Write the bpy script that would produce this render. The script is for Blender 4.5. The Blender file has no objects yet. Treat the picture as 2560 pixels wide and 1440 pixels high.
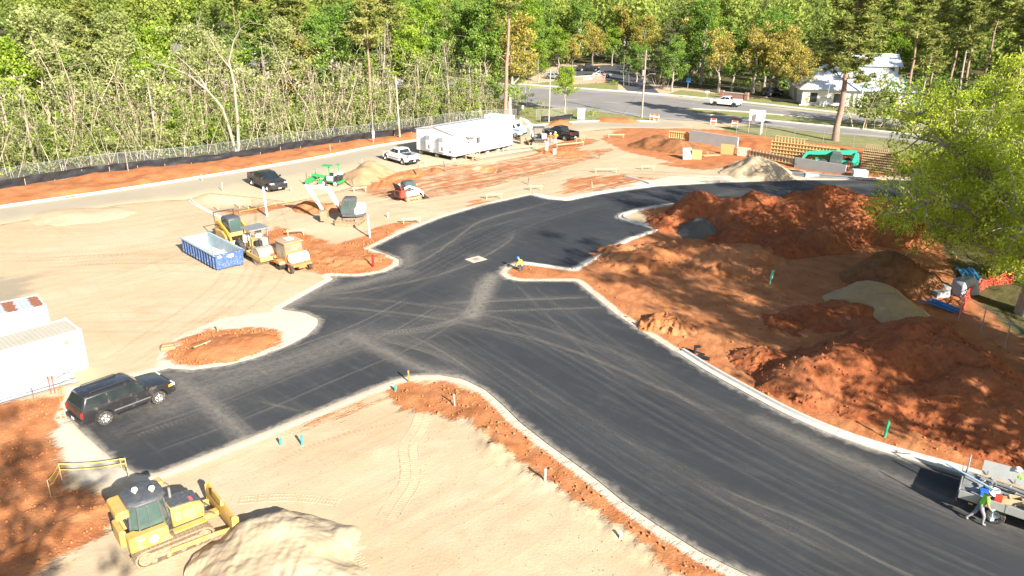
import bpy, bmesh, math, random
import numpy as np
from mathutils import Vector, Matrix, geometry
R = math.radians
sc = bpy.context.scene
C = sc.collection
# ------------------------------------------------------------------ camera
F_PX, PITCH, CAM_H, ROLL = 2000.0, R(20.95), 22.2, R(0.75)
_ct, _st, _cr, _sr = math.cos(PITCH), math.sin(PITCH), math.cos(ROLL), math.sin(ROLL)
_w = np.array([0, _ct, -_st]); _u0 = np.array([0, _st, _ct]); _r0 = np.array([1.0, 0, 0])
CR, CU = _cr * _r0 + _sr * _u0, -_sr * _r0 + _cr * _u0
cd = bpy.data.cameras.new('camera'); cam = bpy.data.objects.new('camera', cd); C.objects.link(cam)
cd.sensor_width = 36.0; cd.lens = F_PX / 2560 * 36.0; cd.clip_start = 0.5; cd.clip_end = 6000
cam.matrix_world = Matrix(((CR[0], CU[0], -_w[0], 0), (CR[1], CU[1], -_w[1], 0), (CR[2], CU[2], -_w[2], CAM_H), (0, 0, 0, 1)))
sc.camera = cam
# ------------------------------------------------------------------ light
SUN_EL, SHADOW_AZ = R(27.0), R(122.5)          # shadows fall towards this azimuth
sx, sy, sz = -math.cos(SHADOW_AZ) * math.cos(SUN_EL), -math.sin(SHADOW_AZ) * math.cos(SUN_EL), math.sin(SUN_EL)
wd = bpy.data.worlds.new('World'); sc.world = wd; wd.use_nodes = True
wn = wd.node_tree; bg = wn.nodes['Background']
sky = wn.nodes.new('ShaderNodeTexSky'); sky.sky_type = 'NISHITA'; sky.sun_disc = False
sky.sun_elevation = SUN_EL; sky.sun_rotation = math.atan2(sx, sy)
sky.air_density = 1.0; sky.dust_density = 1.2; sky.ozone_density = 1.0
wn.links.new(sky.outputs[0], bg.inputs[0]); bg.inputs[1].default_value = 0.068
sd = bpy.data.lights.new('sun', 'SUN'); sd.energy = 5.0; sd.angle = R(0.5); sd.color = (1.0, 0.955, 0.885)
so = bpy.data.objects.new('sun', sd); C.objects.link(so); so.location = (60, -60, 80)
so.rotation_euler = Vector((-sx, -sy, -sz)).to_track_quat('-Z', 'Y').to_euler()
sc.view_settings.view_transform = 'Standard'; sc.view_settings.look = 'None'
sc.view_settings.gamma = 1.0; sc.view_settings.exposure = 1.42; sc.view_settings.use_curve_mapping = False
sc.render.engine = 'CYCLES'
try:
    sc.cycles.max_bounces = 6; sc.cycles.diffuse_bounces = 3; sc.cycles.transparent_max_bounces = 12
    sc.cycles.use_denoising = True
except Exception: pass
# ------------------------------------------------------------------ helpers
def G(px, py, z=0.0):
    """point of the place at height z that the photograph shows at pixel (px, py)"""
    d = _w * F_PX + CR * (px - 1280) - CU * (py - 720)
    t = (z - CAM_H) / d[2]
    return Vector((t * d[0], t * d[1], z))
def GP(pts, z=0.0): return [G(a, b, z) for a, b in pts]
def ang(a, b): return math.atan2(b[1] - a[1], b[0] - a[0])
def prj(P):
    v = np.array(P) - np.array([0, 0, CAM_H]); d = v @ _w
    return 1280 + F_PX * (v @ CR) / d, 720 - F_PX * (v @ CU) / d
def tag(o, label=None, cat=None, group=None, kind=None):
    if label: o['label'] = label
    if cat: o['category'] = cat
    if group: o['group'] = group
    if kind: o['kind'] = kind
    return o
def thing(name, label, cat, loc=(0, 0, 0), rz=0.0, group=None):
    o = bpy.data.objects.new(name, None); C.objects.link(o); o.empty_display_size = 0.3
    o.location = loc; o.rotation_euler = (0, 0, rz)
    return tag(o, label, cat, group)
def link(name, me, parent=None, mat=None):
    o = bpy.data.objects.new(name, me); C.objects.link(o)
    if parent: o.parent = parent
    if mat and not me.materials: me.materials.append(mat)
    return o
def copy_tree(o, parent=None):
    c = o.copy(); C.objects.link(c); c.parent = parent
    for ch in list(o.children): copy_tree(ch, c)
    return c
class MB:
    """collects shapes; build() links them as one mesh object"""
    def __init__(s): s.v = []; s.f = []
    def add(s, vs, fs):
        o = len(s.v); s.v += [tuple(v) for v in vs]; s.f += [tuple(i + o for i in f) for f in fs]; return s
    def box(s, c, d, rz=0.0, ry=0.0, rx=0.0):
        M = Matrix.Rotation(rz, 3, 'Z') @ Matrix.Rotation(ry, 3, 'Y') @ Matrix.Rotation(rx, 3, 'X'); c = Vector(c)
        vs = [c + M @ Vector((x * d[0] / 2, y * d[1] / 2, z * d[2] / 2)) for x in (-1, 1) for y in (-1, 1) for z in (-1, 1)]
        return s.add(vs, [(0, 1, 3, 2), (4, 6, 7, 5), (0, 4, 5, 1), (2, 3, 7, 6), (0, 2, 6, 4), (1, 5, 7, 3)])
    def bb(s, x0, x1, y0, y1, z0, z1): return s.box(((x0 + x1) / 2, (y0 + y1) / 2, (z0 + z1) / 2), (x1 - x0, y1 - y0, z1 - z0))
    def prism(s, poly, w0, w1, axis='y'):
        """poly in the other two axes (x,z for 'y'; x,y for 'z'; y,z for 'x') extruded along axis"""
        n = len(poly); vs = []
        for w in (w0, w1):
            for a, b in poly: vs.append((a, w, b) if axis == 'y' else (a, b, w) if axis == 'z' else (w, a, b))
        fs = [tuple(range(n)), tuple(range(2 * n - 1, n - 1, -1))] + [((i + 1) % n, i, n + i, n + (i + 1) % n) for i in range(n)]
        return s.add(vs, fs)
    def bar(s, a, b, w, h=None, up=(0, 0, 1)):
        a, b = Vector(a), Vector(b); h = h or w; d = (b - a).normalized(); up = Vector(up)
        if abs(d.dot(up)) > .97: up = Vector((1, 0, 0))
        r = d.cross(up).normalized() * w / 2; u = r.cross(d).normalized() * h / 2
        vs = [a - r - u, a + r - u, a + r + u, a - r + u, b - r - u, b + r - u, b + r + u, b - r + u]
        return s.add(vs, [(0, 3, 2, 1), (4, 5, 6, 7), (0, 1, 5, 4), (1, 2, 6, 5), (2, 3, 7, 6), (3, 0, 4, 7)])
    def tube(s, pts, rad, n=6, cap=True):
        pts = [Vector(p) for p in pts]; m = len(pts)
        if not hasattr(rad, '__len__'): rad = [rad] * m
        up = Vector((0.13, 0.21, 1)); vs = []; fs = []
        if abs((pts[-1] - pts[0]).normalized().dot(up.normalized())) > .9: up = Vector((1, 0.1, 0.1))
        for i, p in enumerate(pts):
            d = (pts[min(i + 1, m - 1)] - pts[max(i - 1, 0)])
            d = d.normalized() if d.length > 1e-9 else Vector((0, 0, 1))
            a = d.cross(up).normalized(); b = a.cross(d)
            for k in range(n):
                t = 2 * math.pi * k / n; vs.append(p + (a * math.cos(t) + b * math.sin(t)) * rad[i])
        for i in range(m - 1):
            for k in range(n):
                k2 = (k + 1) % n; fs.append((i * n + k, i * n + k2, (i + 1) * n + k2, (i + 1) * n + k))
        if cap: fs += [tuple(range(n - 1, -1, -1)), tuple(range((m - 1) * n, m * n))]
        return s.add(vs, fs)
    def cyl(s, a, b, r, n=12, r2=None): return s.tube([a, b], [r, r if r2 is None else r2], n)
    def lathe(s, prof, c=(0, 0, 0), axis='y', n=20):
        """prof: (radius, along); closed ends when radius 0"""
        vs = []; fs = []; m = len(prof)
        for k in range(n):
            t = 2 * math.pi * k / n; ca, sa = math.cos(t), math.sin(t)
            for r, h in prof:
                p = {'y': (r * ca, h, r * sa), 'z': (r * ca, r * sa, h), 'x': (h, r * ca, r * sa)}[axis]
                vs.append((p[0] + c[0], p[1] + c[1], p[2] + c[2]))
        for k in range(n):
            k2 = (k + 1) % n
            for j in range(m - 1): fs.append((k * m + j, k * m + j + 1, k2 * m + j + 1, k2 * m + j))
        return s.add(vs, fs)
    def loft(s, rings, close=True, caps=True):
        n = len(rings[0]); vs = [p for r in rings for p in r]; fs = []
        for i in range(len(rings) - 1):
            for k in range(n if close else n - 1):
                k2 = (k + 1) % n; fs.append((i * n + k, i * n + k2, (i + 1) * n + k2, (i + 1) * n + k))
        if caps and close: fs += [tuple(range(n - 1, -1, -1)), tuple(range((len(rings) - 1) * n, len(rings) * n))]
        return s.add(vs, fs)
    def quad(s, a, b, c, d): return s.add([a, b, c, d], [(0, 1, 2, 3)])
    def slab(s, q, t):
        """quad q given thickness t along its normal"""
        q = [Vector(p) for p in q]; nrm = (q[1] - q[0]).cross(q[3] - q[0]).normalized() * t
        return s.add(q + [p + nrm for p in q], [(3, 2, 1, 0), (4, 5, 6, 7), (0, 1, 5, 4), (1, 2, 6, 5), (2, 3, 7, 6), (3, 0, 4, 7)])
    def mesh(s, name, bevel=0, smooth=False, seg=1, rnd=None):
        me = bpy.data.meshes.new(name); me.from_pydata(s.v, [], s.f); me.update()
        bm = bmesh.new(); bm.from_mesh(me)
        bmesh.ops.recalc_face_normals(bm, faces=bm.faces)
        if bevel:
            es = [e for e in bm.edges if len(e.link_faces) == 2 and e.calc_face_angle(0) > R(28)]
            bmesh.ops.bevel(bm, geom=es, offset=bevel, segments=seg, affect='EDGES', profile=.6, clamp_overlap=True)
        bm.to_mesh(me); bm.free()
        if smooth:
            me.polygons.foreach_set('use_smooth', [True] * len(me.polygons))
            try: me.set_sharp_from_angle(angle=R(38))
            except Exception: pass
        return me
    def build(s, name, mat, parent=None, bevel=0, smooth=False, seg=1):
        return link(name, s.mesh(name, bevel, smooth, seg), parent, mat)
def arr_mesh(name, v, f, smooth=False):
    """numpy mesh: v (n,3), f (m,k)"""
    me = bpy.data.meshes.new(name); v = np.asarray(v, np.float32); f = np.asarray(f, np.int32); k = f.shape[1]
    me.vertices.add(len(v)); me.vertices.foreach_set('co', v.ravel())
    me.loops.add(f.size); me.loops.foreach_set('vertex_index', f.ravel())
    me.polygons.add(len(f)); me.polygons.foreach_set('loop_start', np.arange(0, f.size, k, dtype=np.int32))
    try: me.polygons.foreach_set('loop_total', np.full(len(f), k, np.int32))
    except Exception: pass
    if smooth: me.polygons.foreach_set('use_smooth', np.ones(len(f), bool))
    me.update(calc_edges=True); return me
def fattr(me, name, vals):
    a = me.attributes.new(name, 'FLOAT', 'POINT'); a.data.foreach_set('value', np.asarray(vals, np.float32))
# value noise in numpy (tileless hash), used for real relief of soil
def _h(ix, iy, s):
    n = (ix * 374761393 + iy * 668265263 + s * 1274126177) & 0xffffffff
    n = ((n ^ (n >> 13)) * 1274126177) & 0xffffffff
    return ((n ^ (n >> 16)) & 0xffff) / 65535.0
def vnoise(x, y, s=0):
    x = np.asarray(x, float); y = np.asarray(y, float)
    ix = np.floor(x).astype(np.int64); iy = np.floor(y).astype(np.int64); fx = x - ix; fy = y - iy
    fx = fx * fx * (3 - 2 * fx); fy = fy * fy * (3 - 2 * fy)
    a = _h(ix, iy, s) * (1 - fx) + _h(ix + 1, iy, s) * fx; b = _h(ix, iy + 1, s) * (1 - fx) + _h(ix + 1, iy + 1, s) * fx
    return (a * (1 - fy) + b * fy) * 2 - 1
def fbm(x, y, o=4, s=0, g=.5):
    r = 0; a = 1.0
    for k in range(o): r = r + a * vnoise(x * 2 ** k, y * 2 ** k, s + k * 17); a *= g
    return r
def sdf(poly, P):
    """signed distance, positive inside; poly list of (x,y), P (n,2)"""
    Q = np.array([(p[0], p[1]) for p in poly]); d2 = np.full(len(P), 1e18); ins = np.zeros(len(P), bool)
    for i in range(len(Q)):
        a = Q[i]; b = Q[(i + 1) % len(Q)]; e = b - a; w = P - a
        t = np.clip((w @ e) / max(e @ e, 1e-12), 0, 1); dd = w - t[:, None] * e; d2 = np.minimum(d2, (dd * dd).sum(1))
        c = (a[1] > P[:, 1]) != (b[1] > P[:, 1])
        with np.errstate(divide='ignore', invalid='ignore'):
            xi = (b[0] - a[0]) * (P[:, 1] - a[1]) / (b[1] - a[1] + 1e-30) + a[0]
        ins ^= c & (P[:, 0] < xi)
    d = np.sqrt(d2); return np.where(ins, d, -d)
def ldist(line, P):
    Q = np.array([(p[0], p[1]) for p in line]); d2 = np.full(len(P), 1e18)
    for i in range(len(Q) - 1):
        a = Q[i]; e = Q[i + 1] - a; w = P - a
        t = np.clip((w @ e) / max(e @ e, 1e-12), 0, 1); dd = w - t[:, None] * e; d2 = np.minimum(d2, (dd * dd).sum(1))
    return np.sqrt(d2)
def smooth_line(pts, it=2, closed=False):
    pts = [Vector((p[0], p[1], p[2] if len(p) > 2 else 0)) for p in pts]
    for _ in range(it):
        q = []; n = len(pts)
        if not closed: q.append(pts[0])
        for i in range(n if closed else n - 1):
            a, b = pts[i], pts[(i + 1) % n]; q += [a * .75 + b * .25, a * .25 + b * .75]
        if not closed: q.append(pts[-1])
        pts = q
    return pts
def resample(pts, step):
    out = [pts[0]]; acc = 0
    for a, b in zip(pts[:-1], pts[1:]):
        L = (b - a).length
        if L < 1e-9: continue
        t = step - acc
        while t <= L: out.append(a + (b - a) * (t / L)); t += step
        acc = (acc + L) % step if L + acc >= step else acc + L
    if (out[-1] - pts[-1]).length > step * .3: out.append(pts[-1])
    return out
# ------------------------------------------------------------------ material helpers
class NT:
    def __init__(s, name):
        s.m = bpy.data.materials.new(name); s.m.use_nodes = True; s.t = s.m.node_tree
        s.b = s.t.nodes['Principled BSDF']; s.out = s.t.nodes['Material Output']
    def n(s, typ, **kw):
        nd = s.t.nodes.new('ShaderNode' + typ)
        for k, v in kw.items():
            if k.startswith('_'): setattr(nd, k[1:], v)
            else:
                key = int(k[1:]) if k[0] == 'i' and k[1:].isdigit() else k.replace('__', ' ')
                s.set(nd.inputs[key], v)
        return nd
    def set(s, sock, v):
        if isinstance(v, bpy.types.NodeSocket): s.t.links.new(v, sock)
        elif isinstance(v, (tuple, list)) and len(v) == 3 and sock.type == 'RGBA': sock.default_value = (*v, 1)
        else: sock.default_value = v
    def pos(s): return s.n('TexCoord').outputs['Object']
    def noise(s, scale, detail=3, rough=.55, vec=None, dist=0.0):
        nd = s.n('TexNoise', Scale=scale, Detail=detail, Roughness=rough, Distortion=dist)
        if vec is not None: s.set(nd.inputs['Vector'], vec)
        else: s.set(nd.inputs['Vector'], s.pos())
        return nd.outputs[0]
    def m2(s, op, a, b=0.0, clamp=False):
        nd = s.n('Math', _operation=op, i0=a, i1=b); nd.use_clamp = clamp; return nd.outputs[0]
    def ss(s, v, lo, hi):
        nd = s.n('MapRange', _interpolation_type='SMOOTHSTEP', Value=v); nd.inputs[1].default_value = lo; nd.inputs[2].default_value = hi
        return nd.outputs[0]
    def mix(s, f, a, b, mode='MIX'):
        nd = s.n('MixRGB', _blend_type=mode, Fac=f, Color1=a, Color2=b); return nd.outputs[0]
    def attr(s, name): return s.n('Attribute', _attribute_name=name).outputs['Fac']
    def mapping(s, scale, rot=(0, 0, 0)):
        r = s.n('VectorRotate', _rotation_type='Z_AXIS', Vector=s.pos(), Angle=-rot[2]).outputs[0]
        nd = s.n('Mapping', Vector=r); nd.inputs['Scale'].default_value = scale; return nd.outputs[0]
    def bump(s, h, strength=.4, dist=.05):
        nd = s.n('Bump', Height=h, Strength=strength, Distance=dist); s.t.links.new(nd.outputs[0], s.b.inputs['Normal'])
    def fin(s, col, rough=.7, metal=0.0, **kw):
        s.set(s.b.inputs['Base Color'], col); s.set(s.b.inputs['Roughness'], rough); s.set(s.b.inputs['Metallic'], metal)
        for k, v in kw.items(): s.set(s.b.inputs[k.replace('__', ' ')], v)
        return s.m
def sc3(c, k): return tuple(min(1, max(0, x * k)) for x in c)
_mats = {}
def paint(name, col, rough=.45, metal=0.0, var=.12, scale=2.5, dirt=0.0, dcol=(.36, .25, .14), bump=0.0, bscale=40, spec=.5, coat=0.0):
    """painted or plain surface with uneven tone and, if asked, dried mud and dust"""
    if name in _mats: return _mats[name]
    t = NT(name); a = t.noise(scale, 4)
    c = t.mix(a, sc3(col, 1 - var * 1.6), sc3(col, 1 + var * 1.6)); r = rough
    if dirt:
        d = t.ss(t.m2('ADD', t.noise(scale * 2.1, 6, .65), t.m2('MULTIPLY', t.noise(scale * 11, 3), .25)), .78 - dirt * .55, 1.0 - dirt * .35)
        c = t.mix(t.m2('MULTIPLY', d, .85), c, dcol); r = t.m2('ADD', rough, t.m2('MULTIPLY', d, .9 - rough))
    if bump: t.bump(t.noise(bscale, 4), bump, .02)
    kw = {'Specular__IOR__Level': spec}
    if coat: kw.update({'Coat__Weight': coat})
    _mats[name] = t.fin(c, r, metal, **kw); return _mats[name]
GLASS = paint('dark_window_glass', (.018, .024, .026), .06, 0, .3, .8, spec=.8)
RUBBER = paint('tyre_rubber', (.03, .03, .03), .85, 0, .3, 6, dirt=.35, dcol=(.3, .22, .14), bump=.3)
DARK = paint('black_plastic', (.025, .025, .027), .55, 0, .3, 4)
STEEL = paint('bare_steel', (.42, .42, .42), .35, .8, .2, 6, dirt=.25)
CHROME = paint('bright_wheel_metal', (.6, .6, .6), .25, .9, .15, 5)
WHITE = paint('white_paint', (.8, .8, .79), .4, 0, .05, 2)
WOOD = paint('raw_lumber', (.46, .34, .20), .75, 0, .25, 5, bump=.2)
GALV = paint('galvanised_steel', (.5, .52, .53), .4, .7, .15, 8)
# ================================================================== ground, roads, kerbs
ROAD_PX = [(165,1040),(205,1082),(250,1122),(300,1165),(345,1186),(395,1184),(620,1097),(760,1041),(900,984),(985,950),(1040,938),(1100,937),(1160,948),
 (1215,975),(1260,1015),(1300,1055),(1370,1110),(1440,1160),(1500,1205),(1560,1255),(1640,1310),(1760,1385),(1890,1448),(2050,1530),(2300,1620),(2900,1560),
 (2850,1350),(2560,1238),(2420,1190),(2260,1146),(2160,1116),(2060,1081),(1950,1031),(1850,976),(1760,926),(1690,881),(1600,825),(1540,785),(1480,735),(1440,703),
 (1380,703),(1300,703),(1265,696),(1250,683),(1262,668),(1280,659),(1310,656),(1370,664),(1432,673),(1500,633),(1570,596),(1642,573),(1562,554),(1541,543),(1555,533),
 (1600,520),(1690,508),(1900,503),(2250,505),(2700,540),(2700,462),(2230,450),(2000,450),(1800,457),(1640,466),(1500,485),(1420,502),(1370,498),(1326,487),
 (1200,515),(1100,545),(1000,585),(926,621),(965,634),(999,648),(998,662),(962,680),(900,691),(822,690),(835,697),(700,772),(762,781),(796,797),(795,813),
 (770,838),(720,865),(640,895),(560,915),(480,925),(420,921),(350,940),(250,958),(190,985)]
ROAD = GP(ROAD_PX)
AK_PX = [(-260,562),(0,520),(200,492),(400,462),(600,430),(800,396),(920,371),(1006,357),(1049,352),(1150,338),(1250,326),(1342,315),(1435,306),(1512,303.5),(1600,304),(1640,306)]
ACC = GP(AK_PX + [(1648,299),(1705,303),(1740,318),(1660,322),(1600,320),(1530,321),(1450,330),(1430,347),(1340,374),(1250,388),(1060,418),(960,436),(860,474),
 (730,506),(640,494),(520,482),(470,500),(400,502),(300,512),(150,536),(0,562),(-260,610)])
HW = GP([(100,62),(300,88),(560,126),(830,156),(1100,190),(1293,214),(1375,222),(1471,226),(1560,230),(1661,240),(1770,252),(1888,262),(1985,275),(2090,285),(2300,310),(2560,340),(2900,382),
 (2900,398),(2560,356),(2204,314),(1901,283),(1760,271),(1713,272),(1744,284),(1901,299),(2070,316),(2224,329),(2560,368),(2900,412),(2900,440),(2560,390),(2217,346),
 (2069,334),(1901,312),(1710,301.5),(1645,297),(1597,292),(1512,281),(1375,268),(1311,265),(1100,225),(830,186),(560,155),(300,112),(100,84)])
LOT = GP([(1395,168),(1570,160),(1600,192),(1650,234),(1570,228),(1545,205),(1480,198),(1400,197)])
SILT_PX = [(-260,522),(0,474),(250,433),(500,408),(640,388),(740,372),(860,356),(960,343),(1050,331)]
CLAY = [(GP(AK_PX[:9] + SILT_PX[::-1]), 1.0),
 (GP([(1436,702),(1480,735),(1540,785),(1600,825),(1690,880),(1850,972),(2060,1078),(2260,1142),(2420,1185),(2700,1300),(3000,1200),(2700,850),(2450,640),(2330,560),(2290,505),(1690,508),(1600,522),(1642,573),(1570,597),(1500,634),(1440,672),(1310,658),(1258,680),(1300,700)]), 1.0),
 (GP([(985,956),(1100,952),(1200,985),(1300,1075),(1440,1180),(1560,1275),(1760,1405),(1880,1460),(2000,1540),(1820,1530),(1740,1470),(1640,1400),(1560,1330),(1470,1270),(1380,1220),(1290,1160),(1230,1110),(1180,1055),(1080,1040),(1000,1020),(970,990)]), 1.0),
 (GP([(690,1090),(820,1030),(980,975),(1000,1005),(760,1090),(700,1110)]), .62),
 (GP([(925,622),(1000,650),(960,682),(820,690),(745,672),(690,640),(660,590),(690,565),(770,585),(840,612),(890,598),(960,560),(1010,560),(960,600)]), 1.0),
 (GP([(1500,345),(1560,318),(1830,325),(2200,362),(2360,420),(2150,446),(1900,404),(1800,404),(1720,412),(1680,404),(1560,378)]), 1.0),
 (GP([(1640,408),(1800,392),(1850,410),(1780,425),(1700,420)]), .9),
 (GP([(410,890),(440,855),(520,828),(650,818),(712,835),(702,865),(620,898),(500,916),(430,912)]), 1.0),
 (GP([(-150,1000),(60,1000),(160,990),(182,1040),(128,1090),(160,1150),(160,1205),(240,1230),(300,1262),(262,1330),(180,1372),(80,1440),(-150,1520)]), 1.0),
 (GP([(870,440),(1000,405),(1200,410),(1340,380),(1560,366),(1500,398),(1350,440),(1200,476),(1060,505),(930,500),(880,478)]), .54),
 (GP([(1330,388),(1360,360),(1460,345),(1500,350),(1440,375)]), .9),
 (GP([(540,520),(700,505),(760,510),(680,530),(560,545)]), .7), (GP([(1560,440),(1700,440),(1660,452),(1580,455)]), .6), (GP([(1400,445),(1560,430),(1620,455),(1500,480),(1390,490)]), .6),
 (GP([(1420,318),(1500,312),(1640,310),(1600,322),(1480,330)]), .5), (GP([(1160,500),(1250,492),(1230,512),(1150,525)]), .6), (GP([(940,560),(1060,545),(1020,575),(950,600)]), .7)]
PALE = [GP([(1440,700),(1540,788),(1610,830),(1630,800),(1570,725),(1500,700)]), GP([(392,926),(398,880),(455,835),(560,795),(700,776),(800,795),(795,820),(640,900),(520,926)]),
 GP([(110,1065),(165,1035),(330,1180),(300,1215),(200,1205),(150,1140)]), GP([(1500,450),(1700,440),(2200,435),(2200,452),(1600,466)]), GP([(940,640),(1000,648),(960,682),(850,690),(800,680)])]
GREY = [GP([(170,1000),(420,925),(480,930),(300,1000)]), GP([(1160,395),(1280,370),(1420,345),(1440,360),(1300,388),(1180,405)]), GP([(700,430),(960,430),(860,475),(720,505)]),
 GP([(1645,548),(1700,575),(1780,600),(1700,600)]), GP([(-100,690),(90,690),(60,760),(-100,770)])]
GRASS = [GP([(1800,318),(1901,312),(2069,334),(2217,346),(2900,440),(2900,520),(2300,405),(2170,372),(1990,352),(1900,340),(1820,330)]),
 GP([(1713,272),(1901,283),(2204,314),(2900,398),(2900,412),(2224,329),(1901,299),(1744,284)]), GP([(1660,238),(1770,250),(1985,273),(2300,308),(2300,270),(1990,255),(1700,225)]),
 GP([(1311,265),(1512,281),(1597,292),(1645,297),(1640,304),(1512,302),(1435,304),(1340,310),(1290,296)]), GP([(1293,214),(1471,226),(1545,226),(1545,205),(1400,200)])]
FOREST = [GP([(-500,566),(0,462),(250,423),(500,397),(740,362),(900,340),(1050,320),(1290,298),(1311,266),(1100,226),(830,188),(300,112),(-800,60)]),
 GP([(2330,560),(2400,720),(2480,790),(2640,920),(3000,1150),(3300,700),(2600,440),(2300,420)]),
 GP([(100,60),(560,124),(1100,188),(1293,212),(1390,160),(1560,158),(1640,210),(1990,250),(2300,265),(2900,340),(3200,200),(2600,-20),(0,-20),(-300,-20)])]
KERB_L = smooth_line(GP(AK_PX), 2)
def build_ground():
    az = np.radians(np.concatenate([np.linspace(-100, -42, 24)[:-1], np.linspace(-42, 42, 620), np.linspace(42, 100, 24)[1:]]))
    r = np.concatenate([np.linspace(1.0, 18, 12)[:-1], np.geomspace(18, 700, 520), [1200, 2500, 5000]])
    RR, AA = np.meshgrid(r, az, indexing='ij'); x = (RR * np.sin(AA)).ravel(); y = (RR * np.cos(AA)).ravel(); P = np.stack([x, y], 1)
    def mk(polys, rng=1.5):
        m = np.zeros(len(P))
        for p in polys:
            s = 1.0
            if isinstance(p, tuple): p, s = p
            q = np.array([(a[0], a[1]) for a in p]); lo = q.min(0) - rng * 2; hi = q.max(0) + rng * 2
            k = np.where((P[:, 0] > lo[0]) & (P[:, 0] < hi[0]) & (P[:, 1] > lo[1]) & (P[:, 1] < hi[1]))[0]
            if len(k): m[k] = np.maximum(m[k], s * np.clip(.5 + sdf(p, P[k]) / (2 * rng), 0, 1))
        return m
    sroad = sdf(ROAD, P); srd = np.maximum(np.maximum(sroad, sdf(ACC, P)), np.maximum(sdf(HW, P), sdf(LOT, P)))
    clay = mk(CLAY, 1.2); pale = mk(PALE, 1.0); grey = mk(GREY, 2.0); grass = mk(GRASS, 1.0); forest = mk(FOREST, 2.5)
    forest[(RR.ravel() > 260) | (np.abs(AA.ravel()) > R(45)) & (RR.ravel() > 30)] = 1
    out = np.clip(-srd / 1.6, 0, 1); out = out * out * (3 - 2 * out)
    z = .05 * fbm(x / 7, y / 7, 3, 5) + .02 * fbm(x / 1.3, y / 1.3, 2, 9)
    near = np.clip((110 - RR.ravel()) / 60, 0, 1)
    z += np.clip(clay * 1.6 - .5, 0, 1) * near * (.075 * np.abs(fbm(x / .9, y / .9, 3, 31)) + .05 * fbm(x / .4, y / .4, 2, 37))
    kd = ldist(KERB_L, P); sil = sdf(GP(AK_PX[:9] + SILT_PX[::-1]), P)
    z += np.where(sil > 0, np.clip(sil / 1.2, 0, 1) * (.32 + .22 * fbm(x / 2.5, y / 2.5, 3, 3)), 0)
    z += np.clip(forest - .5, 0, .5) * .3 * fbm(x / 9, y / 9, 2, 14)
    for (px, py, rad, dep) in ((1222, 424, 1.7, 1.5), (1195, 422, 1.1, .9), (590, 502, 4.2, .55), (1010, 530, 3, -.1), (1800, 345, 5, .5), (1990, 425, 5, .3)):
        c = G(px, py); d = np.hypot(x - c.x, y - c.y); z -= dep * np.clip(1 - (d / rad) ** 2, 0, 1) ** 1.2
    # ragged tyre ruts and little windrows left by the grader
    for ln, wd, hh in (([(1240,1120),(1330,1190),(1450,1275),(1560,1345),(1700,1440)], .5, .16), ([(1170,1045),(1230,1100),(1240,1130)], .6, .2), ([(0,1290),(160,1230),(330,1150)], .3, -.18), ([(0,1400),(180,1300),(280,1260)], .35, .15),
                       ([(870,490),(1000,470),(1180,460),(1350,420)], .5, -.08), ([(900,510),(1050,490),(1230,470),(1400,425)], .5, -.08), ([(850,520),(960,520),(1100,530)], .4, .07)):
        d = ldist(GP(ln), P); z += hh * np.exp(-(d / wd) ** 2) * (1 + .6 * fbm(x / .5, y / .5, 2, 8))
    z = z * out - .07 * np.clip(srd / .3 + .5, 0, 1)
    global _gr, _ga, _gzz
    _gr, _ga, _gzz = r, az, z.reshape(RR.shape)
    n1, n0 = RR.shape; idx = np.arange(n1 * n0).reshape(n1, n0)
    f = np.stack([idx[:-1, :-1], idx[:-1, 1:], idx[1:, 1:], idx[1:, :-1]], -1).reshape(-1, 4)[:, ::-1]
    me = arr_mesh('ground', np.stack([x, y, z], 1), f, True)
    for n, v in (('clay', clay), ('pale', pale), ('grey', grey), ('grass', grass), ('forest', forest), ('edge', np.clip(.5 + sroad / 3, 0, 1)), ('kerbd', np.clip(kd / 6, 0, 1))): fattr(me, n, v)
    t = NT('sand_clay_and_grass')
    big = t.noise(.12, 4); mid = t.noise(.7, 5, .6); fine = t.noise(7, 5, .65); grain = t.noise(40, 2, .7)
    streak = t.noise(1.0, 4, .6, t.mapping((.12, 1.4, 1), (0, 0, R(45))))
    rag = t.m2('ADD', t.m2('MULTIPLY', t.m2('SUBTRACT', mid, .5), .55), t.m2('MULTIPLY', t.m2('SUBTRACT', fine, .5), .3))
    rag2 = t.m2('ADD', rag, t.m2('MULTIPLY', t.m2('SUBTRACT', streak, .5), .8))
    sand = t.mix(t.ss(big, .35, .65), (.515, .385, .235), (.555, .435, .285))
    streak2 = t.noise(1.0, 5, .65, t.mapping((.07, 2.6, 1), (0, 0, R(128)))); streak3 = t.noise(1.0, 4, .65, t.mapping((.1, 1.9, 1), (0, 0, R(12))))
    sand = t.mix(t.m2('MULTIPLY', t.ss(streak, .5, .72), .45), sand, (.48, .33, .185))
    sand = t.mix(t.m2('MULTIPLY', t.ss(streak2, .55, .72), .4), sand, (.44, .33, .21)); sand = t.mix(t.m2('MULTIPLY', t.ss(streak3, .56, .7), .35), sand, (.60, .50, .36))
    sand = t.mix(t.m2('MULTIPLY', t.ss(t.noise(.33, 6, .7), .56, .7), .35), sand, (.45, .27, .14))
    sand = t.mix(t.m2('MULTIPLY', t.ss(mid, .52, .72), .35), sand, (.57, .465, .32))
    sand = t.mix(t.m2('MULTIPLY', t.ss(fine, .58, .72), .3), sand, (.36, .25, .14)); sand = t.mix(t.m2('MULTIPLY', t.ss(t.noise(16, 2, .5), .70, .78), .5), sand, (.30, .21, .12))
    cl = t.mix(t.ss(mid, .35, .68), (.53, .22, .088), (.42, .15, .053))
    cl = t.mix(t.m2('MULTIPLY', t.ss(fine, .5, .75), .55), cl, (.50, .30, .165))
    cl = t.mix(t.m2('MULTIPLY', t.ss(big, .45, .7), .4), cl, (.36, .115, .042))
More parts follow.
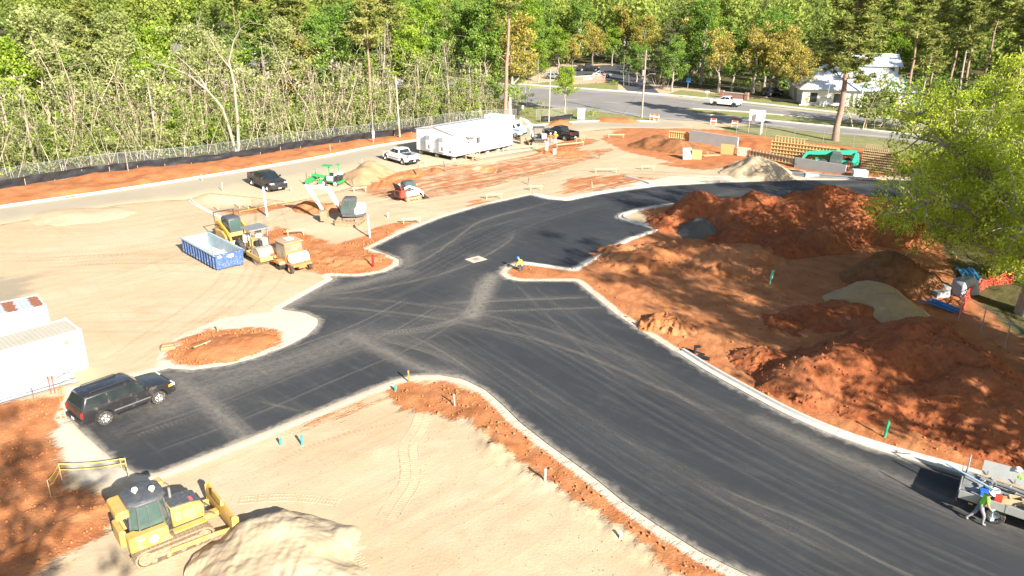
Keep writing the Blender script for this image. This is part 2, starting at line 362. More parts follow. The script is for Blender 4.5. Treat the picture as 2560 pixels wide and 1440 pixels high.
    pl = t.mix(mid, (.68, .59, .46), (.60, .50, .365))
    gr = t.mix(fine, (.30, .245, .17), (.40, .33, .23))
    gs = t.mix(t.ss(mid, .35, .7), (.25, .25, .085), (.40, .345, .17)); gs = t.mix(fine, (.19, .21, .065), gs)
    fo = t.mix(t.ss(mid, .3, .7), (.12, .09, .042), (.07, .085, .026)); fo = t.mix(t.ss(fine, .5, .75), fo, (.20, .16, .08))
    c = t.mix(t.ss(t.m2('ADD', t.attr('grey'), rag2), .35, .8), sand, gr)
    c = t.mix(t.ss(t.m2('ADD', t.attr('pale'), rag), .42, .62), c, pl)
    ck = t.ss(t.m2('ADD', t.attr('clay'), rag2), .40, .62); c = t.mix(ck, c, cl)
    ed = t.ss(t.m2('ADD', t.attr('edge'), t.m2('MULTIPLY', rag, .30)), .27, .36); c = t.mix(ed, c, pl)
    c = t.mix(t.ss(t.m2('ADD', t.attr('grass'), t.m2('MULTIPLY', rag, .6)), .42, .58), c, gs)
    c = t.mix(t.ss(t.m2('ADD', t.attr('forest'), t.m2('MULTIPLY', rag, .6)), .42, .58), c, fo)
    c = t.mix(t.m2('MULTIPLY', grain, .22), c, (.30, .20, .11), 'MULTIPLY')
    h = t.m2('ADD', t.m2('MULTIPLY', fine, 1.0), t.m2('ADD', t.m2('MULTIPLY', grain, .3), t.m2('MULTIPLY', streak, .7)))
    h = t.m2('MULTIPLY', h, t.m2('ADD', .45, ck)); t.bump(h, .55, .10)
    o = link('ground', me, None, t.fin(c, .95, 0, Specular__IOR__Level=.15)); tag(o, kind='structure'); return o
ground = build_ground()
def gz(x, y):
    rr = math.hypot(x, y); a = math.atan2(x, y)
    i = min(max(int(np.searchsorted(_gr, rr)) - 1, 0), len(_gr) - 2); j = min(max(int(np.searchsorted(_ga, a)) - 1, 0), len(_ga) - 2)
    u = min(max((rr - _gr[i]) / (_gr[i + 1] - _gr[i]), 0), 1); v = min(max((a - _ga[j]) / (_ga[j + 1] - _ga[j]), 0), 1)
    Z = _gzz; return float(Z[i, j] * (1 - u) * (1 - v) + Z[i + 1, j] * u * (1 - v) + Z[i, j + 1] * (1 - u) * v + Z[i + 1, j + 1] * u * v)
def gnd(px, py):
    p = G(px, py); p.z = gz(p.x, p.y); return p
def drop(p): return Vector((p[0], p[1], gz(p[0], p[1])))
def sheet(name, poly, z, step, attrs, mat, rs=.5):
    b = resample(poly + [poly[0]], rs)[:-1]; b = [p for i, p in enumerate(b) if (p - b[i - 1]).length > rs * .25]
    q = np.array([(p.x, p.y) for p in b]); lo = q.min(0); hi = q.max(0)
    gx, gy = np.meshgrid(np.arange(lo[0], hi[0], step), np.arange(lo[1], hi[1], step)); rng = np.random.default_rng(3)
    P = np.stack([gx.ravel(), gy.ravel()], 1) + rng.uniform(-.2, .2, (gx.size, 2)) * step
    P = P[sdf(b, P) > step * .45]; n = len(b)
    vs = [Vector((p.x, p.y)) for p in b] + [Vector(p) for p in P.tolist()]
    r = geometry.delaunay_2d_cdt(vs, [], [list(range(n))], 1, 1e-5)
    V = np.array([(v.x, v.y, z) for v in r[0]]); fc = [f for f in r[2] if len(f) == 3]
    me = arr_mesh(name, V, np.array(fc), False)
    for k, fn in attrs.items(): fattr(me, k, fn(V[:, :2]))
    bm = bmesh.new(); bm.from_mesh(me); bmesh.ops.recalc_face_normals(bm, faces=bm.faces)
    if bm.faces and sum(f.normal.z for f in bm.faces) < 0: bmesh.ops.reverse_faces(bm, faces=bm.faces)
    bm.to_mesh(me); bm.free()
    return tag(link(name, me, None, mat), kind='structure')
# pale dust that tyres have carried onto the new asphalt: lines (pixels), half width m, strength
TRK = [([(753,743),(915,749),(1037,761),(1159,777),(1240,794),(1398,833),(1530,878),(1640,925)], .28, .42), ([(732,764),(854,769),(976,780),(1098,795),(1240,825),(1346,849),(1477,894),(1583,941),(1800,1040)], .28, .42),
 ([(1090,760),(1240,752),(1350,748),(1490,743)], .26, .62), ([(1060,790),(1240,779),(1350,775),(1535,769)], .26, .62),
 ([(1232,690),(1212,720),(1200,755),(1180,790)], .6, .62), ([(1200,700),(1190,750),(1165,790),(1120,808),(1020,829),(940,832)], .35, .8), ([(1180,792),(1120,815),(1020,836),(900,838)], .3, .35),
 ([(1325,520),(1202,550),(1144,593),(1068,648),(1037,660),(869,725)], .22, .5), ([(1340,538),(1281,554),(1190,572),(1129,608),(1037,642),(900,700)], .25, .38), ([(1285,581),(1269,608),(1190,654),(1098,691),(915,728),(780,742)], .25, .45),
 ([(1400,500),(1250,540),(1120,580),(1010,640)], .3, .22), ([(1500,510),(1330,560),(1220,620),(1100,700),(900,780)], .3, .22), ([(1022,618),(1018,662)], .7, .35), ([(1020,680),(880,715),(800,730)], .7, .35),
 ([(880,840),(960,880),(1060,925),(1120,935)], .5, .4), ([(1015,835),(1100,875),(1200,945)], .12, .5), ([(870,830),(980,855),(1080,880),(1180,925)], .35, .35), ([(1130,900),(1070,860),(990,850)], .8, .15),
 ([(1780,1214),(1900,1265),(2005,1303),(2183,1396),(2400,1500)], .14, .5), ([(1750,1222),(1880,1290),(2000,1340),(2150,1420)], .14, .3), ([(1240,920),(1500,1080),(1780,1240),(2100,1400)], .4, .12),
 ([(1961,1085),(2142,1182),(2384,1283),(2560,1363)], .3, .3), ([(1900,1050),(2100,1140),(2300,1220),(2600,1340)], .5, .3), ([(1400,760),(1600,900),(1800,1010),(2050,1120),(2400,1260)], .25, .18), ([(1330,710),(1420,790),(1560,900),(1800,1060),(2100,1220)], .2, .16),
 ([(1250,900),(1400,1000),(1700,1180),(2000,1330)], .3, .12), ([(450,955),(530,1020),(620,1098)], .5, .42), ([(640,1000),(760,1030)], .15, .6), ([(420,1010),(560,960),(760,900),(900,850)], 1.2, .28), ([(400,940),(600,930),(780,880),(880,835)], .9, .32),
 ([(300,1110),(420,1060),(520,1040)], .4, .3), ([(280,1090),(380,1040)], .3, .35), ([(200,1040),(330,1010),(450,960)], 1.0, .32), ([(1280,700),(1340,760),(1470,890),(1560,960)], .1, .3), ([(1690,508),(1900,470),(2200,462)], .6, .12),
 ([(1150,940),(1290,1060),(1500,1220)], .35, .2), ([(830,700),(760,745),(705,775)], .6, .55), ([(1180,640),(1190,652),(1205,650)], .5, .3), ([(700,1066),(900,985),(985,950)], .3, .25)]
def dustv(P):
    d = np.zeros(len(P))
    for ln, w, s in TRK:
        k = ldist(smooth_line(GP(ln), 1), P); 
        if w >= .5: d = np.maximum(d, .62 * s * np.clip(1.2 - k / (w * 1.4), 0, 1))
        d = d + .07 * s * np.exp(-(k / (w * 4)) ** 2)
    return np.clip(d, 0, 1.2)
def asphalt(name, dark, light, dustcol, dmax=.85, sdir=R(-42), spec=.3):
    t = NT(name); fine = t.noise(90, 2, .7); mid = t.noise(1.1, 5, .6); big = t.noise(.16, 3)
    st = t.noise(1.0, 5, .62, t.mapping((.16, 2.0, 1), (0, 0, sdir))); st2 = t.noise(1.0, 5, .62, t.mapping((.1, 2.0, 1), (0, 0, R(40))))
    c = t.mix(t.ss(big, .3, .7), dark, light); c = t.mix(t.m2('MULTIPLY', fine, .5), c, sc3(light, 1.7))
    spk = t.ss(t.noise(9, 2, .5), .70, .80)
    s = t.m2('MULTIPLY', t.ss(t.m2('ADD', st, t.m2('MULTIPLY', mid, .5)), .72, 1.05), .26)
    brk = t.ss(t.m2('ADD', t.noise(3.2, 6, .7), t.m2('MULTIPLY', st2, .3)), .35, .85)
    d = t.m2('ADD', t.m2('MULTIPLY', t.attr('dust'), t.m2('ADD', .35, brk)), t.m2('ADD', t.m2('MULTIPLY', s, .26), t.m2('MULTIPLY', spk, .16)))
    c = t.mix(t.m2('MINIMUM', t.m2('MAXIMUM', d, 0.0), dmax), c, dustcol); t.bump(fine, .25, .01)
    return t.fin(c, t.m2('ADD', .78, t.m2('MULTIPLY', d, .15)), 0, Specular__IOR__Level=spec)
M_NEW = asphalt('fresh_black_asphalt', (.021, .0225, .0245), (.031, .033, .0355), (.36, .31, .245), .8)
M_OLD = asphalt('dust_covered_asphalt', (.29, .245, .175), (.34, .285, .20), (.55, .425, .265), 1.0)
M_HWY = asphalt('worn_grey_asphalt', (.18, .165, .148), (.22, .202, .18), (.36, .33, .28), .6, R(-37), .1)
road = sheet('road', ROAD, .02, .42, {'dust': lambda P: np.maximum(dustv(P), .75 * np.clip(1 - sdf(ROAD, P) / .35, 0, 1) ** 1.5)}, M_NEW)
def accd(P):
    k = ldist(KERB_L, P); e = sdf(ACC, P); return np.clip((k - 4.6 + .9 * fbm(P[:, 0] / 2, P[:, 1] / 2, 3, 4)) / 4.0, 0, .75) + .6 * np.clip(1 - e / 1.5, 0, 1) * (k > 2.5) + .45 * np.exp(-(k / .7) ** 2)
access = sheet('access_road', ACC, .0, .9, {'dust': accd}, M_OLD, 1.0)
hwy = sheet('highway', HW, .0, 2.5, {'dust': lambda P: .8 * np.clip(1 - sdf(HW, P) / .8, 0, 1)}, M_HWY, 2.0)
lot = sheet('car_park', LOT, .012, 2.5, {'dust': lambda P: P[:, 0] * 0}, asphalt('dark_car_park_asphalt', (.05, .052, .055), (.07, .07, .075), (.3, .27, .2), .4), 2.0)
# crisp dusty tyre lines pressed on the asphalt, one thin layer of marks
def mark_mat(name, c1, c2):
    t = NT(name); u = t.attr('u'); st = t.attr('st'); v = t.attr('v'); tr = t.attr('tr')
    cv = t.n('CombineXYZ', X=t.m2('MULTIPLY', u, 3.0), Y=t.m2('MULTIPLY', v, .5)).outputs[0]; cv2 = t.n('CombineXYZ', X=t.m2('MULTIPLY', u, 7.0), Y=t.m2('MULTIPLY', v, 1.6)).outputs[0]
    n = t.m2('ADD', t.m2('MULTIPLY', t.noise(1.0, 5, .65, cv), .8), t.m2('MULTIPLY', t.noise(1.0, 4, .7, cv2), .6)); prof = t.ss(t.m2('ABSOLUTE', u), 1.0, .45)
    bars = t.ss(t.m2('SINE', t.m2('MULTIPLY', v, 26.0)), -.4, .3); bars = t.m2('ADD', t.m2('MULTIPLY', bars, tr), t.m2('SUBTRACT', 1.0, tr))
    al = t.m2('MULTIPLY', t.m2('MULTIPLY', t.m2('MULTIPLY', t.ss(n, .48, .98), prof), bars), st, True)
    d = t.n('BsdfDiffuse', Color=t.mix(t.noise(2.0, 3), c1, c2)).outputs[0]; tp = t.n('BsdfTransparent').outputs[0]
    mx = t.n('MixShader', i0=al); t.t.links.new(tp, mx.inputs[1]); t.t.links.new(d, mx.inputs[2]); t.t.links.new(mx.outputs[0], t.out.inputs['Surface']); t.t.nodes.remove(t.b); return t.m
def tyre_marks():
    V = []; Fc = []; U = []; VV = []; S = []; T_ = []
    rr = random.Random(12); extra = []
    for ln, w, s in TRK:
        for k in range(2 if w < .5 else 4):
            o = rr.uniform(-1, 1) * (w * .5 if k == 0 else w * 2.2); extra.append((ln, (w if w < .5 else .22) * (1 if k == 0 else rr.uniform(.25, .6)), s * (1.15 if k == 0 else .42), o if k else 0))
    for k in range(26):   # faint long passes along the lower road
        o = rr.uniform(-5.5, 5.5); extra.append(([(1180,800),(1400,930),(1640,1080),(1900,1225),(2200,1380),(2500,1520)], rr.uniform(.05, .2), rr.uniform(.06, .2), o))
    for k in range(14): extra.append(([(760,790),(1000,720),(1180,620),(1350,545),(1600,490),(2100,468)], rr.uniform(.05, .18), rr.uniform(.06, .2), rr.uniform(-4, 3)))
    for k in range(10): extra.append(([(300,1090),(560,1000),(800,900),(960,840),(1100,760)], rr.uniform(.05, .15), rr.uniform(.15, .4), rr.uniform(-3, 3)))
    for i, (ln, w, s, o) in enumerate(extra):
        p = resample(smooth_line(GP(ln), 2), .5); n0 = len(V); acc = rr.uniform(0, 50); n = len(p); ins = sdf(ROAD, np.array([(q.x, q.y) for q in p]))
        for k, q in enumerate(p):
            d = (p[min(k + 1, n - 1)] - p[max(k - 1, 0)]).normalized(); nn = Vector((-d.y, d.x, 0)); wob = .05 * math.sin(k * .11 + i); e = min(1, k / 4, (n - 1 - k) / 4)
            for sgn in (-1, 0, 1):
                a = q + nn * (o + wob + sgn * w); V.append((a.x, a.y, .0236 + .0001 * (i % 20))); U.append(sgn); VV.append(acc); S.append(s * e * .8); T_.append(.8 if (w > .24 and i % 3 == 0) else 0)
            acc += .5
            if k and ins[k] > abs(o) * .0 + .1:
                for c in (0, 1): b = n0 + 3 * (k - 1) + c; Fc.append((b, b + 1, b + 4, b + 3))
    V = np.array(V); Fc = np.array(Fc); cen = V[Fc].mean(1)[:, :2]; Fc = Fc[sdf(ROAD, cen) > .15]
    me = arr_mesh('tyre_marks', V, Fc)
    for nme, a in (('u', U), ('v', VV), ('st', S), ('tr', T_)): fattr(me, nme, a)
    tag(link('tyre_marks', me, road, mark_mat('dusty_tyre_lines', (.37, .33, .275), (.27, .24, .195))), kind='stuff')
tyre_marks()
def yard_tracks():
    rr = random.Random(3); L = []
    for ln, n, sp_, dk in (([(-60,600),(250,600),(480,560),(700,520),(860,490)], 5, 6, 0), ([(0,700),(300,680),(560,690),(800,720)], 4, 5, 0), ([(60,780),(300,760),(560,770),(740,760)], 4, 4, 1), ([(250,930),(380,850),(520,760),(600,690),(620,560),(600,480)], 3, 4, 0), ([(120,690),(420,610),(700,470),(900,440)], 3, 5, 1),
                       ([(850,500),(1000,470),(1180,455),(1350,420),(1520,372),(1650,330)], 9, 4, 0), ([(900,520),(1100,500),(1300,460),(1500,415),(1750,440)], 7, 3.5, 1), ([(1300,440),(1500,420),(1800,440),(2150,445)], 5, 3, 0), ([(620,1220),(820,1120),(980,1090),(1090,1060)], 2, 1.6, 1), ([(900,1440),(1000,1330),(1150,1260),(1330,1250)], 2, 2.5, 1)):
        for k in range(n):
            o = rr.uniform(-sp_, sp_)
            for g in (-.85, .85): L.append((ln, rr.uniform(.14, .3), rr.uniform(.15, .38), o + g, dk if rr.random() < .7 else 1 - dk))
    for dk in (0, 1):
        V = []; Fc = []; U = []; VV = []; S = []; T_ = []
        for i, (ln, w, s, o, d_) in enumerate(L):
            if d_ != dk: continue
            p = resample(smooth_line(GP(ln), 2), .45); n0 = len(V); acc = rr.uniform(0, 90); n = len(p)
            for k, q in enumerate(p):
                d = (p[min(k + 1, n - 1)] - p[max(k - 1, 0)]).normalized(); nn = Vector((-d.y, d.x, 0)); e = min(1, k / 8, (n - 1 - k) / 8); wb = .25 * math.sin(k * .07 + i)
                for g in (-1, 0, 1): a = q + nn * (o + wb + g * w); V.append((a.x, a.y, gz(a.x, a.y) + .016 + .0003 * (i % 12))); U.append(g); VV.append(acc); S.append(s * e); T_.append(.75)
                acc += .45
                if k:
                    for c in (0, 1): b = n0 + 3 * (k - 1) + c; Fc.append((b, b + 1, b + 4, b + 3))
        V = np.array(V); Fc = np.array(Fc); cen = V[Fc].mean(1)[:, :2]; Fc = Fc[(sdf(ROAD, cen) < -.5) & (sdf(ACC, cen) < -.3)]; me = arr_mesh('wheel_tracks', V, Fc)
        for nme, a in (('u', U), ('v', VV), ('st', S), ('tr', T_)): fattr(me, nme, a)
        tag(link('wheel_tracks', me, ground, mark_mat('dark_wheel_tracks', (.34, .23, .125), (.40, .28, .16)) if dk == 0 else mark_mat('pale_wheel_tracks', (.62, .52, .38), (.56, .45, .31))), kind='stuff')
yard_tracks()
# white lane lines of the highway
MARK = paint('worn_road_paint', (.72, .72, .68), .7, 0, .15, 3)
def ribbon(mb, pts, w, z):
    for a, b in zip(pts[:-1], pts[1:]):
        n = Vector((-(b - a).y, (b - a).x, 0)).normalized() * w / 2; a = Vector((a.x, a.y, z)); b = Vector((b.x, b.y, z)); mb.quad(a - n, b - n, b + n, a + n)
mb = MB()
for ln, dash in (([(1310,258),(1512,275),(1597,286)], 0), ([(1710,298),(1901,308.5),(2069,330),(2217,342),(2560,386)], 0), ([(1470,230),(1661,243),(1888,265),(2090,288)], 0), ([(1300,243),(1480,252),(1650,267)], 1), ([(1790,286),(1950,303),(2217,333),(2400,355)], 1), ([(1700,256),(1900,272),(2100,292)], 1)):
    p = resample(GP(ln), 1.5)
    if dash:
        for i in range(0, len(p) - 3, 6): ribbon(mb, p[i:i + 3], .16, .010)
    else: ribbon(mb, p, .16, .010)
mb.build('lane_marking', MARK, hwy)
# ---- concrete kerbs
M_CONC = paint('new_concrete', (.50, .475, .42), .85, 0, .12, 1.5, dirt=.3, dcol=(.42, .32, .21), bump=.15)
def kerb(px, side, step=.6, name='kerb', gut=.42, it=2, pts=None):
    p = resample(smooth_line(pts or GP(px), it), step); pr = [(0, -.05), (0, .040), (gut, .032), (gut + .05, .16), (gut + .2, .165), (gut + .22, -.05)]; rings = []
    for i, a in enumerate(p):
        d = (p[min(i + 1, len(p) - 1)] - p[max(i - 1, 0)]).normalized(); n = Vector((-d.y, d.x, 0)) * side
        rings.append([(a.x + n.x * o, a.y + n.y * o, h) for o, h in pr])
    k = max(2, int(3.0 / step)); ch = [rings[j:j + k + 1] for j in range(0, len(rings) - 1, k)]; o = None
    for j, c in enumerate(ch):
        if len(c) < 2: continue
        if j and len(c) > 1:   # open the joint between two cast lengths by a centimetre
            f = .025 / step; c = [[tuple(a_ + (b_ - a_) * f for a_, b_ in zip(p0, p1)) for p0, p1 in zip(c[0], c[1])]] + c[1:]
        q = MB().loft(c).build(name if o is None else 'kerb_section', M_CONC, o)
        o = o or q
    return tag(o, kind='structure')
kerb([(1690,880),(1760,925),(1850,975),(1950,1030),(2060,1080),(2160,1115),(2260,1145),(2420,1189),(2560,1236),(2850,1348)], 1)
kerb([(1432,672),(1500,633),(1570,596),(1642,573)], -1, gut=.25, it=0); kerb([(1642,573),(1562,554),(1541,543),(1555,533),(1600,520),(1690,508),(1760,506)], -1)
kerb([(1326,487),(1370,498),(1420,502),(1500,485),(1640,466),(1632,458),(1600,448),(1570,440)], 1, it=1); kerb([(1310,656),(1370,664),(1432,673)], -1, gut=.15)
kerb(AK_PX, 1, 1.5, it=1); kerb([(470,500),(480,512),(545,545)], 1, gut=.15); kerb([(165,975),(200,966),(215,975),(180,1030)], -1, gut=.1)
kerb([(-260,575),(0,536)], 1, 1.5, gut=.1)
# pale concrete slip along the far side of the highway
kerb([(1290,212),(1471,224),(1661,238),(1888,260),(2090,283),(2560,337)], 1, 4, gut=1.2, it=1)
kerb([(1713,271),(1901,282),(2204,313),(2560,355)], -1, 4, gut=.1, it=1); kerb([(1744,285),(1901,300),(2224,330),(2560,369)], 1, 4, gut=.1, it=1)
# tread marks pressed into the sand: raised cleats between two ruts
M_SAND = None
def soil(name, a, b, c3, bumpd=.08, fs=6.0, clod=.5):
    t = NT(name); big = t.noise(.35, 4); mid = t.noise(1.6, 6, .65); fine = t.noise(fs, 6, .7); gr = t.noise(38, 3, .7)
    c = t.mix(t.ss(mid, .3, .7), a, b); c = t.mix(t.m2('MULTIPLY', t.ss(big, .4, .7), .55), c, c3); c = t.mix(t.m2('MULTIPLY', t.ss(fine, .5, .75), clod), c, sc3(a, 1.25)); c = t.mix(t.m2('MULTIPLY', gr, .3), c, sc3(b, .6))
    t.bump(t.m2('ADD', fine, t.m2('MULTIPLY', gr, .35)), .7, bumpd); return t.fin(c, .95, 0, Specular__IOR__Level=.12)
M_SANDP = soil('pale_sand', (.54, .415, .265), (.48, .355, .215), (.57, .465, .33), .03, 5, .2)
M_CLAY = soil('red_clay', (.41, .135, .05), (.25, .068, .026), (.43, .175, .078), .10, 4.5, .5)
M_CLAYO = soil('orange_clay', (.49, .195, .075), (.39, .14, .05), (.50, .25, .12), .08, 5, .5)
M_BROWN = soil('brown_topsoil', (.30, .135, .055), (.19, .075, .032), (.34, .17, .08), .08, 5, .4)
M_TAN = soil('tan_sand', (.47, .315, .16), (.39, .255, .125), (.49, .345, .19), .03, 5, .2)
M_GRAV = soil('grey_gravel', (.15, .142, .125), (.105, .10, .088), (.17, .158, .135), .05, 9, .5)
M_TANB = soil('tan_fill_dirt', (.42, .28, .155), (.36, .225, .12), (.45, .24, .12), .05, 6, .35)
def tread(px, w, hh=.012, pitch=.16):
    mb = MB(); p = [drop(q) for q in resample(smooth_line(GP(px), 2), pitch)]
    for a, b in zip(p[:-1], p[1:]):
        d = (b - a).normalized(); n = Vector((-d.y, d.x, 0))
        for s in (-.5, 0): mb.bar(a + n * w * s + Vector((0, 0, .0)), a + n * w * (s + .46) + Vector((0, 0, .0)), .075, hh * 2)
        if random.random() < .9:
            for s in (-.52, 0, .5): mb.bar(a + n * w * s + Vector((0, 0, .01)), b + n * w * s + Vector((0, 0, .01)), .06, hh * 1.6)
    tag(mb.build('tread_marks', M_SANDP, ground), kind='stuff')
random.seed(5)
tread([(1062,1036),(1045,1085),(1018,1115),(1030,1170),(1025,1215),(990,1260),(966,1300)], .95)
tread([(700,1300),(780,1310),(860,1350),(905,1420)], .6, .02); tread([(600,1250),(720,1240),(850,1255)], .5, .016)
# ================================================================== heaps of soil
def heap(name, label, cat, peaks, mat, step=.18, lump=.16, lsc=1.3, seed=1, group=None, clods=0, sharp=1.15, mat2=None, scoop=None):
    """peaks: (pixel x, pixel y of the crest, crest height, base radius[, elongation, angle])"""
    pk = []
    for q in peaks:
        c = G(q[0], q[1], q[2]); pk.append((c.x, c.y, q[2], q[3], q[4] if len(q) > 4 else 1, R(q[5]) if len(q) > 5 else 0))
    lo = [min(c[0] - c[3] * c[4] for c in pk), min(c[1] - c[3] * c[4] for c in pk)]; hi = [max(c[0] + c[3] * c[4] for c in pk), max(c[1] + c[3] * c[4] for c in pk)]
    nx = int((hi[0] - lo[0]) / step) + 2; ny = int((hi[1] - lo[1]) / step) + 2
    X, Y = np.meshgrid(lo[0] + np.arange(nx) * step, lo[1] + np.arange(ny) * step, indexing='ij')
    wx = X + .45 * fbm(X / 2.2, Y / 2.2, 3, seed); wy = Y + .45 * fbm(X / 2.2, Y / 2.2, 3, seed + 50)
    Z = np.full(X.shape, -3.0)
    for cx, cy, h, r, el, an in pk:
        dx, dy = wx - cx, wy - cy; u = (dx * math.cos(an) + dy * math.sin(an)) / el; v = -dx * math.sin(an) + dy * math.cos(an)
        d = np.minimum(np.sqrt(u * u + v * v + .05) / r, 1.8)
        zz = np.where(d < 1, h * (1.0 - d) * (1 + 1.1 * d * (1 - d)), -(d - 1) * max(h, .8) * 1.6)
        k = 5.0; Z = np.log(np.exp(np.clip(Z * k, -30, 30)) + np.exp(np.clip(zz * k, -30, 30))) / k
    env = np.clip(Z / max(.25, .25 * max(q[2] for q in peaks)) + .15, 0, 1)
    Z = Z + env * (lump * fbm(X / lsc, Y / lsc, 6, seed + 3) - lump * .8 * np.abs(fbm(X / (lsc * .55), Y / (lsc * 1.7), 3, seed + 9)))
    if clods:
        e2 = np.clip(1 - np.abs(Z - .35) / .8, 0, 1) * (Z > -.05); Z = Z + (e2 * .7 + .45 * env) * clods * np.maximum(0, fbm(X / .33, Y / .33, 3, seed + 21, .7))
    Z = Z - .10; keep = Z > -.10
    idx = np.full(X.shape, -1); base = np.array([gz(a, b) for a, b in ((X.mean(), Y.mean()),)])[0]
    fk = keep[:-1, :-1] | keep[1:, :-1] | keep[1:, 1:] | keep[:-1, 1:]
    i = np.arange(nx * ny).reshape(nx, ny)
    f = np.stack([i[:-1, :-1], i[1:, :-1], i[1:, 1:], i[:-1, 1:]], -1)[fk]
    used = np.unique(f); mp = np.full(nx * ny, -1); mp[used] = np.arange(len(used))
    V = np.stack([X.ravel(), Y.ravel(), np.maximum(Z.ravel(), -.16) ], 1)[used]; f = mp[f]
    o0 = Vector((V[:, 0].mean(), V[:, 1].mean(), 0)); V = V - np.array(o0)
    me = arr_mesh(name, V, f, not clods); o = link(name, me, None, mat); o.location = o0
    if clods:   # loose lumps that rolled down the slopes
        rg = np.random.default_rng(seed); up = np.where(V[:, 2] > -.02)[0]; n = min(int(len(up) * .05), 3200); ids = rg.choice(up, n); bs = np.array([(1, 0, 0), (-1, 0, 0), (0, 1, 0), (0, -1, 0), (0, 0, 1), (0, 0, -1)], float); ff = np.array([(0, 2, 4), (2, 1, 4), (1, 3, 4), (3, 0, 4), (2, 0, 5), (1, 2, 5), (3, 1, 5), (0, 3, 5)])
        sz_ = (.025 + .12 * rg.random(n) ** 3)[:, None, None]; vv = bs[None] * rg.uniform(.5, 1.3, (n, 6, 3)) * sz_ + V[ids][:, None, :] + np.array([0, 0, .015])
        tag(link('loose_clods', arr_mesh('loose_clods', vv.reshape(-1, 3), (ff[None] + 6 * np.arange(n)[:, None, None]).reshape(-1, 3)), o, mat), kind='stuff')
    return tag(o, label, cat, group)
heap('clay_heap', 'long jagged red clay ridge between the curved road and the dirt yard', 'dirt pile',
     [(1668,540,1.0,2.6),(1715,508,1.9,3.4),(1762,478,2.9,4.2),(1830,492,2.7,4.4),(1900,480,3.3,4.8),(1960,490,3.2,4.8),(2010,474,3.7,5.2),(2062,464,4.1,5.6),(2130,476,3.9,5.4),(2190,486,3.6,4.8),(2238,508,3.2,4.4),(1850,560,1.5,3.6),(1960,585,1.4,3.6),(2050,560,1.8,3.8)],
     M_CLAY, .13, .26, 2.0, 11, clods=.14)
heap('clay_heap', 'broad red clay mound dappled with shade in the lower right foreground', 'dirt pile',
     [(2310,800,3.4,5.8),(2240,835,3.0,5.4),(2390,850,3.2,5.6),(2150,860,2.4,4.6),(2460,925,2.8,4.6),(2060,890,1.9,3.8),(2540,985,2.4,4.0),(2640,1030,2.0,3.8),(1985,900,1.3,2.8),(1915,872,.9,2.4),(2300,960,1.6,3.4),(2150,960,1.2,2.8)],
     M_CLAY, .085, .17, 2.0, 23, clods=.12)
heap('dirt_heap', 'dark brown heap of soil under the edge of the bright oak', 'dirt pile', [(2235,632,2.2,3.7),(2270,650,2.1,3.5),(2205,665,1.4,3.0)], M_BROWN, .15, .22, 1.2, 31, clods=.06)
heap('sand_heap', 'smooth tan sand heap right behind the broad clay mound', 'sand pile', [(2190,706,1.7,3.2),(2240,738,1.7,3.4),(2150,720,1.3,3.0)], M_TAN, .14, .05, 1.8, 41)
heap('clay_heap', 'low red clay hump between the tan sand heap and the broad mound', 'dirt pile', [(2120,760,1.1,3.2),(2180,762,1.1,3.0),(2050,775,.8,2.6),(1960,790,.6,2.4)], M_CLAY, .14, .22, 1.1, 47, clods=.1)
heap('gravel_heap', 'small pointed grey gravel pile in front of the long clay ridge', 'gravel pile', [(1757,541,1.7,2.3),(1742,560,1.0,2.0)], M_GRAV, .1, .06, .8, 53)
heap('dirt_heap', 'low orange dirt bank spilling from the clay ridge toward the kerb corner', 'dirt pile', [(1560,628,.7,3.4),(1620,622,1.0,3.6),(1700,612,1.0,3.6),(1800,618,1.3,3.8),(1880,610,1.2,3.4),(1840,650,.8,3.0)], M_CLAYO, .15, .22, 1.1, 59, clods=.1)
heap('clay_heap', 'small lumpy orange clay pile beside the new road edge', 'dirt pile', [(1655,785,.75,1.7),(1690,800,.7,1.6),(1640,800,.5,1.3)], M_CLAYO, .08, .12, .5, 61, clods=.2)
heap('sand_heap', 'big pale sand pile in front of the yellow bulldozer', 'sand pile', [(690,1305,1.25,2.5),(640,1330,1.2,2.5),(760,1340,1.0,2.4),(600,1390,1.0,2.3),(700,1400,1.1,2.6),(800,1410,.7,2.0),(620,1460,1.0,2.6)], M_SANDP, .06, .06, .8, 67)
heap('clay_mound', 'flat orange clay mound inside the round kerb island left of the junction', 'dirt pile', [(510,868,.28,2.0),(590,852,.32,2.2),(655,846,.28,1.7),(570,876,.25,2.0)], M_CLAYO, .1, .05, 1.2, 71)
heap('dirt_heap', 'conical tan dirt pile with an orange top beside the white pickup', 'dirt pile', [(925,400,1.9,3.5),(905,415,1.6,3.3)], M_TANB, .2, .08, 1.5, 73)
heap('dirt_heap', 'brown dirt pile in front of the pale concrete wall', 'dirt pile', [(1655,338,1.5,4.0),(1690,345,1.6,4.2),(1625,345,1.2,3.4),(1735,360,.9,3.2)], M_BROWN, .25, .16, 1.4, 79)
heap('sand_heap', 'pale conical sand pile in front of the timber formwork', 'sand pile', [(1893,389,2.3,4.4),(1915,398,1.9,4.0),(1865,402,1.5,3.4)], M_SANDP, .2, .1, 1.3, 83)
heap('clay_heap', 'low churned red clay heap around the white pipe bundle', 'dirt pile', [(1385,372,.6,2.4),(1415,370,.7,2.4),(1440,378,.5,2.2)], M_CLAYO, .18, .14, .9, 89)
heap('clay_heap', 'scraped orange dirt strip along the trench by the white pickup', 'dirt pile', [(960,440,.5,2.0),(1000,432,.5,1.8),(1040,425,.5,1.8),(1090,418,.4,1.6),(940,455,.4,1.8)], M_CLAYO, .16, .16, .8, 97)
heap('dirt_heap', 'low tan dirt hump lying on the dusty yard near the left kerb', 'dirt pile', [(150,530,.35,3.6),(190,535,.3,3.2),(280,525,.25,3.0)], M_SANDP, .3, .03, 1.6, 101)
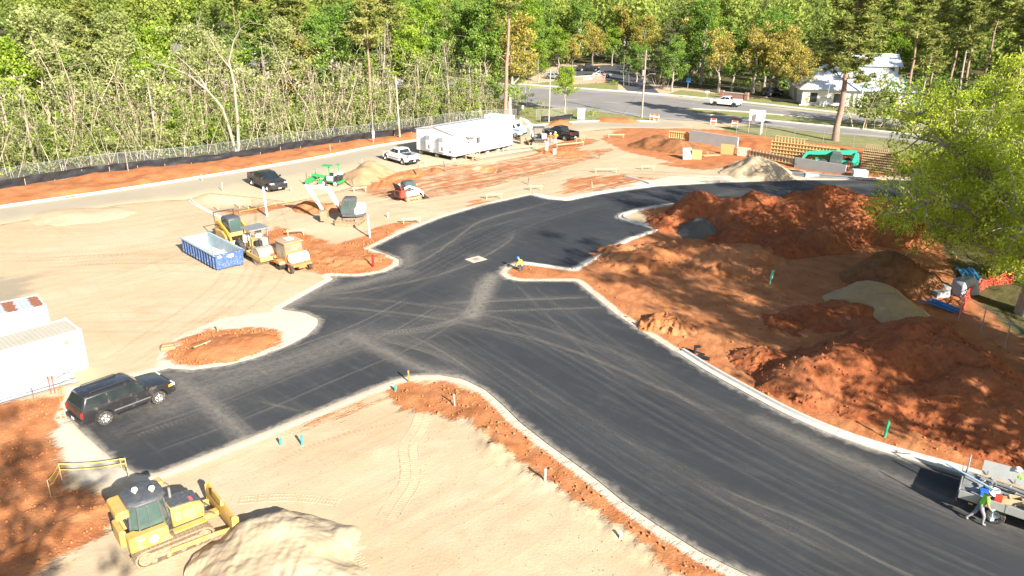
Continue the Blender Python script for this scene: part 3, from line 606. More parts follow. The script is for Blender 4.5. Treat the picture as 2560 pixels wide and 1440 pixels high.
heap('clay_heap', 'orange dirt heap under the excavator arm', 'dirt pile', [(780,500,.9,2.4),(815,505,.9,2.2),(850,505,.6,2.0)], M_CLAYO, .16, .12, .9, 103)
heap('clay_heap', 'small red dirt heap beside the thin light pole behind the mini excavator', 'dirt pile', [(1405,297,.9,2.4),(1385,304,.5,2.0)], M_CLAYO, .3, .1, 1.1, 107)
heap('clay_heap', 'low red dirt ridge beside the tall utility pole', 'dirt pile', [(1520,292,.6,2.6),(1570,294,.6,2.6),(1545,293,.5,2.4)], M_CLAYO, .35, .1, 1.2, 109)
heap('clay_heap', 'low orange dirt bank along the red marker post island', 'dirt pile', [(860,640,.4,3.0),(790,628,.35,2.8),(920,645,.3,2.0)], M_CLAYO, .14, .1, .8, 113, clods=.04)
heap('clay_heap', 'red dirt bank at the left end of the tall timber formwork', 'dirt pile', [(1850,350,1.0,3.2),(1880,352,1.0,3.0)], M_CLAY, .3, .16, 1.2, 127)
heap('clay_heap', 'red dirt bank between the two timber formwork walls', 'dirt pile', [(2130,385,1.0,3.5),(2170,388,1.0,3.2)], M_CLAY, .3, .16, 1.2, 128)

# loose clods and stones lying on the clay
def clods(n, polys, smin, smax, mat, label, seed, pm=None):
    rg = np.random.default_rng(seed); V = []; Fc = []; k = 0; base = np.array([(1, 0, 0), (-1, 0, 0), (0, 1, 0), (0, -1, 0), (0, 0, 1), (0, 0, -1)], float); ff = np.array([(0, 2, 4), (2, 1, 4), (1, 3, 4), (3, 0, 4), (2, 0, 5), (1, 2, 5), (3, 1, 5), (0, 3, 5)])
    for poly in polys:
        q = np.array([(p.x, p.y) for p in poly]); lo, hi = q.min(0), q.max(0); lo = np.maximum(lo, [-45, 20]); hi = np.minimum(hi, [45, 90]); P = rg.uniform(lo, hi, (n * 3, 2)); P = P[sdf(poly, P) > .1][:n]
        for x, y in P:
            s = smin + (smax - smin) * rg.random() ** 3; b = base * rg.uniform(.6, 1.25, (6, 3)) * s; V.append(b + np.array([x, y, gz(x, y) + s * .25])); Fc.append(ff + k); k += 6
    me = arr_mesh('clods', np.concatenate(V), np.concatenate(Fc)); tag(link('clods', me, ground, mat), kind='stuff')
clods(900, [CLAY[1][0], CLAY[2][0], CLAY[8][0], CLAY[4][0], CLAY[7][0]], .02, .13, M_CLAYO, '', 5)
clods(1500, [GP([(420,1190),(985,960),(1180,1060),(1560,1340),(1740,1480),(600,1480)]), GP([(0,700),(700,500),(830,690),(420,900),(0,900)])], .008, .045, M_TANB, '', 6)
clods(300, [GP(ROAD_PX)], .008, .035, M_GRAV, '', 7)
# ================================================================== trees
def bark(name, a, b, sc=3.0):
    t = NT(name); n = t.noise(1.0, 5, .65, t.mapping((sc * 3, sc * 3, sc * .6)))
    c = t.mix(t.ss(n, .3, .7), a, b); t.bump(n, .6, .03); return t.fin(c, .95, 0, Specular__IOR__Level=.15)
B_PINE = bark('pine_bark', (.24, .145, .10), (.36, .25, .19)); B_GREY = bark('grey_bark', (.25, .205, .16), (.40, .34, .27)); B_PALE = bark('pale_sapling_bark', (.36, .29, .19), (.54, .45, .32)); B_DARK = bark('dark_bark', (.12, .095, .07), (.22, .18, .14))
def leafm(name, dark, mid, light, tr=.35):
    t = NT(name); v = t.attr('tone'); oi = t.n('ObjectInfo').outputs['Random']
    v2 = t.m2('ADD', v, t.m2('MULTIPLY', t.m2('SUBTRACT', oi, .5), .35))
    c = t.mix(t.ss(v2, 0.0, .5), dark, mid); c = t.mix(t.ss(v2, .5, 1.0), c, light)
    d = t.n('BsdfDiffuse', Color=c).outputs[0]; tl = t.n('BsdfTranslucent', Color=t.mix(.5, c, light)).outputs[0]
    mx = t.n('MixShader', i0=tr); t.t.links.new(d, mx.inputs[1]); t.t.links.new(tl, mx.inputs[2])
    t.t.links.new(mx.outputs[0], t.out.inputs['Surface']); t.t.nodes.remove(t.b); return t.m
L_BRIGHT = leafm('bright_spring_oak_leaves', (.24, .33, .025), (.46, .56, .05), (.66, .70, .12), .5)
L_GREEN = leafm('fresh_green_leaves', (0.125, 0.218, 0.025), (0.250, 0.359, 0.043), (0.433, 0.515, 0.072), .4)
L_DEEP = leafm('deep_green_leaves', (0.074, 0.136, 0.026), (0.145, 0.245, 0.040), (0.270, 0.370, 0.071), .3)
L_OLIVE = leafm('olive_thicket_leaves', (.15, .18, .055), (.28, .315, .10), (.43, .45, .18), .35)
L_GOLD = leafm('golden_olive_oak_leaves', (0.200, 0.175, 0.037), (0.388, 0.325, 0.075), (0.550, 0.450, 0.125), .35)
L_PINE = leafm('pine_needles', (0.125, 0.166, 0.040), (0.261, 0.284, 0.071), (0.436, 0.420, 0.125), .3)
L_GREYV = leafm('grey_dry_vine', (0.221, 0.189, 0.137), (0.351, 0.305, 0.221), (0.468, 0.416, 0.312), .2)
rng = np.random.default_rng(77)
def rv(n): 
    v = rng.normal(size=(n, 3)); return v / np.linalg.norm(v, axis=1)[:, None]
class Tree:
    def __init__(s): s.w = MB(); s.c = []; 
    def limb(s, p0, d, L, r0, r1, n=5, bend=.25, up=.1, sides=5):
        p = Vector(p0); d = Vector(d).normalized(); pts = [p.copy()]
        for i in range(n):
            d = (d + Vector(rng.normal(size=3)) * bend * .5 + Vector((0, 0, up))).normalized(); p = p + d * (L / n); pts.append(p.copy())
        s.w.tube(pts, [r0 + (r1 - r0) * i / n for i in range(n + 1)], sides, False); return pts
    def clump(s, p, r, k=1.0): s.c.append((p[0], p[1], p[2], r, k))
    def leaves(s, per, size, flat=.65, asp=.55, needle=False, updir=.5, shell=.35):
        C_ = []; T_ = []; S_ = []
        for x, y, z, r, k in s.c:
            n = max(4, int(per * k * r * r)); d = rv(n); rad = r * (shell + (1 - shell) * rng.random(n) ** .5) * rng.uniform(.55, 1.15, n)
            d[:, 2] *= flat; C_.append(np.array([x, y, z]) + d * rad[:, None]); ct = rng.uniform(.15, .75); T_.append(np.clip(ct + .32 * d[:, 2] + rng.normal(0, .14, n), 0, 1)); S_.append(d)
        c = np.concatenate(C_); tone = np.concatenate(T_); od = np.concatenate(S_); n = len(c)
        nr = rv(n) + od * .6; nr[:, 2] += updir; nr /= np.linalg.norm(nr, axis=1)[:, None]
        a = np.cross(nr, rv(n)); a /= np.linalg.norm(a, axis=1)[:, None] + 1e-9; b = np.cross(nr, a)
        sz = size * rng.uniform(.6, 1.35, n)[:, None]
        if needle: a = od + rv(n) * .5; a /= np.linalg.norm(a, axis=1)[:, None] + 1e-9; b = np.cross(a, rv(n)); b /= np.linalg.norm(b, axis=1)[:, None] + 1e-9
        a = a * sz * .5; b = b * sz * .5 * asp
        v = np.stack([c - a, c - a * .1 + b, c + a, c - a * .1 - b], 1).reshape(-1, 3); f = np.arange(4 * n).reshape(n, 4)
        me = arr_mesh('crown', v, f); fattr(me, 'tone', np.repeat(tone, 4)); return me
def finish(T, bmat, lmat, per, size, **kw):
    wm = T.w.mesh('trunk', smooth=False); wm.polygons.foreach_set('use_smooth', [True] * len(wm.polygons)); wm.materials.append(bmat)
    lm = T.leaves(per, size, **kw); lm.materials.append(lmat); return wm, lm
def broad(H, spread, r0, nl=9, clumps=1.0, lean=(0, 0), first=.3, per=34, size=.44, bm=None, lm=None, cr=1.5, droop=0.05, flat=.65, keep=1.0):
    T = Tree(); base = Vector((0, 0, -.3)); top = Vector((lean[0], lean[1], H * .78))
    pts = [base]
    for i in range(1, 8):
        t = i / 7; pts.append(base.lerp(top, t) + Vector((rng.normal() * .012 * H, rng.normal() * .012 * H, 0)))
    T.w.tube(pts, [r0 * (1.25 if i == 0 else 1 - .8 * i / 7) for i in range(8)], 7, False)
    for i in range(nl):
        t = first + (1 - first) * (i + .5) / nl; k = min(int(t * 7), 6); p = pts[k].lerp(pts[k + 1], t * 7 - k)
        a = i * 2.399 + rng.uniform(-.5, .5); L = spread * (1.08 - .55 * t) * rng.uniform(.75, 1.2); el = rng.uniform(.15, .7) + .35 * t
        q = T.limb(p, (math.cos(a) * math.cos(el), math.sin(a) * math.cos(el), math.sin(el)), L, r0 * .42 * (1.1 - .6 * t), .03, 6, .3, droop)
        for j in range(2, 7):
            T.clump(q[j] + Vector(rng.normal(size=3)) * .4, cr * rng.uniform(.5, .95) * clumps)
            if j < 6:
                sd = Vector(rng.normal(size=3)); sd.z = abs(sd.z) * .5
                s2 = T.limb(q[j], sd, L * rng.uniform(.25, .5), r0 * .14, .02, 3, .35, .08, 4)
                T.clump(s2[-1], cr * rng.uniform(.6, 1.1) * clumps)
                if rng.random() < .5: T.clump(s2[-2], cr * rng.uniform(.5, .8) * clumps)
    for _ in range(5): T.clump(pts[-1] + Vector((rng.normal() * spread * .22, rng.normal() * spread * .22, rng.uniform(0, H * .2))), cr * rng.uniform(.7, 1.1) * clumps)
    T.c = [q for q in T.c if rng.random() < keep]
    return finish(T, bm or B_GREY, lm or L_GREEN, per, size, flat=flat)
def pine(H, r0, crown=.42, nl=30, spread=3.8, per=46, size=.85, bm=None):
    T = Tree(); top = Vector((rng.normal() * .5, rng.normal() * .5, H)); pts = [Vector((0, 0, -.3)).lerp(top, i / 9) + Vector((rng.normal() * .06, rng.normal() * .06, 0)) * (i > 0) for i in range(10)]
    T.w.tube(pts, [r0 * (1.2 if i == 0 else 1 - .82 * i / 9) for i in range(10)], 8, False)
    for i in range(nl):
        t = (1 - crown) + crown * (i + rng.random()) / nl; k = min(int(t * 9), 8); p = pts[k].lerp(pts[k + 1], t * 9 - k); a = i * 2.399 + rng.normal() * .4
        L = spread * (1.15 - .75 * (t - 1 + crown) / crown) * rng.uniform(.6, 1.15)
        q = T.limb(p, (math.cos(a), math.sin(a), rng.uniform(-.1, .45)), L, r0 * .2, .025, 5, .28, .05, 4)
        for j in range(2, 6):
            T.clump(q[j] + Vector(rng.normal(size=3)) * .25, rng.uniform(.55, 1.0), 1.0)
            if rng.random() < .6:
                s2 = T.limb(q[j], Vector((rng.normal(), rng.normal(), .3)), L * .3, .03, .012, 2, .3, .1, 3); T.clump(s2[-1], rng.uniform(.5, .9))
    for i in range(int(nl * .25)):
        t = rng.uniform(.35, 1 - crown); k = min(int(t * 9), 8); p = pts[k]; a = rng.uniform(0, 6.28); T.limb(p, (math.cos(a), math.sin(a), .1), rng.uniform(.5, 1.6), .05, .015, 3, .4, 0, 3)
    return finish(T, bm or B_PINE, L_PINE, per, size, flat=.5, asp=.22, needle=True, shell=.1)
def sapling(H, stems=4, sp=1.6, leaf=1.0, per=30, size=.36, lm=None, lean=.2, r0=.07, bare=0, bm=None):
    T = Tree()
    for s in range(stems):
        a = rng.uniform(0, 6.28); b = Vector((math.cos(a) * sp * rng.random(), math.sin(a) * sp * rng.random(), -.3)); h = H * rng.uniform(.55, 1.0)
        q = T.limb(b, (rng.normal() * lean, rng.normal() * lean, 1), h, r0 * rng.uniform(.5, 1.2), .018, 8, .22, .06, 5)
        for j in range(2, 9):
            for _ in range(2):
                if rng.random() < .75:
                    s2 = T.limb(q[j], Vector((rng.normal(), rng.normal(), rng.uniform(-.1, .9))), h * rng.uniform(.12, .3), .022, .008, 4, .45, .03, 3)
                    if rng.random() < leaf and j > 2: T.clump(s2[-1], rng.uniform(.5, 1.0)); 
                    if rng.random() < leaf * .5: T.clump(s2[-2], rng.uniform(.4, .8))
        for _ in range(bare):
            p = q[rng.integers(4, 9)]; d = [p + Vector((rng.normal() * .1 * i, rng.normal() * .1 * i, -i * h * rng.uniform(.05, .09))) for i in range(5)]; T.w.tube(d, .012, 3, False)
    if not T.c: T.clump(Vector((0, 0, H * .8)), .5)
    return finish(T, bm or B_PALE, lm or L_OLIVE, per, size, flat=.8, shell=.2)
def bush(W, H, n=18, per=34, size=.34, lm=None):
    T = Tree()
    for i in range(n):
        a = rng.uniform(0, 6.28); rr = W * .5 * rng.random() ** .6; z = H * rng.uniform(.15, .85) * (1 - .4 * (rr / W))
        q = T.limb((math.cos(a) * rr * .3, math.sin(a) * rr * .3, -.2), (math.cos(a) * rr, math.sin(a) * rr, z), math.hypot(rr, z), .03, .01, 3, .2, 0, 3); T.clump(q[-1], rng.uniform(.6, 1.15) * H * .28)
    return finish(T, B_PALE, lm or L_OLIVE, per, size, flat=.8)
def vine_tower(H, r=1.5):
    T = Tree(); q = T.limb((0, 0, -.3), (rng.normal() * .05, rng.normal() * .05, 1), H, .22, .06, 9, .1, .05, 7)
    for j in range(1, 10):
        for _ in range(6):
            a = rng.uniform(0, 6.28); p = q[j] + Vector((math.cos(a), math.sin(a), 0)) * r * rng.uniform(.2, 1) * (1.1 - .5 * abs(j - 5) / 5); T.clump(p, rng.uniform(.5, .9))
            if rng.random() < .8: T.w.tube([q[j], p, p + Vector((rng.normal() * .2, rng.normal() * .2, -rng.uniform(1, 2.4))), p + Vector((rng.normal() * .3, rng.normal() * .3, -rng.uniform(2.5, 4)))], [.03, .02, .015, .01], 3, False)
    return finish(T, B_GREY, L_OLIVE, 26, .34, flat=1.0)
def bigoak(H, spread, nl=15, sub=4):
    T = Tree(); pts = [Vector((0, 0, -.4)), Vector((.1, 0, 1.8)), Vector((-.1, .2, 3.6))]; T.w.tube(pts, [.8, .6, .55], 10, False)
    for i in range(nl):
        a = i * 2.399; el = -.05 + 1.25 * ((i * 7) % nl) / nl; L = math.hypot(spread * math.cos(el), (H - 3.6) * math.sin(el)) * rng.uniform(.85, 1.05)
        q = T.limb(pts[2], (math.cos(a) * math.cos(el), math.sin(a) * math.cos(el), math.sin(el)), L, .3, .05, 9, .28, .03, 7)
        for j in range(3, 10):
            for _ in range(sub):
                sd = Vector(rng.normal(size=3)); sd.z = sd.z * .6 + .15
                s2 = T.limb(q[j], sd, rng.uniform(1.4, 3.4), .07, .02, 4, .4, .05, 4)
                for k in (2, 3, 4): T.clump(s2[k] + Vector(rng.normal(size=3)) * .3, rng.uniform(.45, 1.0))
                s3 = T.limb(s2[2], Vector(rng.normal(size=3)), rng.uniform(.8, 1.8), .03, .01, 3, .4, .05, 3); T.clump(s3[-1], rng.uniform(.5, .95))
    return T
# ---- prototypes: each (trunk mesh, crown mesh)
PR = {}
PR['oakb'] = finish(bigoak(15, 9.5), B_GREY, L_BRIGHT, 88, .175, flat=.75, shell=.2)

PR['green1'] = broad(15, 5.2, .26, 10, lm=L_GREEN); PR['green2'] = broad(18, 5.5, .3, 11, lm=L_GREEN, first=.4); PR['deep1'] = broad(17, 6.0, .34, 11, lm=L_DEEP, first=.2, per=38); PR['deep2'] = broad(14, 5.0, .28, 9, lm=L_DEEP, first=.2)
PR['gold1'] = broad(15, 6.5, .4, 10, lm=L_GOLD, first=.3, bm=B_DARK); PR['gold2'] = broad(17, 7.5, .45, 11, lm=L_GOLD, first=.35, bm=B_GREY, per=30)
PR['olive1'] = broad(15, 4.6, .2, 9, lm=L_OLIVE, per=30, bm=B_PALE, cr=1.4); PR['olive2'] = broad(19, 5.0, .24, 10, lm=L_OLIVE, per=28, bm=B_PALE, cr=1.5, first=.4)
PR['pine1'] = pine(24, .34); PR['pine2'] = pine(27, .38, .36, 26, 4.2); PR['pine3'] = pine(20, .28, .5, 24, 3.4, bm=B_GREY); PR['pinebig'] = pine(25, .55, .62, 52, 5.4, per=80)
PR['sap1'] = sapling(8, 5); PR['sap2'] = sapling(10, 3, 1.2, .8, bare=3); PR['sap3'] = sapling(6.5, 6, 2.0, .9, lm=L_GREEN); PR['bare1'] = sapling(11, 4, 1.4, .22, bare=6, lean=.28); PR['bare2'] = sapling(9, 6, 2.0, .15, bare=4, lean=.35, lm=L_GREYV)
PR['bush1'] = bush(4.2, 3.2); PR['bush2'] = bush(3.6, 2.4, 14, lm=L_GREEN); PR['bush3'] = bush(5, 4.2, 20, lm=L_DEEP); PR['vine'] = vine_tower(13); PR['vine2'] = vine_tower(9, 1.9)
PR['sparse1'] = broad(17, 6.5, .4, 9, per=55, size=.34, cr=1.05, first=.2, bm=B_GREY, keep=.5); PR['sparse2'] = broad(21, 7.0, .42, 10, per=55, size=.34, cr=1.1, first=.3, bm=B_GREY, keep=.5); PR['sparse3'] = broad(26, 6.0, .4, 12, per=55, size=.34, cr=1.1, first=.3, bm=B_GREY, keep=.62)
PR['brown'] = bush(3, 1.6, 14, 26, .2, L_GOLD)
def plant(kind, loc, h=1.0, rz=None, label='', cat='tree', group=None, name=None, wide=1.0, part='crown'):
    w, l = PR[kind]
    o = thing(name or 'tree', label, cat, loc, rng.uniform(0, 6.28) if rz is None else rz, group); o.scale = (h * wide, h * wide, h)
    a = link('trunk' if cat == 'tree' else 'stems', w, o); b = link('crown' if cat == 'tree' else 'foliage', l, o); return o
ORD = ['first','second','third','fourth','fifth','sixth','seventh','eighth','ninth','tenth','eleventh','twelfth','thirteenth','fourteenth','fifteenth','sixteenth','seventeenth','eighteenth','nineteenth','twentieth'] + ['twenty-' + x for x in ('first','second','third','fourth','fifth','sixth','seventh','eighth','ninth')] + ['thirtieth'] + ['thirty-' + x for x in ('first','second','third','fourth','fifth','sixth','seventh','eighth','ninth')] + ['fortieth'] + ['forty-' + x for x in ('first','second','third','fourth','fifth','sixth','seventh','eighth','ninth')] + ['fiftieth'] + ['fifty-' + x for x in ('first','second','third','fourth','fifth','sixth','seventh','eighth','ninth')] + ['sixtieth'] + ['sixty-' + x for x in ('first','second','third','fourth','fifth','sixth','seventh','eighth','ninth')]
def band(specs, desc, cat, group, name):
    """specs: (kind, loc, scale, wide); labels count from the left of the picture"""
    specs = sorted(specs, key=lambda s: prj((s[1][0], s[1][1], 2))[0])
    for i, (k, loc, h, wd) in enumerate(specs):
        plant(k, loc, h, None, f'{desc}, {ORD[i]} from the left' if len(specs) > 1 else desc, cat, group, name, wd)
# ---- the big bright oak and its companions on the right
OAK = plant('oakb', (37.6, 54, 0), 1.1, 1.0, 'large bright yellow-green oak leaning over the right edge of the yard', name='oak_tree')
plant('oakb', (45.5, 72, 0), 1.1, 2.6, 'rounded bright oak just behind the larger one, right of the timber formwork', name='oak_tree')
plant('oakb', (55, 62, 0), 1.05, 4.0, 'bright oak cut by the right edge of the picture', name='oak_tree')
plant('oakb', (63, 86, 0), 1.1, 5.2, 'bright oak crown on the right edge in front of the pines', name='oak_tree')
OAK.scale = (1.14, 1.14, 1.4)
# trees outside the frame to the right and behind, whose shade falls into the picture
band([('sparse1', (36, 27, 0), 1.0, 1), ('sparse2', (42, 22, 0), 1.0, 1.1), ('sparse2', (45, 13, 0), 1.1, 1.1), ('sparse3', (40, 25, 0), 1.0, 1.1), ('sparse1', (41, 37, 0), 1.05, 1.1), ('sparse1', (41, 17, 0), 1.1, 1), ('sparse2', (46, 29, 0), 1.1, 1.1), ('sparse1', (38, 32, 0), 1.1, 1), ('sparse3', (49, 21, 0), 1.15, 1.1), ('pine1', (44, 34, 0), 1.1, 1.2), ('sparse1', (34, 24, 0), .8, 1), ('sparse3', (38, 22, 0), 1.15, 1.1), ('sparse3', (43, 27, 0), 1.2, 1.1), ('sparse3', (41, 31, 0), 1.1, 1.1), ('sparse3', (46, 24, 0), 1.25, 1.1), ('sparse2', (44, 18, 0), 1.15, 1.1), ('sparse3', (37.5, 18, 0), 1.3, 1.0), ('sparse3', (42, 13, 0), 1.3, 1.0)],
     'tall tree standing outside the picture on its right side', 'tree', 'trees out of view on the right', 'shade_tree')
band([('sparse3', (1, -6, 0), 1.05, 1.1), ('sparse3', (-4, -9, 0), 1.1, 1.1)], 'tree behind the viewpoint that shades the lower left corner', 'tree', 'trees out of view behind the camera', 'shade_tree')
# ---- single trees that stand out
def at(px, py): return drop(G(px, py))
plant('pinebig', at(2088,352), .93, .4, 'thick pine with a ringed trunk standing on the grass by the highway', name='pine_tree')
plant('pine2', at(1263,300), 1.02, 2.0, 'tall bare-stemmed pine right behind the white site office', name='pine_tree')
plant('pine1', at(730,262), 1.0, 3.0, 'straight reddish pine rising above the thicket left of centre', name='pine_tree')
plant('pine1', at(930,318), .9, 1.2, 'vine-hung pine by the fence left of the white site office', name='pine_tree')
plant('vine', at(955,305), 1.25, 1.5, 'trunk wrapped in pale hanging vines beside the pine at the fence', name='vine_covered_tree')
plant('gold2', at(1275,285), 1.05, .6, 'wide golden live oak with a long bent limb over the road entrance', name='oak_tree')
plant('deep1', at(1215,290), .95, .6, 'dark evergreen tree behind the ridge of the site office', name='evergreen_tree')
plant('green2', at(1412,283), .5, .6, 'small round green tree beside the thin light pole at the road entrance', name='young_tree', wide=1.05)
plant('vine', at(1125,305), 1.0, .2, 'pale vine-draped tree behind the left end of the site office', name='vine_covered_tree')
plant('bush2', at(1480,290), .75, .3, 'small dark shrub beside the pale utility box', 'shrub', name='shrub')
# bent pale tree with two limbs
T = Tree()
q = [Vector((0, 0, -.3)), Vector((-.5, 0, 3)), Vector((-1.2, .2, 6)), Vector((-2.8, .3, 8.2)), Vector((-4.8, .6, 10)), Vector((-7.2, .8, 11.2)), Vector((-9.4, 1, 11.6))]
T.w.tube(q, [.24, .2, .18, .14, .11, .07, .03], 7, False)
T.w.tube([Vector((.3, .2, -.3)), Vector((.6, .3, 4)), Vector((.7, .2, 9)), Vector((.4, 0, 12)), Vector((1.2, .3, 14.5)), Vector((2.2, .3, 16))], [.24, .2, .16, .12, .07, .03], 7, False)
T.w.tube([q[3], Vector((-3.6, 1, 9.6)), Vector((-5.6, 1.4, 11.8)), Vector((-7, 1.6, 13))], [.15, .1, .06, .02], 5, False)
T.w.tube([Vector((.5, 0, 11)), Vector((-.8, -.4, 13)), Vector((-1.6, -.6, 15)), Vector((-3, -.4, 16.4))], [.12, .08, .05, .02], 5, False)
for p in q[3:] + [Vector((1.2, .3, 14.5)), Vector((2.2, .3, 16)), Vector((-1.6, -.6, 15)), Vector((-3, -.4, 16.4)), Vector((-7, 1.6, 13))]:
    for _ in range(5):
        s2 = T.limb(p, rv(1)[0] + np.array([0, 0, .3]), rng.uniform(1, 2.8), .04, .012, 4, .5, .02, 3)
        if rng.random() < .7: T.clump(s2[-1], rng.uniform(.4, .8))
PR['bent'] = finish(T, B_GREY, L_OLIVE, 16, .28, flat=.8)
plant('bent', at(590,380), 1.0, .15, 'bare forked tree with a long limb bent to the left behind the fence', name='bent_tree')
# ---- thicket behind the silt fence on the left
FL = smooth_line(GP([(-330,525),(0,462),(250,423),(500,397),(740,362),(900,340),(1050,322),(1180,310),(1290,298)]), 1)
def along(t, back):
    """point at fraction t of the fence line, set back from it in metres"""
    L = [(b - a).length for a, b in zip(FL[:-1], FL[1:])]; s = t * sum(L)
    for i, l in enumerate(L):
        if s <= l or i == len(L) - 1: break
        s -= l
    a, b = FL[i], FL[i + 1]; d = (b - a).normalized(); n = Vector((-d.y, d.x, 0)); p = a.lerp(b, min(1, s / l)) + n * back; return drop(p)
def sp(kinds, n, b0, b1, s0, s1, t0=.0, t1=1.0, wide=(1, 1)):
    out = []
    for i in range(n):
        t = t0 + (t1 - t0) * (i + rng.uniform(.1, .9)) / n
        out.append((kinds[rng.integers(len(kinds))], along(t, rng.uniform(b0, b1)), rng.uniform(s0, s1), rng.uniform(*wide)))
    return out
band(sp(['bare1', 'bare2', 'sap1', 'sap2'], 30, 1.2, 3.6, .5, .85, 0, .98), 'thin leafless sapling close behind the chain-link fence', 'tree', 'bare saplings along the fence', 'bare_sapling')
band(sp(['bush1', 'bush2', 'brown', 'bush1'], 40, 2.5, 7, .7, 1.15), 'low leafy bush in the front of the thicket', 'shrub', 'bushes in the thicket', 'bush')
band(sp(['sap1', 'sap2', 'sap3', 'sap3', 'vine2', 'bare1'], 50, 4, 11, .8, 1.2), 'slender many-stemmed tree in the front row of the thicket', 'tree', 'slender thicket trees', 'thicket_tree')
band(sp(['bush3', 'bush1', 'bush3'], 36, 8, 16, 1.0, 1.5), 'dense dark bush inside the thicket', 'shrub', 'dense bushes inside the thicket', 'bush')
band(sp(['sap1', 'sap3', 'olive1', 'bare1', 'green1', 'vine2'], 44, 12, 26, .75, 1.1), 'leafy young tree deeper in the thicket', 'tree', 'young trees deeper in the thicket', 'thicket_tree')
band(sp(['olive1', 'olive2', 'green1', 'sap1', 'vine', 'olive2', 'green2'], 26, 18, 46, .8, 1.1, 0, .66), 'tall thin-crowned olive tree above the left thicket', 'tree', 'tall trees above the left thicket', 'olive_green_tree')
band(sp(['deep1', 'green2', 'deep2', 'pine1', 'gold1', 'green1'], 18, 9, 36, .85, 1.1, .66, 1.0), 'tall full-crowned tree behind the site office', 'tree', 'tall trees behind the site office', 'tall_tree')
band(sp(['olive2', 'green1', 'olive1', 'vine', 'sap3'], 16, 12, 48, .8, 1.1, .0, .22), 'leafy tree at the far left end of the thicket', 'tree', 'trees at the far left end of the thicket', 'thicket_tree')
band(sp(['olive2', 'green1', 'olive1', 'green2', 'vine', 'gold1', 'bare1'], 22, 42, 84, .75, 1.05, .0, .55), 'loose-crowned tree between the thicket and the highway', 'tree', 'trees between the thicket and the highway', 'loose_tree')
band(sp(['bush3', 'bush1', 'sap3'], 16, 20, 60, 1.0, 1.5, .0, .4), 'tall bush in the open ground behind the left thicket', 'shrub', 'bushes behind the left thicket', 'bush')
band(sp(['bare1', 'bare2', 'bare1'], 20, 5, 22, 1.15, 1.6, .0, .9), 'tall bare grey-stemmed tree standing in the thicket', 'tree', 'tall bare trees in the thicket', 'bare_tree')
band(sp(['pine1', 'pine2', 'pine3'], 7, 26, 55, .8, 1.0, .05, .95), 'tall pine rising out of the thicket', 'tree', 'pines in the thicket', 'pine_tree')
# ---- wood beyond the highway
HF = smooth_line(GP([(-150,34),(100,58),(300,84),(560,122),(830,152),(1100,186),(1293,208),(1400,160),(1560,152),(1660,200),(1780,225),(1990,248)]), 1)
HF2 = [Vector((56, 165, 0)), Vector((64, 190, 0)), Vector((90, 185, 0)), Vector((96, 150, 0)), Vector((100, 118, 0)), Vector((115, 96, 0))]
def sp2(line, kinds, n, b0, b1, s0, s1, t0=0, t1=1.0):
    global FL
    keep = FL; FL = line; r = sp(kinds, n, b0, b1, s0, s1, t0, t1); FL = keep; return r
FAR1 = sp2(HF, ['green1', 'green2', 'deep1', 'deep2', 'pine1', 'pine2', 'green2'], 34, 2, 14, .85, 1.15, 0, .62)
band(FAR1, 'front tree of the wood beyond the highway', 'tree', 'front trees of the wood beyond the highway on the left', 'roadside_tree')
band(sp2(HF, ['deep1', 'deep2', 'gold1', 'green2', 'deep1'], 22, 2, 12, .85, 1.15, .62, 1), 'front tree of the far wood right of the car park', 'tree', 'front trees of the wood right of the car park', 'roadside_tree')
band([('gold1', at(1985,258), .8, 1), ('gold1', at(1940,240), .95, 1), ('gold2', at(1880,235), .9, 1), ('deep2', at(1830,232), 1.0, 1), ('gold2', at(1795,232), .8, 1)], 'golden live oak left of the white-roofed house', 'tree', 'golden oaks on the far verge', 'oak_tree')
band(sp2(HF2, ['pine1', 'pine2', 'pine3', 'pine1', 'green2'], 26, -9, 6, .8, 1.05, .25, 1.0), 'slim pine at the upper right', 'tree', 'pines at the upper right', 'pine_tree')
band([('pine3', at(2290,300), .8, 1), ('pine1', at(2262,286), .95, 1), ('sap3', at(2200,318), 1.3, 1.2), ('sap1', at(2160,322), 1.2, 1.2), ('sap3', at(2270,330), 1.4, 1.3)], 'loose green tree on the far verge right of the thick pine', 'tree', 'trees right of the thick pine', 'verge_tree')
band(sp2(HF, ['bush3', 'bush1', 'bush3', 'bush2'], 48, 0, 9, 1.2, 1.9, 0, 1), 'dense roadside bush in the far wood edge', 'shrub', 'bushes at the edge of the wood beyond the highway', 'bush')
band(sp2(HF2, ['bush3', 'bush3', 'bush1'], 20, -8, 4, 1.2, 1.9, .3, 1), 'dense bush under the pines at the upper right', 'shrub', 'bushes under the upper right pines', 'bush')
band(sp2(HF, ['deep1', 'green2', 'deep2', 'green1', 'deep1'], 30, 12, 30, .95, 1.25), 'full-crowned tree in the second row beyond the highway', 'tree', 'second row of the wood beyond the highway', 'wood_tree')
band(sp2(HF, ['bush3', 'bush1', 'bush3'], 40, 8, 26, 1.5, 2.2, 0, 1), 'big leafy bush deeper in the far wood', 'shrub', 'bushes deeper in the wood beyond the highway', 'bush')
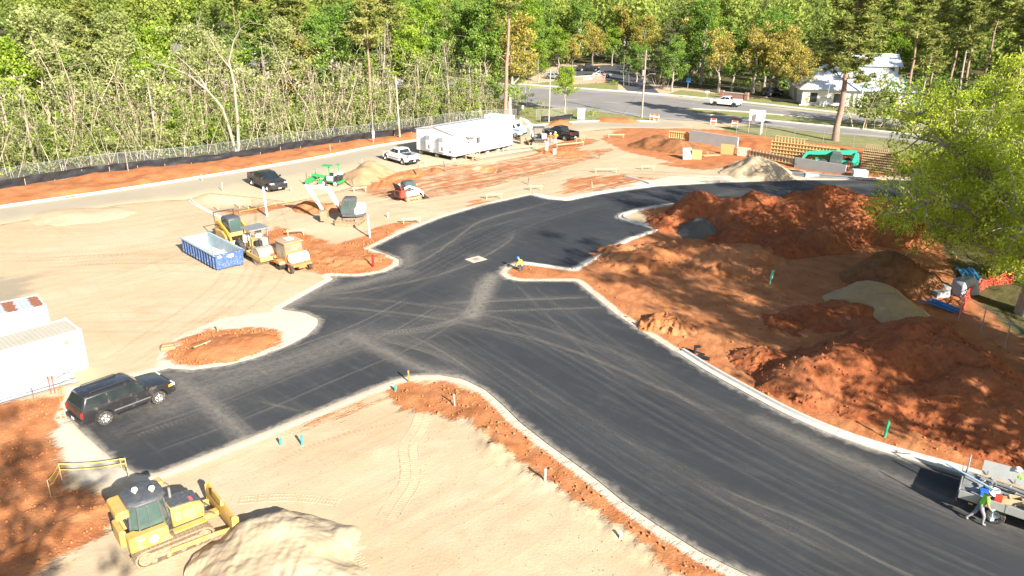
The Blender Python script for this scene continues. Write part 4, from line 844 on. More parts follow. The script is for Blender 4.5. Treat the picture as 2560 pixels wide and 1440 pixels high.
# shrubs and crape myrtles by the car park
band([('bare2', at(1650,222), .9, 1), ('sap2', at(1568,215), .85, 1)], 'pale leafless tree beside the far driveway', 'tree', 'pale driveway trees', 'bare_tree')
band([('green1', at(1345,205), .7, 1), ('green2', at(1395,188), .7, 1), ('deep2', at(1590,205), .7, 1), ('gold1', at(1480,168), .8, 1), ('green1', at(1530,165), .8, 1), ('deep1', at(1680,228), .7, 1), ('gold1', at(1430,172), .6, 1)], 'tree standing round the shaded car park across the highway', 'tree', 'trees round the far car park', 'car_park_tree')
band([('bush2', at(1535,212), .6, 1.2), ('brown', at(1440,208), .8, 1), ('brown', at(1500,209), .7, 1)], 'clipped shrub in front of the brick sign wall', 'shrub', 'shrubs by the brick sign wall', 'shrub')
band([('bush2', at(1355,262), .6, 1), ('sap3', at(1300,262), .8, 1), ('bush1', at(1320,285), .5, 1), ('brown', at(1360,274), .7, 1.4)], 'low shrub on the verge left of the thin light pole', 'shrub', 'verge shrubs left of the light pole', 'shrub')
# the mass of the wood farther back reads as one
def far_wood():
    V = []; Tn = []
    for i in range(380):
        x = rng.uniform(-280, 300); y = 255 + .12 * max(0, -x) - .15 * x + rng.random() ** 1.6 * 190
        if i % 4 == 0: x = rng.uniform(100, 260); y = rng.uniform(108, 260) + .15 * (x - 100)
        if 40 < x < 100 and y < 215: continue
        H = rng.uniform(17, 26); r = rng.uniform(4, 7); n = 900; d = rv(n); d[:, 2] = d[:, 2] * .9
        c = np.array([x, y, H * .52]) + d * np.array([r, r, H * .5]) * rng.uniform(.6, 1.05, n)[:, None]
        a = rv(n) * .5 * rng.uniform(.6, 1.5, n)[:, None]; b = np.cross(a, rv(n)) * .8
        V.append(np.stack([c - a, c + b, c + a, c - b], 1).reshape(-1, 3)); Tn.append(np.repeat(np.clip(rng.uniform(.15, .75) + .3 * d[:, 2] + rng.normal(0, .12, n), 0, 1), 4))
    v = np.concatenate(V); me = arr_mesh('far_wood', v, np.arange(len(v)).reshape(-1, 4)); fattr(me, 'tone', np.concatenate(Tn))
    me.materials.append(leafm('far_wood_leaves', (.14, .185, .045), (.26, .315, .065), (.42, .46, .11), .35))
    tag(link('far_wood', me), 'distant green wood closing the top of the picture', 'wood', kind='stuff')
far_wood()
# ================================================================== vehicles
RED_L = paint('red_lamp', (.45, .02, .02), .25); CLEAR_L = paint('clear_lamp', (.75, .75, .72), .15, .2); AMBER = paint('amber_lamp', (.8, .3, .04), .3); PLATE = paint('white_plate', (.75, .75, .75), .5)
def wheel(par, x, y, r, w, rim=CHROME, spokes=5, z=None, hub=.6):
    s = 1 if y > 0 else -1; z = r if z is None else z; n = 22
    t = MB().lathe([(r * hub, -w / 2), (r * .9, -w / 2), (r * .985, -w * .38), (r, 0), (r * .985, w * .38), (r * .9, w / 2), (r * hub, w / 2)], (x, y, z), 'y', n).build('wheel', RUBBER, par, smooth=True)
    m = MB().lathe([(0, s * w * .20), (r * .2, s * w * .25), (r * hub * .86, s * w * .1), (r * hub * .98, s * w * .46), (r * hub * 1.03, s * w * .46), (r * hub * 1.03, -s * w * .4)], (x, y, z), 'y', n)
    for k in range(spokes):
        a = 2 * math.pi * k / spokes; c, q = math.cos(a), math.sin(a); m.bar((x + c * r * .12, y + s * w * .28, z + q * r * .12), (x + c * r * hub * .95, y + s * w * .34, z + q * r * hub * .95), r * .13, w * .14, (0, 1, 0))
    m.build('rim', rim, t); return t
def arch(cx, cz, r, n=8, a0=180, a1=0): return [(cx + r * math.cos(R(a0 + (a1 - a0) * i / n)), cz + r * math.sin(R(a0 + (a1 - a0) * i / n))) for i in range(n + 1)]
def taper(mb, fn): mb.v = [fn(*v) for v in mb.v]; return mb
def pane(par, name, f, u0, v0, u1, v1, mat=GLASS, off=.004, th=.012, sk=0.0):
    bl, br, tr, tl = [Vector(p) for p in f]
    def P(u, v): return (bl.lerp(br, u)).lerp(tl.lerp(tr, u), v)
    q = [P(u0, v0), P(u1, v0), P(u1 - sk, v1), P(u0 + sk, v1)]; n = (br - bl).cross(tl - bl).normalized()
    return MB().slab([p + n * off for p in q], th).build(name, mat, par)
def car(kind, label, loc, rz, col, group=None, name=None, rim=CHROME, lo=False):
    o = thing(name or {'suv': 'sport_utility_vehicle', 'pickup': 'pickup_truck', 'sedan': 'parked_car'}[kind], label, {'suv': 'car', 'pickup': 'pickup truck', 'sedan': 'car'}[kind], loc, rz, group)
    if kind == 'suv': L, W, wr, fa, ra, belt, roof, sill, hood = 5.05, 2.0, .40, 1.55, -1.40, 1.20, 1.90, .42, 1.12
    elif kind == 'pickup': L, W, wr, fa, ra, belt, roof, sill, hood = 5.9, 2.04, .41, 2.0, -1.75, 1.32, 1.95, .45, 1.24
    else: L, W, wr, fa, ra, belt, roof, sill, hood = 4.7, 1.82, .33, 1.42, -1.35, .95, 1.46, .3, .88
    h = L / 2; ar = wr + .11; tp = lambda x, y, z: (x, y * (1 - .05 * max(0, (z - .75)) / .6 - .05 * max(0, .6 - z) - .06 * max(0, abs(x) - h + .7) ** 2), z)
    if kind == 'pickup':
        wb = .97 if False else 0; cabr, bed0 = -.95, -1.0
        poly = [(cabr, sill)] + arch(fa, wr + .02, ar) + [(h - .22, .40), (h - .03, .5), (h, .9), (h - .06, 1.12), (h - .28, hood), (1.35, belt), (cabr, belt)]
        body = taper(MB().prism(poly, -W / 2, W / 2), tp).build('body', col, o, .035, True, 2)
        bp = [(bed0, sill)] + arch(ra, wr + .02, ar)[::-1][::-1] + [] if False else None
        side = [(-h, .62), (-h, 1.38), (bed0, 1.38), (bed0, sill)] + [(x, z) for x, z in arch(ra, wr + .02, ar, 8, 0, 180)] + [(-h + .25, .5)]
        for s in (-1, 1): bedo = taper(MB().prism(side, s * (W / 2 - .10), s * (W / 2)), tp).build('bed_side', col, o, .02, True)
        MB().bb(-h + .06, bed0, -W / 2 + .1, W / 2 - .1, .78, .84).build('bed_floor', DARK, o)
        MB().bb(-h - .01, -h + .07, -W / 2 + .09, W / 2 - .09, .80, 1.37).build('tailgate', col, o, .015)
        MB().bb(bed0 - .05, bed0, -W / 2 + .1, W / 2 - .1, .8, 1.36).build('bed_bulkhead', DARK, o)
        wb_ = MB()
        for s in (-1, 1): wb_.bb(ra - .42, ra + .42, s * (W / 2 - .35) - .13 if s > 0 else -W / 2 + .1, W / 2 - .1 if s > 0 else -W / 2 + .35, .84, 1.05)
        wb_.build('wheel_housing', DARK, o)
        g0, g1, t0, t1, rw = 1.38, -.93, .52, -.74, .76
    else:
        tail = [(-h + .05, .48), (-h, .75), (-h + .04, belt)] if kind == 'suv' else [(-h + .1, .35), (-h, .6), (-h + .06, belt - .02), (-1.5, belt)]
        poly = tail[::-1] + [] ; poly = arch(ra, wr + .02, ar) + arch(fa, wr + .02, ar) + [(h - .2, .36), (h - .02, .48), (h, hood - .28), (h - .12, hood - .08), (h - .4, hood), (1.2 if kind == 'suv' else 1.0, belt)]
        poly += ([(-h + .04, belt), (-h, .75), (-h + .05, .48)] if kind == 'suv' else [(-1.5, belt), (-h + .06, belt - .04), (-h, .6), (-h + .1, .34)])
        body = taper(MB().prism(poly, -W / 2, W / 2), tp).build('body', col, o, .04, True, 2)
        g0, g1, t0, t1, rw = (1.22, -h + .06, .45, -h + .42, .74) if kind == 'suv' else (1.05, -1.75, .15, -1.05, .62)
    by = W / 2 * .95; zb = belt - .02
    ring = lambda x0, x1, y, z: [(x0, -y, z), (x0, y, z), (x1, y, z), (x1, -y, z)]
    cab = MB().loft([ring(g0, g1, by, zb), ring(t0 + .06, t1 - .04, rw + .03, roof - .09), ring(t0 - .12, t1 + .10, rw - .1, roof)]).build('cab', col, o, .03, True)
    zt = roof - .09; A, B_, C_, D_ = (g0, -by, zb), (g0, by, zb), (g1, by, zb), (g1, -by, zb); a, b, c, d = (t0 + .06, -rw - .03, zt), (t0 + .06, rw + .03, zt), (t1 - .04, rw + .03, zt), (t1 - .04, -rw - .03, zt)
    pane(o, 'windshield', (A, B_, b, a), .06, .08, .94, .95, sk=.02); pane(o, 'rear_window', (C_, D_, d, c), .08, .18 if kind != 'pickup' else .12, .92, .92)
    if kind == 'suv': cuts = ((.03, .30, .30), (.325, .60, .0), (.63, .965, .0))
    elif kind == 'pickup': cuts = ((.06, .50, .32), (.53, .93, .0))
    else: cuts = ((.08, .48, .3), (.51, .92, .25))
    for s, f in ((1, (B_, C_, c, b)), (-1, (D_, A, a, d))):
        for u0, u1, k in cuts:
            if s < 0: u0, u1 = 1 - u1, 1 - u0
            bl, br, tr, tl = [Vector(p) for p in f]; P = lambda u, v: (bl.lerp(br, u)).lerp(tl.lerp(tr, u), v); n = (br - bl).cross(tl - bl).normalized() * .004
            dk = (u1 - u0) * k
            q = [P(u0, .12), P(u1, .12), P(u1, .90), P(u0 + dk * .5, .90)] if s > 0 else [P(u0, .12), P(u1, .12), P(u1 - dk * .5, .90), P(u0, .90)]
            MB().slab([p + n for p in q], .012).build('side_window', GLASS, o)
    if not lo:
        dx = [(1.12, .02), (-.02, -.98)] if kind == 'suv' else [(1.25, .18), (.15, -.88)] if kind == 'pickup' else [(.95, -.05), (-.09, -.95)]
        for s in (-1, 1):
            for x1, x0 in dx:
                dd = MB().bb(x0, x1 - .03, s * W / 2 * 1.0 - .012, s * W / 2 + .012, sill + .08, belt - .06)
                dd = taper(dd, tp).build('door', col, o, .008); MB().box((x0 + .12, s * (W / 2 + .02), belt - .20), (.2, .035, .04)).build('door_handle', DARK if kind == 'suv' else col, dd)
            MB().bb(-.9, 1.1, s * (W / 2 + .012) - .015, s * (W / 2 + .012) + .015, sill + .22, sill + .29).build('side_trim', STEEL if kind == 'suv' else DARK, o)
            MB().box((g0 - .32, s * (W / 2 + .10), belt + .10), (.14, .22, .2)).build('mirror', DARK if kind == 'suv' else col, o, .03)
            MB().bb(fa - .9 if kind == 'x' else ra + .7, fa - .65, s * W / 2 - .1 if s > 0 else -W / 2 - .05, W / 2 + .05 if s > 0 else -W / 2 + .1, sill - .08, sill - .03).build('running_board', DARK, o)
            if kind == 'suv': MB().tube([(t0 - .35, s * (rw - .16), roof - .02), (t0 - .45, s * (rw - .16), roof + .06), (t1 + .4, s * (rw - .16), roof + .06), (t1 + .3, s * (rw - .16), roof - .02)], .022, 6).build('roof_rack', DARK, o)
        # flared arch lips
        for x in (fa, ra):
            for s in (-1, 1): MB().tube([(px, s * (W / 2 + .005), pz) for px, pz in arch(x, wr + .02, ar + .01, 10, 175, 5)], .028, 5).build('wheel_arch', DARK if kind == 'suv' else col, o)
    for s in (-1, 1):
        MB().box((h - .10, s * (W / 2 - .22), hood - .2), (.24, .40, .16)).build('headlight', CLEAR_L, o, .02); MB().box((h - .26, s * (W / 2 - .05), hood - .22), (.2, .10, .14)).build('turn_signal', AMBER, o, .01)
        MB().box((-h + .03, s * (W / 2 - .10), belt - .10 - (.12 if kind == 'suv' else 0)), (.10, .11, .30 if kind != 'sedan' else .16)).build('taillight', RED_L, o, .015)
        for x in (fa, ra): wheel(o, x, s * (W / 2 - .13), wr, .26, rim, 6)
    MB().box((h - .02, 0, hood - .26), (.08, W * .56, .26)).build('grille', DARK, o, .02); MB().box((h - .02, 0, .52), (.18, W * .92, .22)).build('front_bumper', DARK if kind != 'sedan' else col, o, .04)
    MB().box((-h + .0, 0, .56), (.2, W * .9, .2)).build('rear_bumper', DARK if kind != 'sedan' else col, o, .03); MB().box((-h - .105, 0, .6), (.012, .3, .15)).build('license_plate', PLATE, o); MB().box((h + .08, 0, .5), (.012, .3, .15)).build('license_plate', PLATE, o)
    MB().bb(-h + .3, h - .3, -W / 2 + .3, W / 2 - .3, .24, sill + .1).build('chassis', DARK, o)
    return o
P_BLACK = paint('black_car_paint', (.012, .012, .014), .22, 0, .2, 1.5, dirt=.12, coat=.6); P_DUSTY = paint('dusty_black_paint', (.022, .021, .022), .3, 0, .25, 1.2, dirt=.22, dcol=(.16, .13, .10), coat=.4)
P_CHAR = paint('charcoal_car_paint', (.02, .02, .022), .3, 0, .2, 1.5, dirt=.3, dcol=(.14, .115, .09), coat=.4); P_WHITE = paint('white_car_paint', (.78, .78, .77), .25, 0, .03, 1.5, dirt=.08, coat=.5); P_BLUE = paint('blue_car_paint', (.04, .13, .3), .25, coat=.5); P_SILV = paint('silver_car_paint', (.45, .47, .5), .3, .4, coat=.4)
def mid(a, b): return (a + b) / 2
def by_wheels(rear, front, wy, fa, ra, side):
    """ground position and heading of a car from the pixels of its visible wheels; side: +1 left wheels seen"""
    r0, f0 = G(*rear), G(*front); rz = ang(r0, f0); d = Vector((math.cos(rz), math.sin(rz), 0)); n = Vector((-d.y, d.x, 0))
    c = mid(r0, f0) - d * ((fa + ra) / 2) - n * wy * side; c.z = gz(c.x, c.y) ; return c, rz
c, rz = by_wheels((262,1063), (401,1009), .87, 1.55, -1.40, -1); c.z = .02
car('suv', 'black SUV with silver wheels parked on the dusty end of the new road', c, rz, P_DUSTY)
c, rz = by_wheels((1009.5,413), (965.3,400.5), .87, 2.0, -1.75, 1); car('pickup', 'white pickup truck parked left of the white site office', (c.x, c.y, .0), rz, P_WHITE)
c, rz = by_wheels((1411.9,351.9), (1367,343.2), .87, 2.0, -1.75, 1); car('pickup', 'black pickup truck seen from behind near the two workers', (c.x, c.y, .0), rz, P_BLACK)
c, rz = by_wheels((632,462), (672,482), .87, 2.0, -1.75, -1); car('pickup', 'dark grey pickup truck facing the camera left of the green machine', (c.x, c.y, .0), R(-47), P_CHAR)
c, rz = by_wheels((1833,268), (1787.3,264.2), .87, 2.0, -1.75, 1); car('pickup', 'white pickup truck driving on the far side of the highway', (c.x, c.y, .0), rz, P_WHITE, lo=True, rim=DARK)
for px, py, a, col, lb, kd in ((1505,192,-10,P_WHITE,'white car parked behind the brick sign wall across the highway','sedan'), (1385,197,-35,P_SILV,'silver car half hidden behind the small round tree','sedan'), (1470,178,0,P_BLACK,'dark pickup parked at the back of the shaded car park','pickup'),
                               (1930,240,30,P_BLACK,'dark car parked beside the white-roofed house','suv'), (583,148,-30,P_BLACK,'dark car on the highway seen through the left thicket','sedan'), (300,112,-30,P_BLUE,'blue car on the highway far left behind the thicket','sedan'), (800,146,-20,P_BLACK,'black truck parked by the pale house behind the pine','pickup')):
    p = G(px, py); car(kd, lb, (p.x, p.y, .01), R(a), col, lo=True)
# ================================================================== construction machines (x forward, y left)
MUD = (.42, .29, .16)
Y_DOZ = paint('bulldozer_yellow', (.56, .325, .055), .5, 0, .14, 1.6, dirt=.5, dcol=(.46, .33, .17)); Y_OLD = paint('faded_machine_yellow', (.50, .32, .09), .55, 0, .15, 2, dirt=.45, dcol=MUD); Y_LOAD = paint('loader_yellow', (.58, .31, .03), .45, 0, .1, 2, dirt=.25, dcol=MUD)
G_MACH = paint('machine_grey', (.075, .08, .085), .5, 0, .15, 3, dirt=.25, dcol=(.25, .2, .14)); G_LT = paint('light_machine_grey', (.20, .205, .2), .5, 0, .12, 3, dirt=.25, dcol=MUD); M_TRK = paint('muddy_track_steel', (.20, .155, .105), .8, .1, .25, 4, dirt=.6, dcol=MUD, bump=.3)
O_BRM = paint('faded_orange_paint', (.50, .19, .06), .55, 0, .15, 2, dirt=.35, dcol=(.45, .25, .12)); GRN = paint('bright_green_paint', (.035, .34, .09), .4, 0, .1, 2, dirt=.12, dcol=MUD); TEAL = paint('teal_green_paint', (.03, .42, .25), .45, 0, .1, 2, dirt=.15, dcol=MUD); RED = paint('machine_red', (.52, .06, .035), .45, 0, .1, 2, dirt=.2, dcol=MUD)
W_MACH = paint('machine_white', (.76, .76, .74), .4, 0, .05, 2, dirt=.18, dcol=MUD); CABG = paint('greenish_cab_glass', (.06, .10, .085), .08, 0, .35, 1.2, spec=.8); BLK = paint('black_steel', (.03, .03, .03), .5, .2, .25, 3, dirt=.2, dcol=MUD); SEAT = paint('black_seat', (.02, .02, .02), .8); CREAM = paint('cream_plastic', (.7, .64, .5), .5)
def stad(L, H, n=9, nose=0.0):
    """outline of a track loop in x,z, wheel centres at +-L/2"""
    r = H / 2; return [(L / 2 + r * math.cos(t), r + r * math.sin(t)) for t in np.linspace(-math.pi / 2, math.pi / 2, n)] + [(-L / 2 + r * math.cos(t), r + r * math.sin(t)) for t in np.linspace(math.pi / 2, 3 * math.pi / 2, n)]
def track(par, y, L, H, W, shoes=0, frame=None, fm=None, z0=0.0, pitch=.16):
    o = stad(L, H); i = [(x * (1 - .06 / (L / 2 + H / 2)), z * .84 + H * .08) for x, z in o]; n = len(o)
    b = MB(); y0, y1 = y - W / 2, y + W / 2
    b.loft([[(x, y0, z + z0) for x, z in o], [(x, y1, z + z0) for x, z in o], [(x, y1, z + z0) for x, z in i], [(x, y0, z + z0) for x, z in i], [(x, y0, z + z0) for x, z in o]], True, False)
    t = b.build('track', M_TRK, par)
    ln = resample([Vector((x, 0, z)) for x, z in o + [o[0]]], pitch); ln = ln[:-1] if (ln[-1] - ln[0]).length < pitch * .6 else ln
    base = MB().box((0, 0, 0), (pitch * .86, W * 1.04, .035)).box((pitch * .3, 0, .035), (.03, W * 1.04, .05))
    if shoes: me = base.mesh('track_shoe'); me.materials.append(M_TRK)
    allm = MB()
    for k, p in enumerate(ln):
        d = (ln[(k + 1) % len(ln)] - ln[k - 1]).normalized(); a = math.atan2(d.z, d.x); M = Matrix.Rotation(-a, 3, 'Y') @ Matrix.Rotation(math.pi, 3, 'X')
        if shoes:
            s = link('track_shoe', me, t); s.location = (p.x, y, p.z + z0); s.rotation_euler = M.to_euler()
        else: allm.add([M @ Vector(v) + Vector((p.x, y, p.z + z0)) for v in base.v], base.f)
    if not shoes: tag(allm.build('track_shoes', M_TRK, t), kind='stuff')
    fr = MB().bb(-L / 2, L / 2, y - W * .42, y + W * .42, z0 + H * .3, z0 + H * .72)
    for s in (-1, 1): fr.lathe([(0, -W * .44), (H * .36, -W * .44), (H * .36, W * .44), (0, W * .44)], (s * L / 2, y, z0 + H / 2), 'y', 14)
    for k in range(4): fr.lathe([(0, -W * .46), (H * .14, -W * .46), (H * .14, W * .46), (0, W * .46)], (-L / 2 + L * (k + .5) / 4, y, z0 + H * .24), 'y', 10)
    fr.build('track_frame', fm or M_TRK, t); return t
def txt(par, s, loc, rot, size, mat, name='lettering'):
    cu = bpy.data.curves.new('t', 'FONT'); cu.body = s; cu.size = size; cu.align_x = 'CENTER'; cu.align_y = 'CENTER'; cu.extrude = .002
    o = bpy.data.objects.new('t', cu); C.objects.link(o); dg = bpy.context.evaluated_depsgraph_get(); me = bpy.data.meshes.new_from_object(o.evaluated_get(dg)); bpy.data.objects.remove(o)
    q = link(name, me, par, mat); q.location = loc; q.rotation_euler = rot; return q
def boom(par, name, pts, w, hs, mat, bev=.02):
    """box beam along pts (x,z) with heights hs, width w"""
    rings = []
    for k, (x, z) in enumerate(pts):
        a = Vector(pts[max(k - 1, 0)]); b = Vector(pts[min(k + 1, len(pts) - 1)]); d = (b - a).normalized(); n = Vector((-d.y, d.x)) * hs[k] / 2
        rings.append([(x - n.x, -w / 2, z - n.y), (x - n.x, w / 2, z - n.y), (x + n.x, w / 2, z + n.y), (x + n.x, -w / 2, z + n.y)])
    return MB().loft(rings).build(name, mat, par, bev)
def cyls(par, name, a, b, r, y=0, m1=None):
    a, b = Vector((a[0], y, a[1])), Vector((b[0], y, b[1])); m = a.lerp(b, .58); o = MB().cyl(a, m, r, 10).build(name, m1 or BLK, par, smooth=True); MB().cyl(m, b, r * .55, 8).build('piston_rod', CHROME, o); return o
# ---- bulldozer
def bulldozer(loc, rz):
    o = thing('bulldozer', 'yellow crawler bulldozer with grey cab roof standing beside the sand pile', 'bulldozer', loc, rz)
    for s in (-1, 1):
        track(o, s * .98, 2.45, .86, .56, 1, pitch=.185)
        tk = MB().prism([(-1.75, .92), (-1.75, 1.62), (-.15, 1.62), (-.15, 1.15), (.0, .92)], s * .60, s * 1.22).build('side_tank', Y_DOZ, o, .05)
        MB().bb(.1, 1.5, s * .62 - (.0 if s > 0 else .34), s * .62 + (.34 if s > 0 else 0), .90, .97).build('track_guard', Y_DOZ, o, .015)
        MB().prism([(-.25, .55), (1.7, .50), (2.35, .42), (2.35, .24), (1.7, .28), (-.25, .36)], s * 1.30, s * 1.42).build('push_arm', Y_DOZ, o, .03)
        cyls(o, 'lift_cylinder', (1.28, 1.35), (2.05, .75), .06, s * .42, G_MACH)
    MB().bb(-1.55, 1.5, -.62, .62, .45, .95).build('chassis', G_MACH, o, .05)
    hood = MB().prism([(.18, .95), (.18, 1.92), (1.05, 1.86), (1.48, 1.74), (1.58, 1.5), (1.58, .95)], -.56, .56).build('engine_hood', Y_DOZ, o, .05, True)
    MB().prism([(.2, 1.93), (1.06, 1.87), (1.46, 1.76), (1.46, 1.80), (1.06, 1.92), (.2, 1.98)], -.5, .5).build('hood_top', G_MACH, hood, .015)
    for s in (-1, 1):
        for x0, x1 in ((.32, .58), (.68, 1.22)): MB().bb(x0, x1, s * .565 - .006, s * .565 + .006, 1.22, 1.62).build('air_vent', paint('vent_mesh', (.4, .26, .13), .8, 0, .3, 12), hood)
        txt(hood, '750K', (1.38, s * .566, 1.16), (R(90), 0, 0 if s < 0 else R(180)), .14, G_MACH)
    MB().cyl((.45, .3, 1.9), (.45, .3, 2.45), .06, 12).build('exhaust_stack', G_LT, o, smooth=True); MB().tube([(.25, .42, 1.95), (.28, .42, 2.2), (.8, .42, 2.15), (.95, .42, 1.9)], .02, 6).build('grab_rail', BLK, o)
    MB().bb(.85, 1.2, -.42, -.1, 1.905, 1.92).build('hood_sticker', paint('red_white_sticker', (.6, .12, .12), .5), hood)
    # cab: glazed frame
    zb, zt = 1.58, 2.72; ring = lambda x0, x1, y, z, c=.0: [(x0, -y + c, z), (x0, y - c, z), (x0 - c, y, z), (x1 + c, y, z), (x1, y - c, z), (x1, -y + c, z), (x1 + c, -y, z), (x0 - c, -y, z)]
    cab = MB().loft([ring(.10, -1.42, .78, 1.3, .28), ring(.10, -1.48, .80, zb, .3), ring(-.05, -1.38, .70, zt, .26)]).build('cab', CABG, o)
    fr = MB(); lo, hi = ring(.115, -1.495, .815, zb, .3), ring(-.035, -1.395, .715, zt, .26)
    for a, b in zip(lo, hi): fr.bar(a, b, .075, .075)
    for rg, w in ((lo, .08), (hi, .08), (ring(.115, -1.44, .795, 1.3, .28), .07)):
        for k in range(8): fr.bar(rg[k], rg[(k + 1) % 8], w, w)
    m = [Vector(lo[3]).lerp(Vector(lo[2]), .45), Vector(hi[3]).lerp(Vector(hi[2]), .45)]; fr.bar(m[0], m[1], .05); m = [Vector(lo[6]).lerp(Vector(lo[7]), .45), Vector(hi[6]).lerp(Vector(hi[7]), .45)]; fr.bar(m[0], m[1], .05)
    fr.build('cab_frame', G_MACH, cab)
    MB().loft([ring(.10, -1.50, .84, 2.74, .3), ring(.12, -1.5, .86, 2.82, .3), ring(.0, -1.38, .72, 2.93, .26)]).build('cab_roof', G_MACH, o, .02, True)
    MB().prism([(-1.98, 2.35), (-1.98, 2.62), (-1.9, 2.72), (-1.45, 2.72), (-1.45, 2.35)], -.72, .72).build('rear_air_unit', Y_DOZ, o, .05); MB().bb(-.05, .28, .28, .8, 2.70, 2.86).build('front_roof_box', Y_DOZ, o, .05)
    MB().prism([(-1.95, .9), (-1.95, 1.7), (-1.7, 1.7), (-1.5, .9)], -.58, .58).build('rear_housing', Y_DOZ, o, .04)
    for x, y in ((-.35, -.28), (-.95, .05)): MB().lathe([(0, 2.92), (.05, 2.92), (.05, 3.0), (.125, 3.04), (.14, 3.10), (.11, 3.17), (0, 3.18)], (x, y, 0), 'z', 14).build('roof_receiver', CREAM, o, smooth=True)
    st = o.children[0]
    for s in (-1,):
        txt(o, 'SCY04237', (-.55, s * 1.224, 1.50), (R(90), 0, 0), .13, G_MACH); MB().lathe([(0, 0), (.19, 0), (.19, -.006), (0, -.006)], (0, 0, 0), 'y', 20).build('oval_sticker', paint('white_sticker', (.8, .78, .76), .5), o).location = (-.78, s * 1.222, 1.27)
        o.children[-1].scale = (1.25, 1, .72); txt(o, 'HR', (-.78, s * 1.232, 1.27), (R(90), 0, 0), .22, paint('sticker_red', (.55, .03, .06), .5)); MB().box((-1.28, s * 1.222, 1.44), (.26, .006, .1)).build('door_label', paint('pale_yellow_label', (.75, .68, .4), .5), o)
    # blade: curved mouldboard with end wings
    prof = [(2.42 + .20 * math.cos(t) * 1.0 - .2, .58 + .52 * math.sin(t)) for t in np.linspace(-1.15, 1.15, 8)]; prof = [(2.62 - .22 * math.cos(t), .56 + .54 * math.sin(t) / math.sin(1.15)) for t in np.linspace(-1.15, 1.15, 9)]
    rings = [[(x - .0, y, z) for x, z in prof] + [(x - .07, y, z) for x, z in prof[::-1]] for y in (-1.62, -.8, 0, .8, 1.62)]
    bl = MB().loft(rings).build('blade', Y_DOZ, o, .0, True); MB().bb(2.50, 2.58, -1.62, 1.62, .0, .14).build('cutting_edge', STEEL, bl)
    for s in (-1, 1): MB().prism([(2.33, .0), (2.75, .02), (2.66, .35), (2.66, 1.0), (2.5, 1.14), (2.34, 1.08)], s * 1.60, s * 1.66).build('blade_wing', Y_DOZ, bl, .01)
    MB().prism([(2.28, 1.08), (2.45, 1.08), (2.40, 1.42), (2.30, 1.42)], -.55, .55).build('blade_crest', Y_DOZ, bl, .02)
    MB().bb(1.55, 2.3, -.18, .18, .42, .66).build('c_frame', Y_DOZ, o, .03); MB().bb(1.56, 1.62, -.5, .5, 1.0, 1.6).build('radiator_grille', G_MACH, o, .02)
    return o
bulldozer(drop(G(420,1352)), R(40)).scale = (.95, .95, .95)
